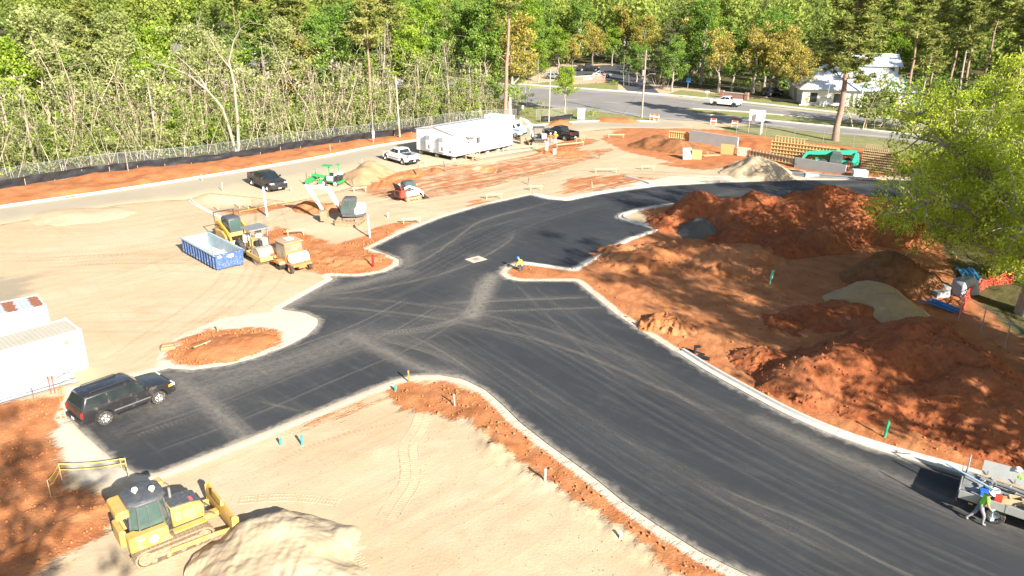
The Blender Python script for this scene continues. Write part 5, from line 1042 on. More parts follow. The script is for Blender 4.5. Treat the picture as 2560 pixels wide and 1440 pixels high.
# ---- excavators
def excavator(name, label, loc, rz, house, k=1.0, canopy=False, stickpts=None, boompts=None, buck=None):
    """rz: heading of the tracks, house: heading of the upper works relative to them"""
    o = thing(name, label, 'excavator', loc, rz); o.scale = (k, k, k); W = 1.15
    for s in (-1, 1): track(o, s * .92, 1.75, .58, .42, 0)
    MB().bb(-.7, .7, -.7, .7, .3, .62).build('undercarriage', M_TRK, o, .04); MB().cyl((0, 0, .6), (0, 0, .78), .55, 20).build('swing_ring', BLK, o)
    for s in (-1, 1): MB().bar((.6, s * .45, .4), (1.6, s * .5, .35), .12).build('blade_arm', M_TRK, o)
    MB().prism([(1.55, .02), (1.66, .0), (1.62, .3), (1.7, .55), (1.6, .57), (1.52, .3)], -1.15, 1.15).build('dozer_blade', M_TRK, o, .01)
    def rot(ch): ch.rotation_euler = (0, 0, house); return ch
    h = bpy.data.objects.new
    parts = []
    a = lambda ob: (parts.append(ob), ob)[1]
    a(MB().prism([(-1.15, -.75), (-1.35, -.4), (-1.4, 0), (-1.35, .4), (-1.15, .75), (-.6, 1.0), (.75, 1.0), (.95, .55), (.95, -.55), (.75, -1.0), (-.6, -1.0)], .78, 1.05, 'z').build('turntable', G_MACH, o, .03))
    if not canopy:
        a(MB().prism([(-1.2, -.8), (-1.42, -.3), (-1.42, .3), (-1.2, .8), (-.6, 1.0), (-.35, 1.0), (-.35, -1.0), (-.6, -1.0)], 1.05, 1.78, 'z').build('engine_cover', W_MACH, o, .08, True, 2)); a(MB().bb(-.35, .55, -1.0, -.15, 1.05, 1.5).build('side_cover', W_MACH, o, .06))
        cab = a(MB().prism([(-.62, 1.05), (-.62, 2.55), (-.45, 2.66), (.45, 2.66), (.62, 2.5), (.92, 1.5), (.85, 1.05)], .08, 1.0).build('cab', G_MACH, o, .05, True))
        for y in (.075, 1.005):
            for q in ([(.0, 1.25), (.0, 2.4), (.42, 2.42), (.78, 1.5), (.75, 1.25)], [(-.5, 1.62), (-.5, 2.4), (-.08, 2.4), (-.08, 1.62)]): MB().prism(q, y - .008, y + .008).build('cab_window', CABG, cab)
        MB().slab([(.64, .92, 2.42), (.64, .16, 2.42), (.93, .16, 1.52), (.93, .92, 1.52)], -.01).build('windshield', CABG, cab); MB().slab([(-.63, .2, 1.7), (-.63, .9, 1.7), (-.63, .9, 2.4), (-.63, .2, 2.4)], -.01).build('rear_window', CABG, cab)
    else:
        a(MB().prism([(-1.2, -.75), (-1.38, 0), (-1.2, .75), (-.6, .95), (-.45, .95), (-.45, -.95), (-.6, -.95)], 1.05, 1.6, 'z').build('engine_cover', W_MACH, o, .08, True, 2)); a(MB().bb(-.4, .1, -.35, .35, 1.05, 1.55).build('seat', SEAT, o, .06)); a(MB().bb(.5, .75, -.6, .6, 1.05, 1.3).build('control_console', G_MACH, o, .04))
        cn = a(MB().bb(-.9, .85, -.75, .75, 2.62, 2.70).build('canopy', G_MACH, o, .03))
        for x in (-.8, .72):
            for y in (-.68, .68): MB().bar((x, y, 1.05), (x, y, 2.64), .08).build('canopy_post', G_MACH, cn)
    bp = boompts or [(.95, 1.15), (1.55, 2.3), (2.0, 3.25), (2.8, 3.55), (3.95, 3.45)]; sp_ = stickpts or [(4.25, 3.75), (3.85, 3.2), (2.75, 1.25)]; bx, bz = buck or (2.7, .75)
    bm = a(boom(o, 'boom', bp, .26, [.36, .42, .5, .42, .26], W_MACH)); a(boom(o, 'stick', sp_, .22, [.16, .34, .2], W_MACH))
    a(cyls(o, 'boom_cylinder', (1.05, 1.0), bp[1], .07, .2)); a(cyls(o, 'stick_cylinder', (bp[2][0] + .1, bp[2][1] + .35), sp_[0], .06)); a(cyls(o, 'bucket_cylinder', (sp_[1][0] - .1, sp_[1][1] - .1), (bx + .25, bz + .4), .05))
    pf = [(bx + .30, bz + .38), (bx - .1, bz + .45), (bx - .42, bz + .2), (bx - .45, bz - .25), (bx - .15, bz - .55), (bx + .25, bz - .55), (bx + .3, bz - .48), (bx - .08, bz - .45), (bx - .33, bz - .2), (bx - .3, bz + .14), (bx - .05, bz + .33), (bx + .28, bz + .3)]
    bk = a(MB().prism(pf, -.38, .38).build('bucket', M_TRK, o))
    for s in (-1, 1): MB().prism(pf[:6], s * .36, s * .39).build('bucket_side', M_TRK, bk)
    for p in parts: rot(p)
    return o
tz = ang(G(925,545), G(893,572)); ce = G(880,556); hz = ang(ce, G(806,556)); excavator('excavator', 'white and grey excavator with its arm bent down to a dirt heap', drop(ce), tz, hz - tz, 1.0)
ce = G(1345,360); excavator('mini_excavator', 'small white excavator with canopy beside the site office', drop(ce), R(190), R(-4), .95, True, [(2.75, 4.15), (2.75, 3.6), (2.55, 1.6)], [(.95, 1.15), (1.05, 2.0), (1.15, 2.9), (1.7, 3.5), (2.45, 3.95)], (2.5, .95))
# ---- compact track loaders
def loader(label, loc, rz, cm, rear, armm, raised=0, k=1.0):
    o = thing('track_loader', label, 'track loader', loc, rz); o.scale = (k, k, k)
    for s in (-1, 1):
        track(o, s * .78, 1.45, .62, .38, 0); MB().prism([(-.95, .62), (-.95, 1.1), (.2, 1.15), (.75, .85), (.75, .62)], s * .56, s * .97).build('track_guard', cm, o, .04)
        boom(o, 'lift_arm', [(-1.15, 1.55), (-.5, 1.72), (.7, 1.2), (1.25, .75), (1.4, .3)], .14, [.2, .26, .28, .24, .16], armm, .015).location = (0, s * .80, 0); cyls(o, 'lift_cylinder', (-.9, .95), (.2, 1.4), .05, s * .66)
    MB().bb(-1.3, .8, -.56, .56, .4, 1.05).build('body', cm, o, .05)
    MB().prism([(-1.55, .45), (-1.6, .8), (-1.5, 1.32), (-.8, 1.4), (-.8, .45)], -.74, .74).build('engine_door', rear, o, .05); MB().bb(-1.62, -1.585, -.4, .4, .62, 1.18).build('rear_grille', BLK, o, .01)
    cab = MB().prism([(-.78, 1.05), (-.78, 2.02), (-.6, 2.14), (.45, 2.14), (.6, 2.02), (.72, 1.0)], -.5, .5).build('cab', G_MACH, o, .06, True)
    for s in (-1, 1): MB().prism([(-.62, 1.35), (-.62, 1.98), (.42, 1.98), (.55, 1.35)], s * .5 - .006, s * .5 + .006).build('cab_window', CABG, cab)
    MB().slab([(.62, -.42, 1.98), (.62, .42, 1.98), (.72, .42, 1.1), (.72, -.42, 1.1)], .01).build('cab_door', CABG, cab)
    bk = MB().prism([(1.35, .02), (2.05, .02), (2.05, .06), (1.45, .1), (1.4, .6), (1.34, .6)], -.95, .95).build('bucket', BLK if rear is RED else W_MACH, o)
    for s in (-1, 1): MB().prism([(1.35, .02), (2.05, .02), (1.4, .6)], s * .93, s * .96).build('bucket_side', BLK if rear is RED else W_MACH, bk)
    if raised: MB().slab([(-1.5, -.7, 1.35), (-1.5, .7, 1.35), (-1.75, .7, 2.0), (-1.75, -.7, 2.0)], .05).build('open_hood', BLK, o)
    else:
        g = MB()
        for s in (-1, 1): g.tube([(-1.2, s * .8, 1.5), (-1.35, s * .8, 2.3), (-1.1, s * .8, 2.35)], .035, 6)
        g.tube([(-1.35, -.8, 2.3), (-1.35, .8, 2.3)], .035, 6); g.build('rear_guard', BLK, o)
    return o
loader('white track loader with a red rear door standing on the dirt mid-site', drop(G(1024,498)), ang(G(1000,512), G(1066,500)), W_MACH, RED, W_MACH, 1, .95)
RZ = R(-46); loader('yellow track loader parked at the back of the machine row', drop(G(585,606)), RZ, Y_OLD, Y_OLD, Y_LOAD, 0, 1.15)
# ---- soil roller
def roller(loc, rz):
    o = thing('soil_roller', 'faded yellow soil roller with steel drum and flat canopy', 'road roller', loc, rz)
    for s in (-1, 1): wheel(o, -1.5, s * .85, .72, .5, Y_OLD, 6, hub=.5)
    MB().prism([(-2.3, .75), (-2.3, 1.35), (-1.2, 1.55), (-.3, 1.5), (-.3, .75)], -.6, .6).build('engine_hood', Y_OLD, o, .06); MB().bb(-.3, .5, -.75, .75, .7, 1.1).build('platform', Y_OLD, o, .04)
    MB().bb(-.15, .3, -.3, .3, 1.1, 1.55).build('seat', SEAT, o, .06); MB().bar((.45, 0, 1.1), (.32, 0, 1.75), .1).build('steering_column', BLK, o); MB().lathe([(.17, 0), (.2, .02), (.17, .04)], (.30, 0, 1.78), 'z', 16).build('steering_wheel', BLK, o)
    for y in (-.55, .55): MB().lathe([(0, 0), (.28, 0), (.3, .25), (.26, .7), (0, .72)], (-.9, y, 1.35), 'z', 12).build('air_cleaner', CREAM, o)
    MB().bb(-.2, .45, .3, .78, 1.1, 1.7).build('fuel_tank', CREAM, o, .06)
    cn = MB().loft([[(-1.1, -.95, 2.62), (.7, -.95, 2.62), (.7, .95, 2.62), (-1.1, .95, 2.62)], [(-1.0, -.85, 2.72), (.6, -.85, 2.72), (.6, .85, 2.72), (-1.0, .85, 2.72)]]).build('canopy', G_LT, o, .02)
    for x in (-.8, .4):
        for y in (-.75, .75): MB().bar((x, y, 1.05), (x, y, 2.64), .09).build('canopy_post', G_LT, cn)
    fr = MB()
    for s in (-1, 1): fr.bar((.2, s * 1.12, .75), (2.65, s * 1.12, .72), .12, .34)
    fr.bar((2.65, -1.15, .72), (2.65, 1.15, .72), .14, .34); fr.bar((.2, -1.15, .75), (.2, 1.15, .75), .16, .4); fr.build('drum_frame', Y_OLD, o, .02)
    MB().lathe([(0, -1.04), (.2, -1.04), (.62, -1.0), (.66, -1.04), (.74, -1.04), (.75, 0), (.74, 1.04), (.66, 1.04), (.62, 1.0), (.2, 1.04), (0, 1.04)], (1.55, 0, .75), 'y', 32).build('drum', paint('worn_drum_steel', (.46, .41, .35), .55, .4, .15, 1.5, dirt=.5, dcol=MUD), o, smooth=True)
    for s in (-1, 1): MB().tube([(.5, s * .75, 1.1), (.5, s * .75, 1.9), (-.2, s * .75, 1.9), (-.2, s * .75, 1.1)], .025, 6).build('hand_rail', BLK, o)
    return o
roller(drop(G(648,646)), RZ)
# ---- road broom
def broom(loc, rz):
    o = thing('road_sweeper', 'faded orange road sweeper with glass cab and white tank', 'sweeper', loc, rz)
    for x, r in ((-1.3, .42), (1.55, .36)):
        for s in (-1, 1): wheel(o, x, s * .8, r, .28, O_BRM, 5)
    MB().bb(-1.9, 2.05, -.35, .35, .42, .62).build('chassis', O_BRM, o, .03); MB().prism([(-2.0, .6), (-2.0, 1.35), (-1.7, 1.5), (-.75, 1.5), (-.75, .6)], -.6, .6).build('engine_hood', O_BRM, o, .12, True, 2)
    for s in (-1, 1): MB().prism([(-1.85, .75), (-1.7, .95), (-.9, .95), (-.75, .75)], s * .62, s * .98).build('mudguard', O_BRM, o, .02)
    cab = MB().prism([(-.75, .62), (-.78, 2.25), (.75, 2.25), (.85, 1.4), (.8, .62)], -.78, .78).build('cab', O_BRM, o, .04)
    for s in (-1, 1):
        for x0, x1 in ((-.66, -.02), (.06, .68)): MB().bb(x0, x1, s * .785 - .006, s * .785 + .006, .95, 2.08).build('cab_window', paint('dusty_cab_glass', (.20, .2, .15), .2, 0, .3, 1.5, dirt=.3, dcol=MUD), cab)
    MB().slab([(.775, -.68, 2.1), (.775, .68, 2.1), (.855, .68, 1.32), (.855, -.68, 1.32)], .008).build('windshield', _mats['dusty_cab_glass'], cab); MB().slab([(-.79, .66, .95), (-.79, -.66, .95), (-.79, -.66, 2.08), (-.79, .66, 2.08)], .008).build('rear_window', _mats['dusty_cab_glass'], cab)
    MB().bb(-.9, .88, -.88, .88, 2.25, 2.33).build('cab_roof', paint('weathered_roof_tan', (.38, .28, .17), .8, 0, .2, 2), o, .02); MB().bb(-.35, .3, -.3, .35, 2.33, 2.47).build('roof_hatch', CREAM, o, .04)
    br = MB(); br.lathe([(.12, -1.15), (.38, -1.15), (.40, 0), (.38, 1.15), (.12, 1.15)], (.35, 0, .4), 'y', 22); br.v = [(x + .25 * y, y, z) for x, y, z in br.v]; br.build('broom_drum', BLK, o)
    hd = MB().prism([(-.25, .55), (-.15, .8), (.3, .9), (.75, .8), (.85, .55)], -1.25, 1.25); hd.v = [(x + .25 * y, y, z) for x, y, z in hd.v]; hd.build('broom_hood', O_BRM, o, .03)
    tk = MB().lathe([(0, -.82), (.3, -.82), (.42, -.72), (.44, -.3), (.43, 0), (.44, .3), (.42, .72), (.3, .82), (0, .82)], (1.45, 0, 1.18), 'y', 22).build('water_tank', paint('white_plastic_tank', (.78, .74, .66), .5, 0, .06, 3), o, smooth=True)
    for y in (-.35, .35): MB().lathe([(.44, -.03), (.455, -.03), (.455, .03), (.44, .03)], (1.45, y, 1.18), 'y', 22).build('tank_strap', STEEL, tk)
    MB().bb(.95, 2.1, -.85, .85, .62, .78).build('tank_cradle', O_BRM, o, .03)
    return o
broom(drop(G(727,668)), RZ)
# ---- green ride-on laser screed
def screed(loc, rz):
    o = thing('concrete_screed', 'bright green ride-on concrete screed with small sunshade', 'screed', loc, rz)
    for x in (-.7, .8):
        for s in (-1, 1): wheel(o, x, s * .7, .36, .24, WHITE, 4)
    MB().bb(-1.1, 1.1, -.5, .5, .4, .62).build('chassis', GRN, o, .03); MB().bb(.5, 1.15, -.62, .62, .62, 1.15).build('engine_box', BLK, o, .05); MB().bb(-.3, .45, -.75, -.35, .62, 1.15).build('side_panel', W_MACH, o, .06); MB().bb(-.3, .45, .35, .75, .62, 1.15).build('side_panel', W_MACH, o, .06); MB().bb(1.0, 1.35, -.8, .8, .35, .62).build('front_bumper', GRN, o, .04); MB().bb(.55, 1.1, .3, .85, 1.15, 1.5).build('water_tank', W_MACH, o, .06)
    MB().bb(-.25, .2, -.25, .25, .9, 1.4).build('seat', SEAT, o, .05); MB().bar((.0, -.55, .62), (.0, -.55, 2.35), .09).build('mast', GRN, o); MB().bar((.7, .5, 1.15), (.7, .5, 2.35), .07).build('mast', GRN, o)
    MB().bb(-.75, .4, -1.0, -.1, 2.35, 2.41).build('sunshade', GRN, o, .015); MB().bb(.45, .85, .2, .8, 2.32, 2.37).build('laser_bracket', GRN, o, .01)
    boom(o, 'boom', [(-.9, .9), (-1.8, 1.05), (-2.5, 1.0)], .25, [.3, .28, .25], GRN); MB().bb(-2.75, -2.45, -1.3, 1.3, .25, .75).build('screed_head', GRN, o, .03)
    for s in (-1, 1): MB().bar((-2.6, s * 1.1, .7), (-2.6, s * 1.1, 1.55), .06).build('laser_mast', RED if s < 0 else GRN, o)
    MB().bb(-1.3, -.75, -.9, -.45, .2, .65).build('outrigger', GRN, o, .03); MB().bb(-1.3, -.75, .45, .9, .2, .65).build('outrigger', GRN, o, .03)
    return o
screed(drop(G(830,461)), R(-14))
# ---- telehandler
def telehandler(loc, rz):
    o = thing('telehandler', 'teal telehandler parked in front of the timber formwork', 'telehandler', loc, rz)
    for x in (-1.6, 1.6):
        for s in (-1, 1): wheel(o, x, s * .95, .65, .42, O_BRM, 4, hub=.5)
    MB().bb(-2.6, 2.5, -.7, .7, .6, 1.1).build('chassis', TEAL, o, .05); MB().prism([(-2.75, .6), (-2.85, 1.2), (-2.6, 2.3), (-2.2, 2.3), (-1.9, 1.1)], -.6, .6).build('rear_tower', TEAL, o, .05)
    MB().bb(-.8, .8, -1.25, -.5, .75, 1.45).build('engine_box', TEAL, o, .08); cab = MB().prism([(-.7, .8), (-.7, 2.1), (-.4, 2.3), (.55, 2.3), (.8, 1.6), (.8, .8)], .3, 1.2).build('cab', G_MACH, o, .05)
    MB().prism([(-.55, 1.4), (-.55, 2.05), (.45, 2.1), (.65, 1.6), (.6, 1.4)], 1.195, 1.21).build('cab_window', CABG, cab)
    bm = boom(o, 'boom', [(-2.5, 2.25), (0, 2.1), (3.0, 1.85)], .5, [.55, .5, .45], TEAL, .03); boom(o, 'boom_nose', [(2.9, 1.9), (3.6, 1.75), (4.0, 1.1), (4.0, .5)], .42, [.4, .42, .35, .25], TEAL, .03)
    fc = MB().bb(4.1, 4.2, -.65, .65, .3, 1.0); 
    fc.build('fork_carriage', BLK, o)
    for s in (-1, 1): MB().bb(4.2, 5.3, s * .4 - .06, s * .4 + .06, .3, .36).build('fork', BLK, o)
    return o
telehandler(drop(G(2085,421)), R(163))
# ================================================================== site office, containers, skip
def ribbed(mb, a, b, z0, z1, pitch=.28, dep=.03):
    """corrugated wall sheet between ground points a and b (outward to the right of a->b)"""
    a, b = Vector(a), Vector(b); L = (b - a).length; d = (b - a) / L; n = Vector((d.y, -d.x, 0)); k = int(L / pitch); p = []
    for i in range(k):
        s = L * i / k; w = L / k
        for f, o in ((0, 0), (.5, 0), (.58, dep), (.92, dep)): p.append(a + d * (s + w * f) + n * o)
    p.append(b); vs = [(q.x, q.y, z0) for q in p] + [(q.x, q.y, z1) for q in p]; m = len(p)
    mb.add(vs, [(i, i + 1, m + i + 1, m + i) for i in range(m - 1)])
OFFW = paint('white_metal_cladding', (.70, .70, .70), .45, 0, .04, 1, dirt=.1, dcol=(.5, .45, .38))
def office():
    N = G(1135,392,.6); Rr = G(1280,362,.6); ax = ang(N, Rr); L, W = 11.7, 7.2; z0, z1, zr = .62, 3.42, 4.0
    o = thing('site_office', 'long white modular site office with low gable roof', 'building', (N.x, N.y, 0), ax)
    # local: x along the long front wall, y to the back
    m = MB(); ribbed(m, (0, 0, 0), (L, 0, 0), z0, z1); ribbed(m, (L, 0, 0), (L, W, 0), z0, z1); ribbed(m, (L, W, 0), (0, W, 0), z0, z1); ribbed(m, (0, W, 0), (0, 0, 0), z0, z1)
    for x in (-.0, L): m.add([(x, 0, z1), (x, W, z1), (x, W / 2, zr)], [(0, 1, 2)])
    w = m.build('wall', OFFW, o)
    rf = MB().slab([(-.1, -.12, z1 - .0), (L + .1, -.12, z1), (L + .1, W / 2, zr + .03), (-.1, W / 2, zr + .03)], .06).slab([(-.1, W / 2, zr + .03), (L + .1, W / 2, zr + .03), (L + .1, W + .12, z1), (-.1, W + .12, z1)], .06).build('roof', OFFW, o)
    MB().bb(-.1, L + .1, W / 2 - .25, W / 2 + .25, zr + .09, zr + .12).build('ridge_cap', GALV, rf)
    MB().bb(-.02, L + .02, -.02, W + .02, .48, .62).build('floor_frame', DARK, o)
    for x in np.linspace(.4, L - .4, 6):
        for y in (.5, W / 2, W - .5): MB().bb(x - .2, x + .2, y - .2, y + .2, -.1, .48).build('support_block', M_CONC, o)
    for y in (1.9, 4.4):
        ac = MB().bb(-.5, -.03, y - .45, y + .45, 1.0, 3.0).build('air_conditioner', OFFW, o, .03)
        for k in range(6): MB().bb(-.515, -.5, y - .38, y + .38, 2.35 + k * .1, 2.39 + k * .1).build('louvre', G_LT, ac)
        MB().bb(-.52, -.5, y - .38, y - .05, 1.2, 1.7).build('vent_grille', G_LT, ac)
    dr = MB().bb(2.3, 3.3, -.06, -.0, .66, 2.75).build('door', paint('door_white', (.72, .73, .74), .45), o, .01); MB().bb(2.55, 2.8, -.075, -.06, 2.0, 2.3).build('door_pane', GLASS, dr); MB().box((3.2, -.09, 1.6), (.05, .06, .12)).build('door_handle', STEEL, dr)
    MB().slab([(2.1, -.9, 2.9), (3.5, -.9, 2.9), (3.5, 0, 3.05), (2.1, 0, 3.05)], .05).build('door_canopy', GALV, o)
    wn_ = MB().bb(4.2, 5.0, -.05, 0, 1.7, 2.7).build('window', WHITE, o); MB().bb(4.28, 4.58, -.06, -.04, 1.78, 2.62).build('window_pane', GLASS, wn_); MB().bb(4.62, 4.92, -.06, -.04, 1.78, 2.62).build('window_pane', GLASS, wn_)
    st = MB().bb(2.1, 3.5, -1.4, -.02, .42, .5).build('landing', WOOD, o)
    for k in range(3): MB().bb(2.2 + 0, 3.4, -1.4 - .28 * (k + 1), -1.4 - .28 * k, .42 - .13 * (k + 1) - .04, .42 - .13 * (k + 1)).build('step', WOOD, st)
    for x in (2.15, 3.45):
        for y in (-1.35, -.1): MB().bb(x - .05, x + .05, y - .05, y + .05, 0, 1.4 if y < -.5 else .45).build('landing_post', WOOD, st)
    MB().bb(-.06, -.02, .5, .8, 1.0, 1.3).build('electric_box', G_LT, o); return o
office()
CONT = paint('white_container_paint', (.62, .60, .545), .5, 0, .06, .8, dirt=.14, dcol=(.45, .35, .25)); RUST = None
def rusty():
    t = NT('rusty_white_roof'); s = t.n('SeparateXYZ', Vector=t.pos()).outputs[0]
    st = t.m2('SINE', t.m2('MULTIPLY', s, 4.2)); n = t.noise(3, 5, .65); m = t.ss(t.m2('ADD', t.m2('MULTIPLY', st, .35), n), .52, .62)
    return t.fin(t.mix(m, (.40, .43, .45), t.mix(t.noise(9, 3), (.22, .075, .035), (.36, .15, .075))), .75)
RUST = rusty()
def container(label, corner, ax, L, W, H, roofm, door=False):
    """corner: near right bottom corner; long axis leaves it along ax"""
    o = thing('shipping_container', label, 'container', corner, ax)
    m = MB(); ribbed(m, (0, 0, 0), (L, 0, 0), .12, H - .1, .3, .035) ; ribbed(m, (L, -W, 0), (0, -W, 0), .12, H - .1, .3, .035); m.v = [(x, y, z) for x, y, z in m.v]
    w = MB(); w.v = m.v; w.f = m.f; w.bb(.03, L - .03, -W + .06, -.06, .13, H - .12); w.build('wall', CONT, o)
    fr = MB()
    for y in (-.06, -W + .06):
        fr.bb(0, L, y - .06, y + .06, 0, .14); fr.bb(0, L, y - .06, y + .06, H - .12, H)
        for x in (.07, L - .07): fr.bb(x - .07, x + .07, y - .065, y + .065, 0, H + .003)
    for x in (.05, L - .05): fr.bb(x - .05, x + .05, -W + .06, -.06, 0, .13); fr.bb(x - .05, x + .05, -W + .06, -.06, H - .11, H - .003)
    fr.build('frame', CONT, o)
    rm = MB(); k = int(L / .25); n_ = []
    for i in range(k):
        for f, z in ((0, 0), (.45, 0), (.55, .025), (.92, .025)): n_.append((.1 + (L - .2) * (i + f) / k, z))
    mm = len(n_); rm.add([(x, -.1, H - .04 + z) for x, z in n_] + [(x, -W + .1, H - .04 + z) for x, z in n_], [(i, i + 1, mm + i + 1, mm + i) for i in range(mm - 1)]); rm.build('roof', roofm, o)
    for x in (.09, L - .09):
        for y in (-.08, -W + .08): MB().box((x, y, H + .0), (.18, .17, .1)).build('corner_casting', CONT, o, .01)
    for s in (1, 2): MB().bb(-.03, .0, -W * s / 2 + .05, -W * (s - 1) / 2 - .05, .15, H - .13).build('end_door', CONT, o)
    for y in (.2, .4, .6, .8): MB().cyl((-.05, -W * y, .15), (-.05, -W * y, H - .15), .018, 6).build('lock_bar', GALV, o)
    return o
cc = G(222,920); o = container('white corrugated shipping container at the left edge nearest the SUV', (cc.x, cc.y, -.03), ang(G(205,822,2.59), G(0,878,2.59)), 6.06, 2.44, 2.59, paint('dusty_cream_roof', (.42, .38, .30), .7, 0, .1, 1, dirt=.2, dcol=(.5, .4, .26)))
MB().box((.95, .06, 2.05), (.16, .01, .22)).build('warning_sticker', paint('yellow_sticker', (.8, .55, .05), .5), o)
cc = G(115,762,2.4); o = container('older white container with rust streaked roof at the left edge', (cc.x, cc.y, -.03), ang(G(115,762,2.4), G(0,786,2.4)), 6.06, 2.44, 2.4, RUST)
dr = MB().bb(1.55, 2.55, .02, .05, .2, 2.05).build('side_door', paint('pale_blue_door', (.62, .68, .72), .4), o); MB().box((2.4, .06, 1.1), (.12, .03, .08)).build('door_handle', DARK, dr)
SKB = paint('chipped_blue_paint', (.05, .10, .235), .5, 0, .15, 5, dirt=.27, dcol=(.55, .57, .6)); SKI = paint('worn_skip_inside', (.34, .42, .45), .7, 0, .2, 1.5, dirt=.35, dcol=(.42, .36, .27))
def skip_bin():
    a, b = G(544,678), G(609,665); o = thing('dumpster', 'open blue roll-off dumpster with white scrap inside', 'dumpster', mid(a, b), R(134)); L, W, H = 6.5, 2.3, 1.35; h = W / 2
    # x runs from the near end back along the skip
    w = MB()
    for s in (-1, 1): w.slab([(0, s * h, .18), (L, s * h, .18), (L, s * (h + .02), H), (0, s * (h + .02), H)], .05 * s)
    sd = w.build('side_wall', SKB, o); sd['label'] = 'two blue side walls with chipped white edges'
    inn = MB()
    for s in (-1, 1): inn.slab([(.06, s * (h - .08), .25), (L - .06, s * (h - .08), .25), (L - .06, s * (h - .06), H - .03), (.06, s * (h - .06), H - .03)], .02 * s)
    inn.bb(.05, L - .05, -h + .06, h - .06, .2, .26); inn.build('inside_lining', SKI, o)
    MB().bb(-.06, .0, -h - .03, h + .03, .18, H).build('end_gate', SKB, o, .015); MB().bb(L, L + .06, -h - .03, h + .03, .18, H).build('front_wall', SKI, o)
    for s in (-1, 1):
        for k in range(12): MB().box((.3 + k * (L - .6) / 11, s * (h + .09), .78), (.1, .1, 1.08)).build('rib', SKB, o)
        MB().bb(-.08, L + .06, s * h - .08, s * h + .16 if s > 0 else s * h + .08, H - .05, H + .05) if False else MB().box((L / 2, s * (h + .05), H + .01), (L + .14, .2, .1)).build('top_rail', SKI, o); MB().box((L / 2, s * (h - .3), .1), (L, .12, .2)).build('skid_rail', SKB, o)
    MB().box((-.065, 0, H + .01), (.14, W + .2, .1)).build('top_rail', SKB, o); MB().box((-.075, 0, .75), (.05, W, .07)).build('gate_bar', SKB, o); MB().box((-.07, -.1, 1.12), (.02, .45, .26)).build('white_placard', PLATE, o); MB().box((-.07, .85, 1.2), (.02, .28, .2)).build('white_placard', PLATE, o)
    sh = MB(); random.seed(9)
    for _ in range(46):
        x, y = random.uniform(.6, 4.6), random.uniform(-.85, .85); sh.box((x, y, .32 + random.random() * .35 * (1 - abs(y))), (random.uniform(.3, 1.0), random.uniform(.2, .6), .03), random.uniform(0, 3), random.uniform(-.5, .5), random.uniform(-.5, .5))
    tag(sh.build('scrap_pile', paint('white_drywall_scrap', (.66, .64, .60), .9, 0, .15, 3)), 'white board scrap heaped inside the blue dumpster', 'scrap', kind='stuff').matrix_basis = Matrix.Translation(o.location) @ Matrix.Rotation(R(134), 4, 'Z')
skip_bin()
# bundle of steel studs by the containers
def studs():
    a = G(170,938); ax = R(180 + 43); o = thing('steel_stud_bundle', 'long bundle of pale steel studs lying along the white container', 'steel bundle', (a.x, a.y, 0), ax); random.seed(4)
    for i in range(26):
        y = .1 + (i % 9) * .17 + random.uniform(-.03, .03); z = .05 + (i // 9) * .1; x0 = random.uniform(-.4, .6); MB().box((3.2 + x0, y, z + gz(a.x, a.y) + .03), (6.2, .14, .07), random.uniform(-.02, .02)).build('steel_stud', GALV if i % 4 else STEEL, o)
studs()
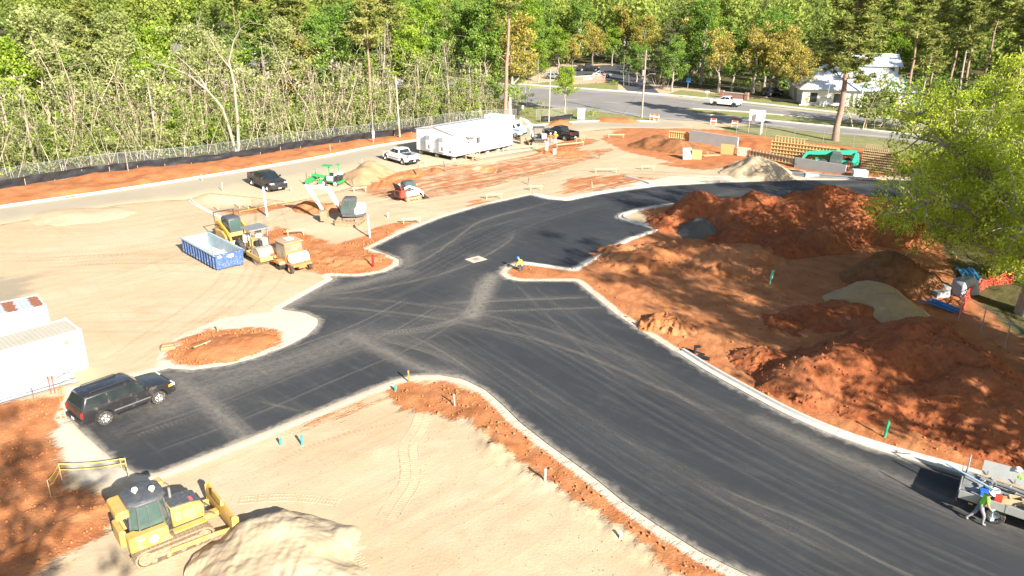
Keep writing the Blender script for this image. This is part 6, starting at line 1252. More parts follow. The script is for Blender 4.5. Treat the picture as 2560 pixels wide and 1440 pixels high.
# ---- flatbed truck at the right edge
def flatbed():
    a = G(2395,1235,1.0); rz = R(-37); o = thing('flatbed_truck', 'grey flatbed work truck loaded with tools at the right edge', 'truck', (a.x, a.y, .02), rz)
    gr = paint('worn_aluminium_bed', (.40, .40, .37), .5, .4, .12, 2, dirt=.25, dcol=(.3, .25, .18)); L, W = 4.6, 2.3
    MB().bb(0, L, 0, W, .92, 1.0).build('bed_deck', paint('dirty_bed_deck', (.22, .22, .21), .8, .2, .3, 3, dirt=.3, dcol=(.45, .42, .38)), o)
    for y in (0, W): 
        sd = MB().bb(.02, L, y - .03, y + .03, .82, 1.22 if y == 0 else 1.02).build('bed_side', gr, o, .01)
        for x in (.8, 1.9, 3.0, 4.1): MB().bb(x - .04, x + .04, y - .045 if y == 0 else y + .03, y - .03 if y == 0 else y + .045, .84, 1.3).build('stake_pocket', gr, sd)
    MB().slab([(.55, W + .1, 1.02), (L, W + .1, 1.02), (L, W + .55, 1.75), (.55, W + .35, 1.65)], .05).build('raised_side_board', gr, o)
    MB().bb(-.06, 0, .0, W, .62, 1.05).build('rear_frame', BLK, o)
    for y in (.05, W - .05): MB().cyl((.0, y, 1.0), (.0, y, 1.9), .035, 8).build('rear_post', GALV, o)
    MB().cyl((0, W - .05, 1.9), (.0, W + .6, 1.5), .03, 6).build('rear_post', RED, o)
    for y in (.28, W - .28): wheel(o, 1.55, y if y > 1 else y, .41, .28, CHROME, 6)
    w = o.children[-1]; 
    for y in (.28, W - .28): wheel(o, 6.0, y, .41, .28, CHROME, 6)
    MB().bb(.2, 6.6, .6, W - .6, .55, .85).build('chassis', BLK, o); cab = MB().prism([(4.75, .6), (4.75, 2.0), (4.95, 2.15), (5.9, 2.15), (6.35, 1.45), (7.3, 1.3), (7.35, .6)], .12, W - .12).build('cab', P_WHITE, o, .08, True)
    MB().prism([(4.95, 1.45), (5.0, 2.0), (5.85, 2.0), (6.2, 1.45)], .10, .12).build('side_window', GLASS, cab); MB().prism([(4.95, 1.45), (5.0, 2.0), (5.85, 2.0), (6.2, 1.45)], W - .12, W - .10).build('side_window', GLASS, cab)
    MB().box((-.03, .18, .78), (.06, .3, .1)).build('taillight', AMBER, o); MB().box((.55, -.02, .72), (.18, .04, .06)).build('marker_light', AMBER, o)
    M = o.matrix_basis if False else (Matrix.Translation(o.location) @ Matrix.Rotation(rz, 4, 'Z'))
    def on(x, y, z=1.0): return M @ Vector((x, y, z))
    # load
    for lab, x, y, hh, rr, mt in (('white plastic bucket on the flatbed truck, nearest the edge', 2.7, .45, .38, .16, WHITE), ('white bucket in the middle of the flatbed truck', 1.35, .8, .36, .15, WHITE)):
        p = on(x, y); b = tag(MB().lathe([(0, 0), (rr * .85, 0), (rr, hh), (rr * .93, hh), (rr * .8, .03), (0, .03)], (0, 0, 0), 'z', 16).build('bucket', mt, smooth=True), lab, 'bucket'); b.location = p
    for lab, x, y, d, mt, nm, r_ in (('blue plastic cooler box on the flatbed truck', 1.0, .5, (.5, .3, .3), paint('cooler_blue', (.02, .12, .45), .4), 'cooler_box', .3), ('red fuel can on the flatbed truck', 1.5, .38, (.3, .2, .36), paint('can_red', (.6, .06, .03), .4), 'fuel_can', .1), ('orange tool crate on the flatbed truck', 1.75, .55, (.4, .3, .25), paint('crate_orange', (.6, .25, .12), .6), 'tool_crate', .4), ('open plywood box on the flatbed truck', 2.1, .75, (.5, .4, .3), WOOD, 'plywood_box', .2)):
        p = on(x, y); b = MB().bb(-d[0] / 2, d[0] / 2, -d[1] / 2, d[1] / 2, 0, d[2]); 
        if nm == 'fuel_can': b.bb(-.04, .04, -.03, .03, d[2], d[2] + .08)
        if nm == 'cooler_box': b.bb(-d[0] / 2 - .02, d[0] / 2 + .02, -d[1] / 2 - .02, d[1] / 2 + .02, d[2] - .06, d[2] + .02)
        if nm == 'plywood_box': b = MB().bb(-.25, .25, -.2, .2, 0, .03).bb(-.25, -.23, -.2, .2, .03, .3).bb(.23, .25, -.2, .2, .03, .3).bb(-.23, .23, -.2, -.18, .03, .3).bb(-.23, .23, .18, .2, .03, .3)
        q = tag(b.build(nm, mt, None, .015), lab, nm.replace('_', ' ')); q.location = p; q.rotation_euler = (0, 0, rz + r_)
    for i, (x0, y0, x1, y1, z0, z1, mt, lab) in enumerate(((-.9, 1.9, 1.6, 1.0, 1.25, 1.1, paint('pale_blue_pipe', (.35, .52, .66), .4), 'long pale blue pipe poking out behind the flatbed truck'), (.6, 1.9, 4.4, 1.5, 1.1, 1.15, GALV, 'long steel angle lying across the flatbed truck'), (.8, 1.6, 4.5, 1.0, 1.06, 1.1, BLK, 'black pipe lying across the flatbed truck'), (.6, 2.1, 4.4, 1.9, 1.12, 1.2, WOOD, 'wooden board lying across the flatbed truck'))):
        a_, b_ = on(x0, y0, z0), on(x1, y1, z1); m = MB(); m.bar(a_, b_, .12, .06) if i in (1, 3) else m.cyl(a_, b_, .045, 10); tag(m.build('loose_pipe' if i in (0, 2) else 'loose_board', mt), lab, 'pipe' if i in (0, 2) else 'board')
    jb = MB(); random.seed(2)
    for _ in range(60): jb.box(on(random.uniform(.3, 4.3), random.uniform(.3, 2.1), 1.03 + random.random() * .08), (random.uniform(.1, .5), random.uniform(.05, .25), random.uniform(.03, .1)), random.uniform(0, 3), random.uniform(-.3, .3))
    tag(jb.build('tool_clutter', paint('mixed_tools', (.28, .28, .27), .6, .3, .5, 6, dirt=.3, dcol=(.6, .6, .55))), 'jumble of small tools and offcuts on the truck bed', 'tools', kind='stuff')
    return o
flatbed()
# ---- blue and white service van behind the office
def van():
    p = G(1270,340); o = thing('service_van', 'white box truck with blue trim half hidden behind the site office', 'van', (p.x, p.y, 0), R(-25)); bl = paint('van_blue', (.05, .2, .5), .4)
    MB().bb(-3.6, .6, -1.1, 1.1, .75, 3.1).build('box_body', WHITE, o, .05); MB().prism([(.6, .5), (.6, 2.2), (.85, 2.35), (1.5, 2.3), (2.0, 1.6), (2.6, 1.45), (2.7, .5)], -1.0, 1.0).build('cab', WHITE, o, .08, True)
    MB().slab([(1.56, -.85, 2.2), (1.56, .85, 2.2), (2.02, .85, 1.62), (2.02, -.85, 1.62)], .01).build('windshield', GLASS, o)
    for s in (-1, 1): MB().prism([(.85, 1.5), (.85, 2.15), (1.35, 2.15), (1.75, 1.5)], s * 1.0 - .01, s * 1.0 + .01).build('side_window', GLASS, o); MB().bb(-3.5, .5, s * 1.105 - .01, s * 1.105 + .01, 1.3, 1.7).build('blue_stripe', bl, o); MB().bb(.7, 2.4, s * 1.005 - .01, s * 1.005 + .01, 1.1, 1.35).build('blue_stripe', bl, o)
    for x in (-2.4, 1.7):
        for s in (-1, 1): wheel(o, x, s * .9, .42, .28)
    MB().box((2.7, 0, .6), (.16, 1.9, .25)).build('front_bumper', DARK, o, .03); MB().bb(-3.4, 2.4, -.6, .6, .4, .75).build('chassis', DARK, o)
van()
# ================================================================== fences
CHAIN = paint('chain_link_wire', (.42, .44, .44), .5, .6, .1, 3)
def chain_fence(label, pts, H, sp_=3.0, wire=.16, rad=.006):
    p = [drop(q) for q in resample(pts, sp_)]; c0 = p[0].copy(); o = thing('chain_link_fence', label, 'fence', c0); me = None
    for q in p:
        k = MB().cyl((0, 0, -.2), (0, 0, H + .05), .035, 8).mesh('post') if me is None else me; me = k
        if not me.materials: me.materials.append(GALV)
        link('post', me, o).location = q - c0
    rl = MB(); w = MB()
    for a, b in zip(p[:-1], p[1:]):
        a, b = a - c0, b - c0; rl.cyl(a + Vector((0, 0, H)), b + Vector((0, 0, H)), .022, 6); L = (b - a).length; n = max(2, int(L / wire)); kk = int(round(H / (L / n)))
        for i in range(-kk, n):
            for s in (0, 1):
                j0, j1 = i, i + kk; h0, h1 = 0.0, H
                if j0 < 0: h0 = H * (-j0) / kk; j0 = 0
                if j1 > n: h1 = H * (n - i) / kk; j1 = n
                if j1 <= j0: continue
                if s: h0, h1 = H - h0, H - h1
                P = a.lerp(b, j0 / n) + Vector((0, 0, h0)); Q = a.lerp(b, j1 / n) + Vector((0, 0, h1)); t = Vector((0, 0, rad)); w.quad(P - t, Q - t, Q + t, P + t)
    rl.build('top_rail', GALV, o); tag(w.build('wire_mesh', CHAIN, o), kind='stuff'); return o
SIL = GP(SILT_PX); 
def offset(line, d):
    out = []
    for i, p in enumerate(line):
        t = (line[min(i + 1, len(line) - 1)] - line[max(i - 1, 0)]).normalized(); out.append(p + Vector((-t.y, t.x, 0)) * d)
    return out
chain_fence('long chain-link fence along the foot of the thicket behind the black silt fence', offset(SIL, 1.6) + GP([(1130,312),(1230,304),(1290,300)]), 1.9, 3.0)
chain_fence('chain-link fence crossing the grass between the highway and the formwork', GP([(1840,335),(1960,345),(2080,362),(2200,378),(2330,400),(2500,428)]), 1.8, 4.5)
chain_fence('short chain-link fence by the light pole and small round tree', GP([(1340,300),(1400,296),(1440,294),(1452,300)]), 1.8, 3.0)
chain_fence('leaning chain-link fence below the bright oak at the right edge', GP([(2395,802),(2440,830),(2495,866),(2570,905),(2680,960)]), 1.9, 2.4, .12)
FAB = paint('black_silt_fabric', (.02, .021, .024), .6, 0, .35, 2, dirt=.1, dcol=(.2, .16, .12))
def silt(label, pts, H=.95):
    p = [drop(q) for q in resample(pts, .35)]; c0 = p[0].copy(); o = thing('silt_fence', label, 'fence', c0); n = len(p); rows = []
    for r in range(5):
        f = r / 4; row = []
        for i, q in enumerate(p):
            t = (p[min(i + 1, n - 1)] - p[max(i - 1, 0)]).normalized(); nn = Vector((-t.y, t.x, 0)); sag = .16 * abs(float(vnoise(i * .27, 8.1))) + .14 * float(vnoise(i * .09, 3.3)); bulge = .10 * float(vnoise(i * .5, 1.7)) * math.sin(f * 3.1) + .2 * float(vnoise(i * .33, r * .7)) * math.sin(f * 3.1)
            row.append(q - c0 + nn * (bulge - .25 * f) + Vector((0, 0, -.1 + (H + .1 - sag) * f)))
        rows.append(row)
    vs = [v for row in rows for v in row]; m = MB().add(vs, [(r * n + i, r * n + i + 1, (r + 1) * n + i + 1, (r + 1) * n + i) for r in range(4) for i in range(n - 1)])
    m.build('fabric', FAB, o, smooth=True); me = None
    for i in range(0, n, 9):
        t = (p[min(i + 1, n - 1)] - p[max(i - 1, 0)]).normalized(); k = me or MB().bb(-.025, .025, -.025, .025, -.3, H + .12).mesh('stake'); me = k
        if not me.materials: me.materials.append(WOOD)
        link('stake', me, o).location = p[i] - c0 + Vector((t.y, -t.x, 0)) * .07
silt('long sagging black silt fence between the thicket and the orange bank', SIL, 1.05)
silt('short black silt fence behind the mini excavator', GP([(1350,305),(1395,301),(1432,298)]), .95)
# ================================================================== formwork and walls
PLY = paint('form_plywood', (.52, .32, .13), .75, 0, .2, 1.5); LUM = paint('form_lumber', (.60, .40, .17), .75, 0, .18, 3); GCON = paint('grey_cast_concrete', (.27, .27, .26), .85, 0, .1, .8, bump=.1); LCON = paint('pale_cast_concrete', (.36, .36, .335), .85, 0, .1, .8)
def form_wall(label, a, b, H, tall=None, pitch=.42, walers=6, ply=PLY, lum=LUM, z=0.0):
    rz = ang(a, b); L = (Vector(b) - Vector(a)).length; o = thing('formwork_wall', label, 'formwork', (a[0], a[1], z), rz)
    n = max(1, int(L / 2.44))
    for k in range(n): MB().bb(L * k / n + .01, L * (k + 1) / n - .01, 0, .03, 0, H).build('plywood_panel', ply, o)
    if tall: MB().bb(tall[0], tall[1], .0, .03, H + .02, H + .08).build('top_plate', lum, o)
    ms = MB().bb(-.03, .03, -.12, 0, 0, 1).mesh('stud'); ms.materials.append(lum); x = .05
    while x < L:
        s = link('stud', ms, o); hh = H + (tall[2] if tall and tall[0] <= x <= tall[1] else 0); s.location = (x, 0, 0); s.scale = (1, 1, hh); x += pitch
    mw = MB().bb(0, L, -.22, -.13, -.05, .05).mesh('waler'); mw.materials.append(lum)
    for k in range(walers): link('waler', mw, o).location = (0, 0, .25 + (H - .4) * k / max(1, walers - 1))
    if tall: MB().bb(tall[0], tall[1], -.13, .0, H + tall[2] - .06, H + tall[2]).build('top_plate', lum, o)
    return o
form_wall('tall timber formwork wall of yellow studs and walers behind the teal telehandler', G(1924,400), G(2092,422), 2.75, (.4, 4.6, .65), .42, 6)
form_wall('dark brown formwork grid partly hidden by the bright oak', G(2150,428), G(2240,440), 2.9, (.2, 3.0, .7), .22, 9, paint('shadow_brown_plywood', (.32, .21, .10), .8, 0, .2, 2), paint('shadow_brown_lumber', (.48, .35, .18), .8, 0, .2, 3))  # darker copies of the form boards, the grid's shadow put into their colour
form_wall('low stud formwork running behind the pale sand pile', G(1874,393), G(1985,414), 1.15, None, .5, 2, GCON, LUM); form_wall('small timber form at the left end of the pale concrete wall', G(1672,347), G(1722,352), 1.3, None, .35, 2)
def wall_slab(label, a, b, H, t, m, name='concrete_wall'):
    rz = ang(a, b); L = (Vector(b) - Vector(a)).length; o = thing(name, label, 'wall', (a[0], a[1], 0), rz); k = max(1, int(L / 2.4))
    for i in range(k): MB().bb(L * i / k + .006, L * (i + 1) / k - .006, 0, t, -.2, H).build('panel', m, o, .01)
    return o
wall_slab('pale cast concrete wall behind the brown dirt pile', G(1722,354), G(1842,374), 1.75, .3, LCON); wall_slab('low grey concrete wall behind the steel scrap', G(1985,415), G(2112,436), 1.15, .25, GCON)
def sheet_ply(label, px, py, rz, w, h, tilt, m=LUM, name='plywood_sheet'):
    p = at(px, py); o = tag(MB().box((0, 0, 0), (w, .06, h)).bar((0, .05, -h / 2), (0, .5, -h / 2), .05).build(name, m, None, .005), label, 'board'); o.location = p + Vector((0, 0, h / 2 * math.cos(tilt))); o.rotation_euler = (tilt, 0, rz); return o
sheet_ply('yellow plywood sheet leaning upright in front of the pale concrete wall', 1818, 386, R(-25), 1.9, 1.5, .25); sheet_ply('grey plywood sheet leaning beside the brown dirt pile', 1717, 398, R(10), 1.3, 1.6, -.25, GCON); sheet_ply('small yellow plywood sheet right of the grey leaning sheet', 1741, 399, R(-15), 1.3, 1.4, .2); sheet_ply('whitewashed form panel standing by the low stud formwork', 1858, 391, R(-30), 1.8, 1.3, .2, paint('whitish_panel', (.6, .52, .42), .8))
sheet_ply('plywood sheet lying flat on the red clay by the yellow sheets', 1775, 388, R(20), 2.6, 1.2, 1.5)
def bundle(label, px, py, rz, L, n, m, r=.03, seed=1, name='steel_bundle', cat='steel bundle', spread=.5, pr=None):
    p = at(px, py); o = thing(name, label, cat, p, rz); rr = random.Random(seed)
    for i in range(n): 
        y = rr.uniform(-spread, spread); z = r + .02 + rr.random() * .22; a = rr.uniform(-.12, .12); x = rr.uniform(-.4, .4)
        MB().cyl((x - L / 2, y - a, z), (x + L / 2, y + a, z), r, 7).build(pr or 'steel_bar', m, o)
    return o
bundle('pile of grey form braces left of the telehandler wheel', 1985, 434, R(-20), 4.5, 14, STEEL, .05, 3, spread=.9); bundle('dark steel braces in front of the low grey wall', 1960, 426, R(-28), 4.0, 10, BLK, .05, 4, spread=.7); bundle('grey pipes lying along the sand below the telehandler', 2090, 444, R(-15), 6.0, 8, STEEL, .05, 5, spread=.5); bundle('short steel props at the right end of the scrap row', 2160, 450, R(-12), 3.2, 7, BLK, .05, 6, spread=.5)
o = tag(MB().box((0, 0, .2), (1.6, 1.1, .34)).box((0, 0, .02), (1.7, 1.2, .06)).build('wrapped_pallet', paint('grey_plastic_wrap', (.6, .6, .64), .35), None, .05), 'low pallet wrapped in pale plastic in front of the steel scrap', 'pallet'); o.location = at(2030, 438); o.rotation_euler = (0, 0, R(-15))
o = tag(MB().box((0, 0, .45), (1.7, 1.3, .84)).box((0, 0, .02), (1.8, 1.4, .06)).build('wrapped_pallet', paint('clear_plastic_wrap', (.55, .62, .66), .25), None, .05), 'tall pallet wrapped in clear plastic right of the telehandler', 'pallet'); o.location = at(2148, 441); o.rotation_euler = (0, 0, R(-10))
# rebar cages of the footing by the telehandler
def cage(label, a, b, H):
    rz = ang(a, b); L = (Vector(b) - Vector(a)).length; o = thing('rebar_cage', label, 'rebar', (a[0], a[1], 0), rz); rb = paint('rusty_rebar', (.22, .08, .04), .8, .2)
    for k in range(int(L / .3)): MB().cyl((k * .3, 0, 0), (k * .3, 0, H), .02, 5).build('rebar', rb, o)
    for k in range(4): MB().cyl((0, 0, .2 + k * (H - .3) / 3), (L, 0, .2 + k * (H - .3) / 3), .02, 5).build('rebar', rb, o)
cage('red rusty rebar mat between the timber formwork and the brown grid', G(2092,412), G(2150,424), 1.6)
# ================================================================== poles, wires, signs
POLE = bark('weathered_pole_wood', (.26, .21, .16), (.40, .34, .27), 2); PGAL = paint('pole_galvanised', (.46, .47, .46), .5, .4, .1, 1)
def upole(label, px, py, H, r=.15, arms=(), lean=0.0, m=None):
    p = at(px, py); o = thing('utility_pole', label, 'pole', p); MB().cyl((0, 0, -.4), (lean, 0, H), r, 12, r * .7).build('shaft', m or POLE, o, smooth=True)
    for h in arms: MB().box((lean * h / H, 0, h), (.12, 1.7, .12), R(50)).build('crossarm', POLE, o); [MB().cyl((lean * h / H - .64 * s, .76 * s * .7, h + .05), (lean * h / H - .64 * s, .76 * s * .7, h + .22), .05, 8).build('insulator', G_LT, o) for s in (-.9, -.4, .5, .9)]
    return o
up = upole('tall wooden utility pole with transformer at the road entrance', 1604, 294, 11.5, .17, (10.6, 10.0)); MB().cyl((-.32, 0, 7.2), (-.32, 0, 8.2), .24, 14).build('transformer', G_LT, up, smooth=True); MB().box((.0, -.2, 6.2), (.4, .15, .5)).build('meter_box', G_LT, up); MB().tube([(0, 0, 6.9), (.9, -.2, 7.6), (1.5, -.3, 7.6)], .04, 6).build('lamp_bracket', GALV, up); MB().box((1.6, -.3, 7.58), (.5, .2, .12)).build('lamp_head', G_LT, up, .03)
upole('thin bare light pole right of the black pickup', 1372, 304, 8.6, .10, (), .05, paint('pale_pole', (.52, .43, .31), .8, 0, .15, 2)); upole('slim wooden pole in the bank left of the site office', 1000, 346, 9.0, .12, (), -.3, paint('pale_pole2', (.5, .42, .3), .8, 0, .15, 2))
upole('thin metal pole on the far verge before the white-roofed house', 2062, 270, 7.5, .07, (), .5, PGAL)
upole('short leaning wooden post in the orange bank at far left', 322, 436, 2.6, .06); sp0 = upole('short galvanised post with small white panels by the silt fence', 934, 360, 4.4, .06, (), 0, PGAL); MB().box((.05, -.08, 1.4), (.35, .04, .5)).build('notice_panel', WHITE, sp0); MB().box((.05, -.08, .8), (.3, .04, .4)).build('notice_panel', PLATE, sp0)
WIRE = paint('black_cable', (.06, .06, .06), .6)
def wires(label, a, b, sag, n=14, r=.02):
    a, b = Vector(a), Vector(b); tag(MB().tube([a.lerp(b, i / n) - Vector((0, 0, sag * 4 * (i / n) * (1 - i / n))) for i in range(n + 1)], r, 4).build('overhead_cable', WIRE), label, 'cable')
P0 = at(1604, 294); far = Vector((118, 74, 0)); farl = Vector((-40, 198, 0))
for i, (h, w_) in enumerate(((10.8, 'topmost'), (10.2, 'second'), (7.0, 'third'), (6.0, 'lowest'))):
    wires(f'{w_} overhead cable running right from the tall utility pole', P0 + Vector((0, 0, h)), far + Vector((0, 0, h - .3)), 1.0); wires(f'{w_} overhead cable running left from the tall utility pole', P0 + Vector((0, 0, h)), farl + Vector((0, 0, h)), .9)
wires('guy wire slanting down from the tall utility pole', P0 + Vector((0, 0, 6)), at(1555, 286), 0, 3)
def signboard(name, label, px, py, rz, w, h, z0, m, posts=2, pm=WOOD, back=None):
    p = at(px, py); o = thing(name, label, 'sign', p, rz); MB().box((0, 0, z0 + h / 2), (w, .05, h)).build('panel', m, o)
    for s in ((-1, 1) if posts == 2 else (0,)): MB().box((s * (w / 2 - .15), .06, (z0 + h) / 2 - .1), (.09, .07, z0 + h + .1)).build('post', pm, o)
    if back: MB().box((0, .03, z0 + h / 2), (w, .01, h)).build('back_panel', back, o)
    return o
sb = signboard('site_sign', 'white project sign on timber legs on the grass by the highway', 1888, 334, R(-12), 2.4, 1.7, 2.0, WHITE); MB().slab([(.9, .1, 0), (1.0, .1, 0), (1.0, .9, 0), (.9, .9, 0)], .05) if False else None
for s in (-1, 1): MB().bar((s * .9, .8, -.1), (s * .9, .05, 2.6), .08).build('brace', WOOD, sb)
sg = signboard('roadside_sign', 'white and green sign post right of the white project sign', 1901, 338, R(55), .5, 3.6, .3, WHITE, 1, WHITE, paint('sign_green', (.03, .25, .1), .5)); 
signboard('road_sign', 'small square blue road sign across the highway', 1719, 224, R(-8), .95, .95, 1.6, paint('sign_blue', (.02, .17, .55), .5), 1, GALV); signboard('road_sign', 'small white sign on a post behind the white highway pickup', 1767, 246, R(-8), .8, .4, 1.1, WHITE, 1, GALV); signboard('road_sign', 'orange diamond work sign on the far verge', 2014, 270, R(-10), .7, .7, 1.3, paint('sign_orange', (.75, .2, .03), .5), 1, GALV)
signboard('notice_board', 'narrow white post sign left of the thin light pole', 1307, 283, R(0), .35, .5, .9, WHITE, 1, GALV); signboard('banner', 'large white banner by the highway seen through the thicket', 632, 168, R(15), 3.6, 3.0, 2.0, WHITE)
ub = tag(MB().box((0, 0, .9), (1.3, .8, 1.8)).box((0, -.41, .95), (1.1, .03, 1.5)).box((0, 0, 1.82), (1.4, .9, .08)).build('utility_box', paint('pale_green_cabinet', (.42, .5, .42), .5), None, .03), 'pale green utility cabinet right of the small round tree', 'utility box'); ub.location = at(1452, 298)
rc = tag(MB().loft([[(-.25, -.3, .05), (.25, -.3, .05), (.25, .3, .05), (-.25, .3, .05)], [(-.32, -.36, 1.0), (.32, -.36, 1.0), (.32, .36, 1.0), (-.32, .36, 1.0)], [(-.34, -.38, 1.05), (.34, -.38, 1.05), (.34, .38, 1.05), (-.34, .38, 1.05)], [(-.3, -.3, 1.12), (.3, -.3, 1.12), (.3, .3, 1.12), (-.3, .3, 1.12)]]).build('wheelie_bin', DARK), 'black wheeled rubbish bin on the verge behind the tall pine', 'rubbish bin'); rc.location = at(1291, 286); rc.scale = (1.4, 1.4, 1.4)
# orange barricades and cones near the entrance
OR = paint('safety_orange', (.75, .15, .03), .5)
def barricade(label, px, py):
    p = at(px, py); o = thing('barricade', label, 'barricade', p, R(-30), 'orange barricades at the road entrance')
    for k in range(3): MB().box((0, 0, .4 + k * .3), (1.1, .04, .17)).build('board', OR if k % 2 == 0 else WHITE, o)
    for s in (-1, 1): MB().box((s * .45, 0, .55), (.06, .08, 1.1)).build('leg', WHITE, o)
for i, (a, b) in enumerate(((1631, 301), (1640, 302), (1783, 312), (1836, 318))): barricade(f'orange and white barricade by the highway entrance, {ORD[i]} from the left', a, b)
for i, (a, b) in enumerate(((2040, 262), (2048, 264), (2058, 266))):
    o = tag(MB().lathe([(0, 0), (.16, 0), (.14, .1), (.13, 1.0), (.06, 1.05), (0, 1.05)], (0, 0, 0), 'z', 10).build('channelizer', WHITE if i else OR), f'slim roadwork drum on the far verge, {ORD[i]} from the left', 'traffic drum', 'roadwork drums'); o.location = at(a, b)
# ================================================================== pipes, stakes and markers
TURQ = paint('turquoise_pipe', (.05, .42, .36), .45, 0, .08, 3); BLUEP = paint('pale_blue_pvc', (.36, .56, .62), .45, 0, .08, 3); GRNP = paint('green_pvc', (.01, .32, .16), .4, 0, .08, 3); REDP = paint('red_marker', (.6, .015, .02), .5); GREYP = paint('grey_pipe', (.42, .42, .42), .4, .3, .1, 3); WPIPE = paint('white_pvc', (.7, .7, .7), .4)
def pipe(name, label, px, py, H, r, m, lean=(0, 0), cap=None, cat='pipe', group=None):
    p = at(px, py); b = MB(); t = Vector((lean[0], lean[1], H)); b.tube([Vector((0, 0, -.2)), t], r, 12); b.lathe([(r * 1.0, H * .9 - .05), (r * 1.18, H * .9 - .05), (r * 1.18, H * .9 + .05), (r, H * .9 + .05)], (lean[0] * .9, lean[1] * .9, 0), 'z', 12)
    if cap: b.lathe([(r * 1.2, H - .05), (r * 1.2, H + .02), (0, H + r)], (lean[0], lean[1], 0), 'z', 12)
    o = tag(b.build(name, m, smooth=True), label, cat, group); o.location = p; return o
pipe('standpipe', 'tall pale blue pipe standing by the excavator blade', 925, 593, 2.1, .09, BLUEP, (-.12, 0)); pipe('standpipe', 'tall pale blue pipe standing between the dark pickup and the excavator', 668, 541, 3.0, .11, BLUEP, (-.12, 0)); pipe('standpipe', 'green pipe standing at the foot of the broad clay mound', 2210, 1096, .95, .07, GRNP, (.1, .05))
mp = pipe('marker_post', 'red marker post on the orange island', 933, 668, 1.05, .09, REDP, (0, 0), None, 'post'); pipe('standpipe', 'grey capped pipe standing in the clay strip by the road', 1362, 1212, .62, .07, GREYP, (.0, 0), 1); pipe('standpipe', 'leaning grey pipe on the clay tip above the sand', 1137, 1017, .75, .05, GREYP, (-.05, 0))
for i, (a, b, h, l) in enumerate(((701, 1110, .35, 'short turquoise pipe stub on the left edge of the sand'), (755, 1112, .55, 'taller turquoise pipe stub on the left edge of the sand'), (988, 977, .32, 'turquoise pipe stub at the tip of the clay corner'), (1550, 1350, .35, 'white pipe stub in the clay strip near the bottom'), (728, 478, .5, 'short blue stub beside the dark grey pickup'), (1063, 410, .6, 'short blue stub behind the white pickup'), (970, 545, .5, 'short white stub near the tall blue pipe'))):
    pipe('pipe_stub', l, a, b, h, .06, (WPIPE if 'white' in l else BLUEP if 'blue stub' in l else TURQ), (.02, 0))
for i in range(4): pipe('conduit', f'white conduit in the bundle beside the trench near the two workers, {ORD[i]} from the left', 1362 + i * 2.2, 382 + (i % 2) * 2, 1.75 - .1 * (i % 3), .06, WPIPE, (0, 0), None, 'pipe', 'white conduit bundle')
rcp = tag(MB().lathe([(0, 0), (.16, 0), (.16, .18), (0, .2)], (0, 0, 0), 'z', 12).build('red_lid', REDP, smooth=True), 'red cap on top of the white conduit bundle', 'lid'); rcp.location = at(1365, 382) + Vector((0, 0, 1.72))
for i in range(3): pipe('conduit', f'short white conduit right of the tall bundle, {ORD[i]} from the left', 1383 + i * 3, 388, .9, .05, WPIPE, (.0, 0), None, 'pipe', 'short white conduits')
tp_ = tag(MB().box((0, 0, .55), (.16, .08, .5)).box((0, 0, .15), (.07, .05, .5)).build('survey_tag', paint('mint_tag', (.2, .6, .42), .5), None, .02), 'mint green tag box standing alone on the shaded dirt yard', 'marker'); tp_.location = at(1924, 712); tp_.rotation_euler = (0, .15, .4); tp_.scale = (1.5, 1.5, 1.5)
pipe('standpipe', 'grey pipe at the foot of the clay ridge', 2081, 606, .8, .06, GREYP)
ST = paint('orange_stake', (.62, .2, .05), .6)
STK = [(1023,955,.8,ST,'orange survey stake on the tip of the clay corner'), (505,452,.9,WOOD,'wooden stake in the orange bank above the left kerb'), (826,383,.9,WOOD,'wooden stake in the orange bank above the dark pickup'), (556,478,1.1,WOOD,'wooden stake at the upper edge of the shallow pit'), (1637,528,.7,WOOD,'short yellow stake behind the kerb at the ridge end'), (905,412,.8,WOOD,'pale stake on top of the tan dirt pile'), (790,475,1.3,ST,'orange stake by the green screed machine'), (1185,395,1.5,WOOD,'tall stake in front of the site office steps'), (598,510,1.0,WOOD,'leaning stake in the middle of the shallow pit'), (620,516,1.0,WOOD,'second leaning stake in the shallow pit'), (545,520,.9,WOOD,'stake at the left corner of the shallow pit'),
 (545,830,.5,WOOD,'small pale stake on the round clay island'), (1460,350,.8,WOOD,'stake left of the row near the entrance wire'), (1440,362,1.2,WOOD,'tall stake at the clay heap by the black pickup'), (1455,356,1.2,WOOD,'tall stake right behind the black pickup'), (1480,470,.7,WOOD,'pale stake on the sand above the white kerb'), (960,442,.7,WOOD,'stake on the scraped orange strip'), (1145,415,.7,WOOD,'stake beside the square trench')]
for a, b, h, m, l in STK:
    o = tag(MB().prism([(-.03, -.03), (.03, -.03), (.03, .03), (-.03, .03)], .0, h, 'z').prism([(-.03, -.03), (.03, -.03), (.0, .0)], -.2, .0, 'z').box((0, 0, h - .08), (.075, .075, .1)).build('survey_stake', m), l, 'stake'); o.location = at(a, b); o.rotation_euler = (random.uniform(-.1, .1), random.uniform(-.12, .12), random.uniform(0, 3)); o.scale = (1.3, 1.3, 1)
# black burnt posts
for a, b, h, l, tl in ((1040,440,1.4,'dark leaning timber post on the orange strip',.25), (1114,428,1.3,'dark timber post left of the trench',-.2), (1320,462,.8,'small dark post on the sand mid-site',.1), (885,468,1.3,'dark post left of the red rear loader',-.25), (1497,398,.6,'dark stub at the right end of the orange streaks',.1)):
    o = tag(MB().loft([[(-.07, -.06, -.2), (.07, -.06, -.2), (.06, .07, -.2), (-.06, .06, -.2)], [(-.06, -.05, h * .6), (.07, -.06, h * .6), (.06, .06, h * .6), (-.06, .07, h * .6)], [(-.09, -.04, h), (.05, -.05, h), (.04, .05, h), (-.08, .06, h)]]).build('timber_post', B_DARK), l, 'post'); o.location = at(a, b); o.rotation_euler = (0, tl, 0)
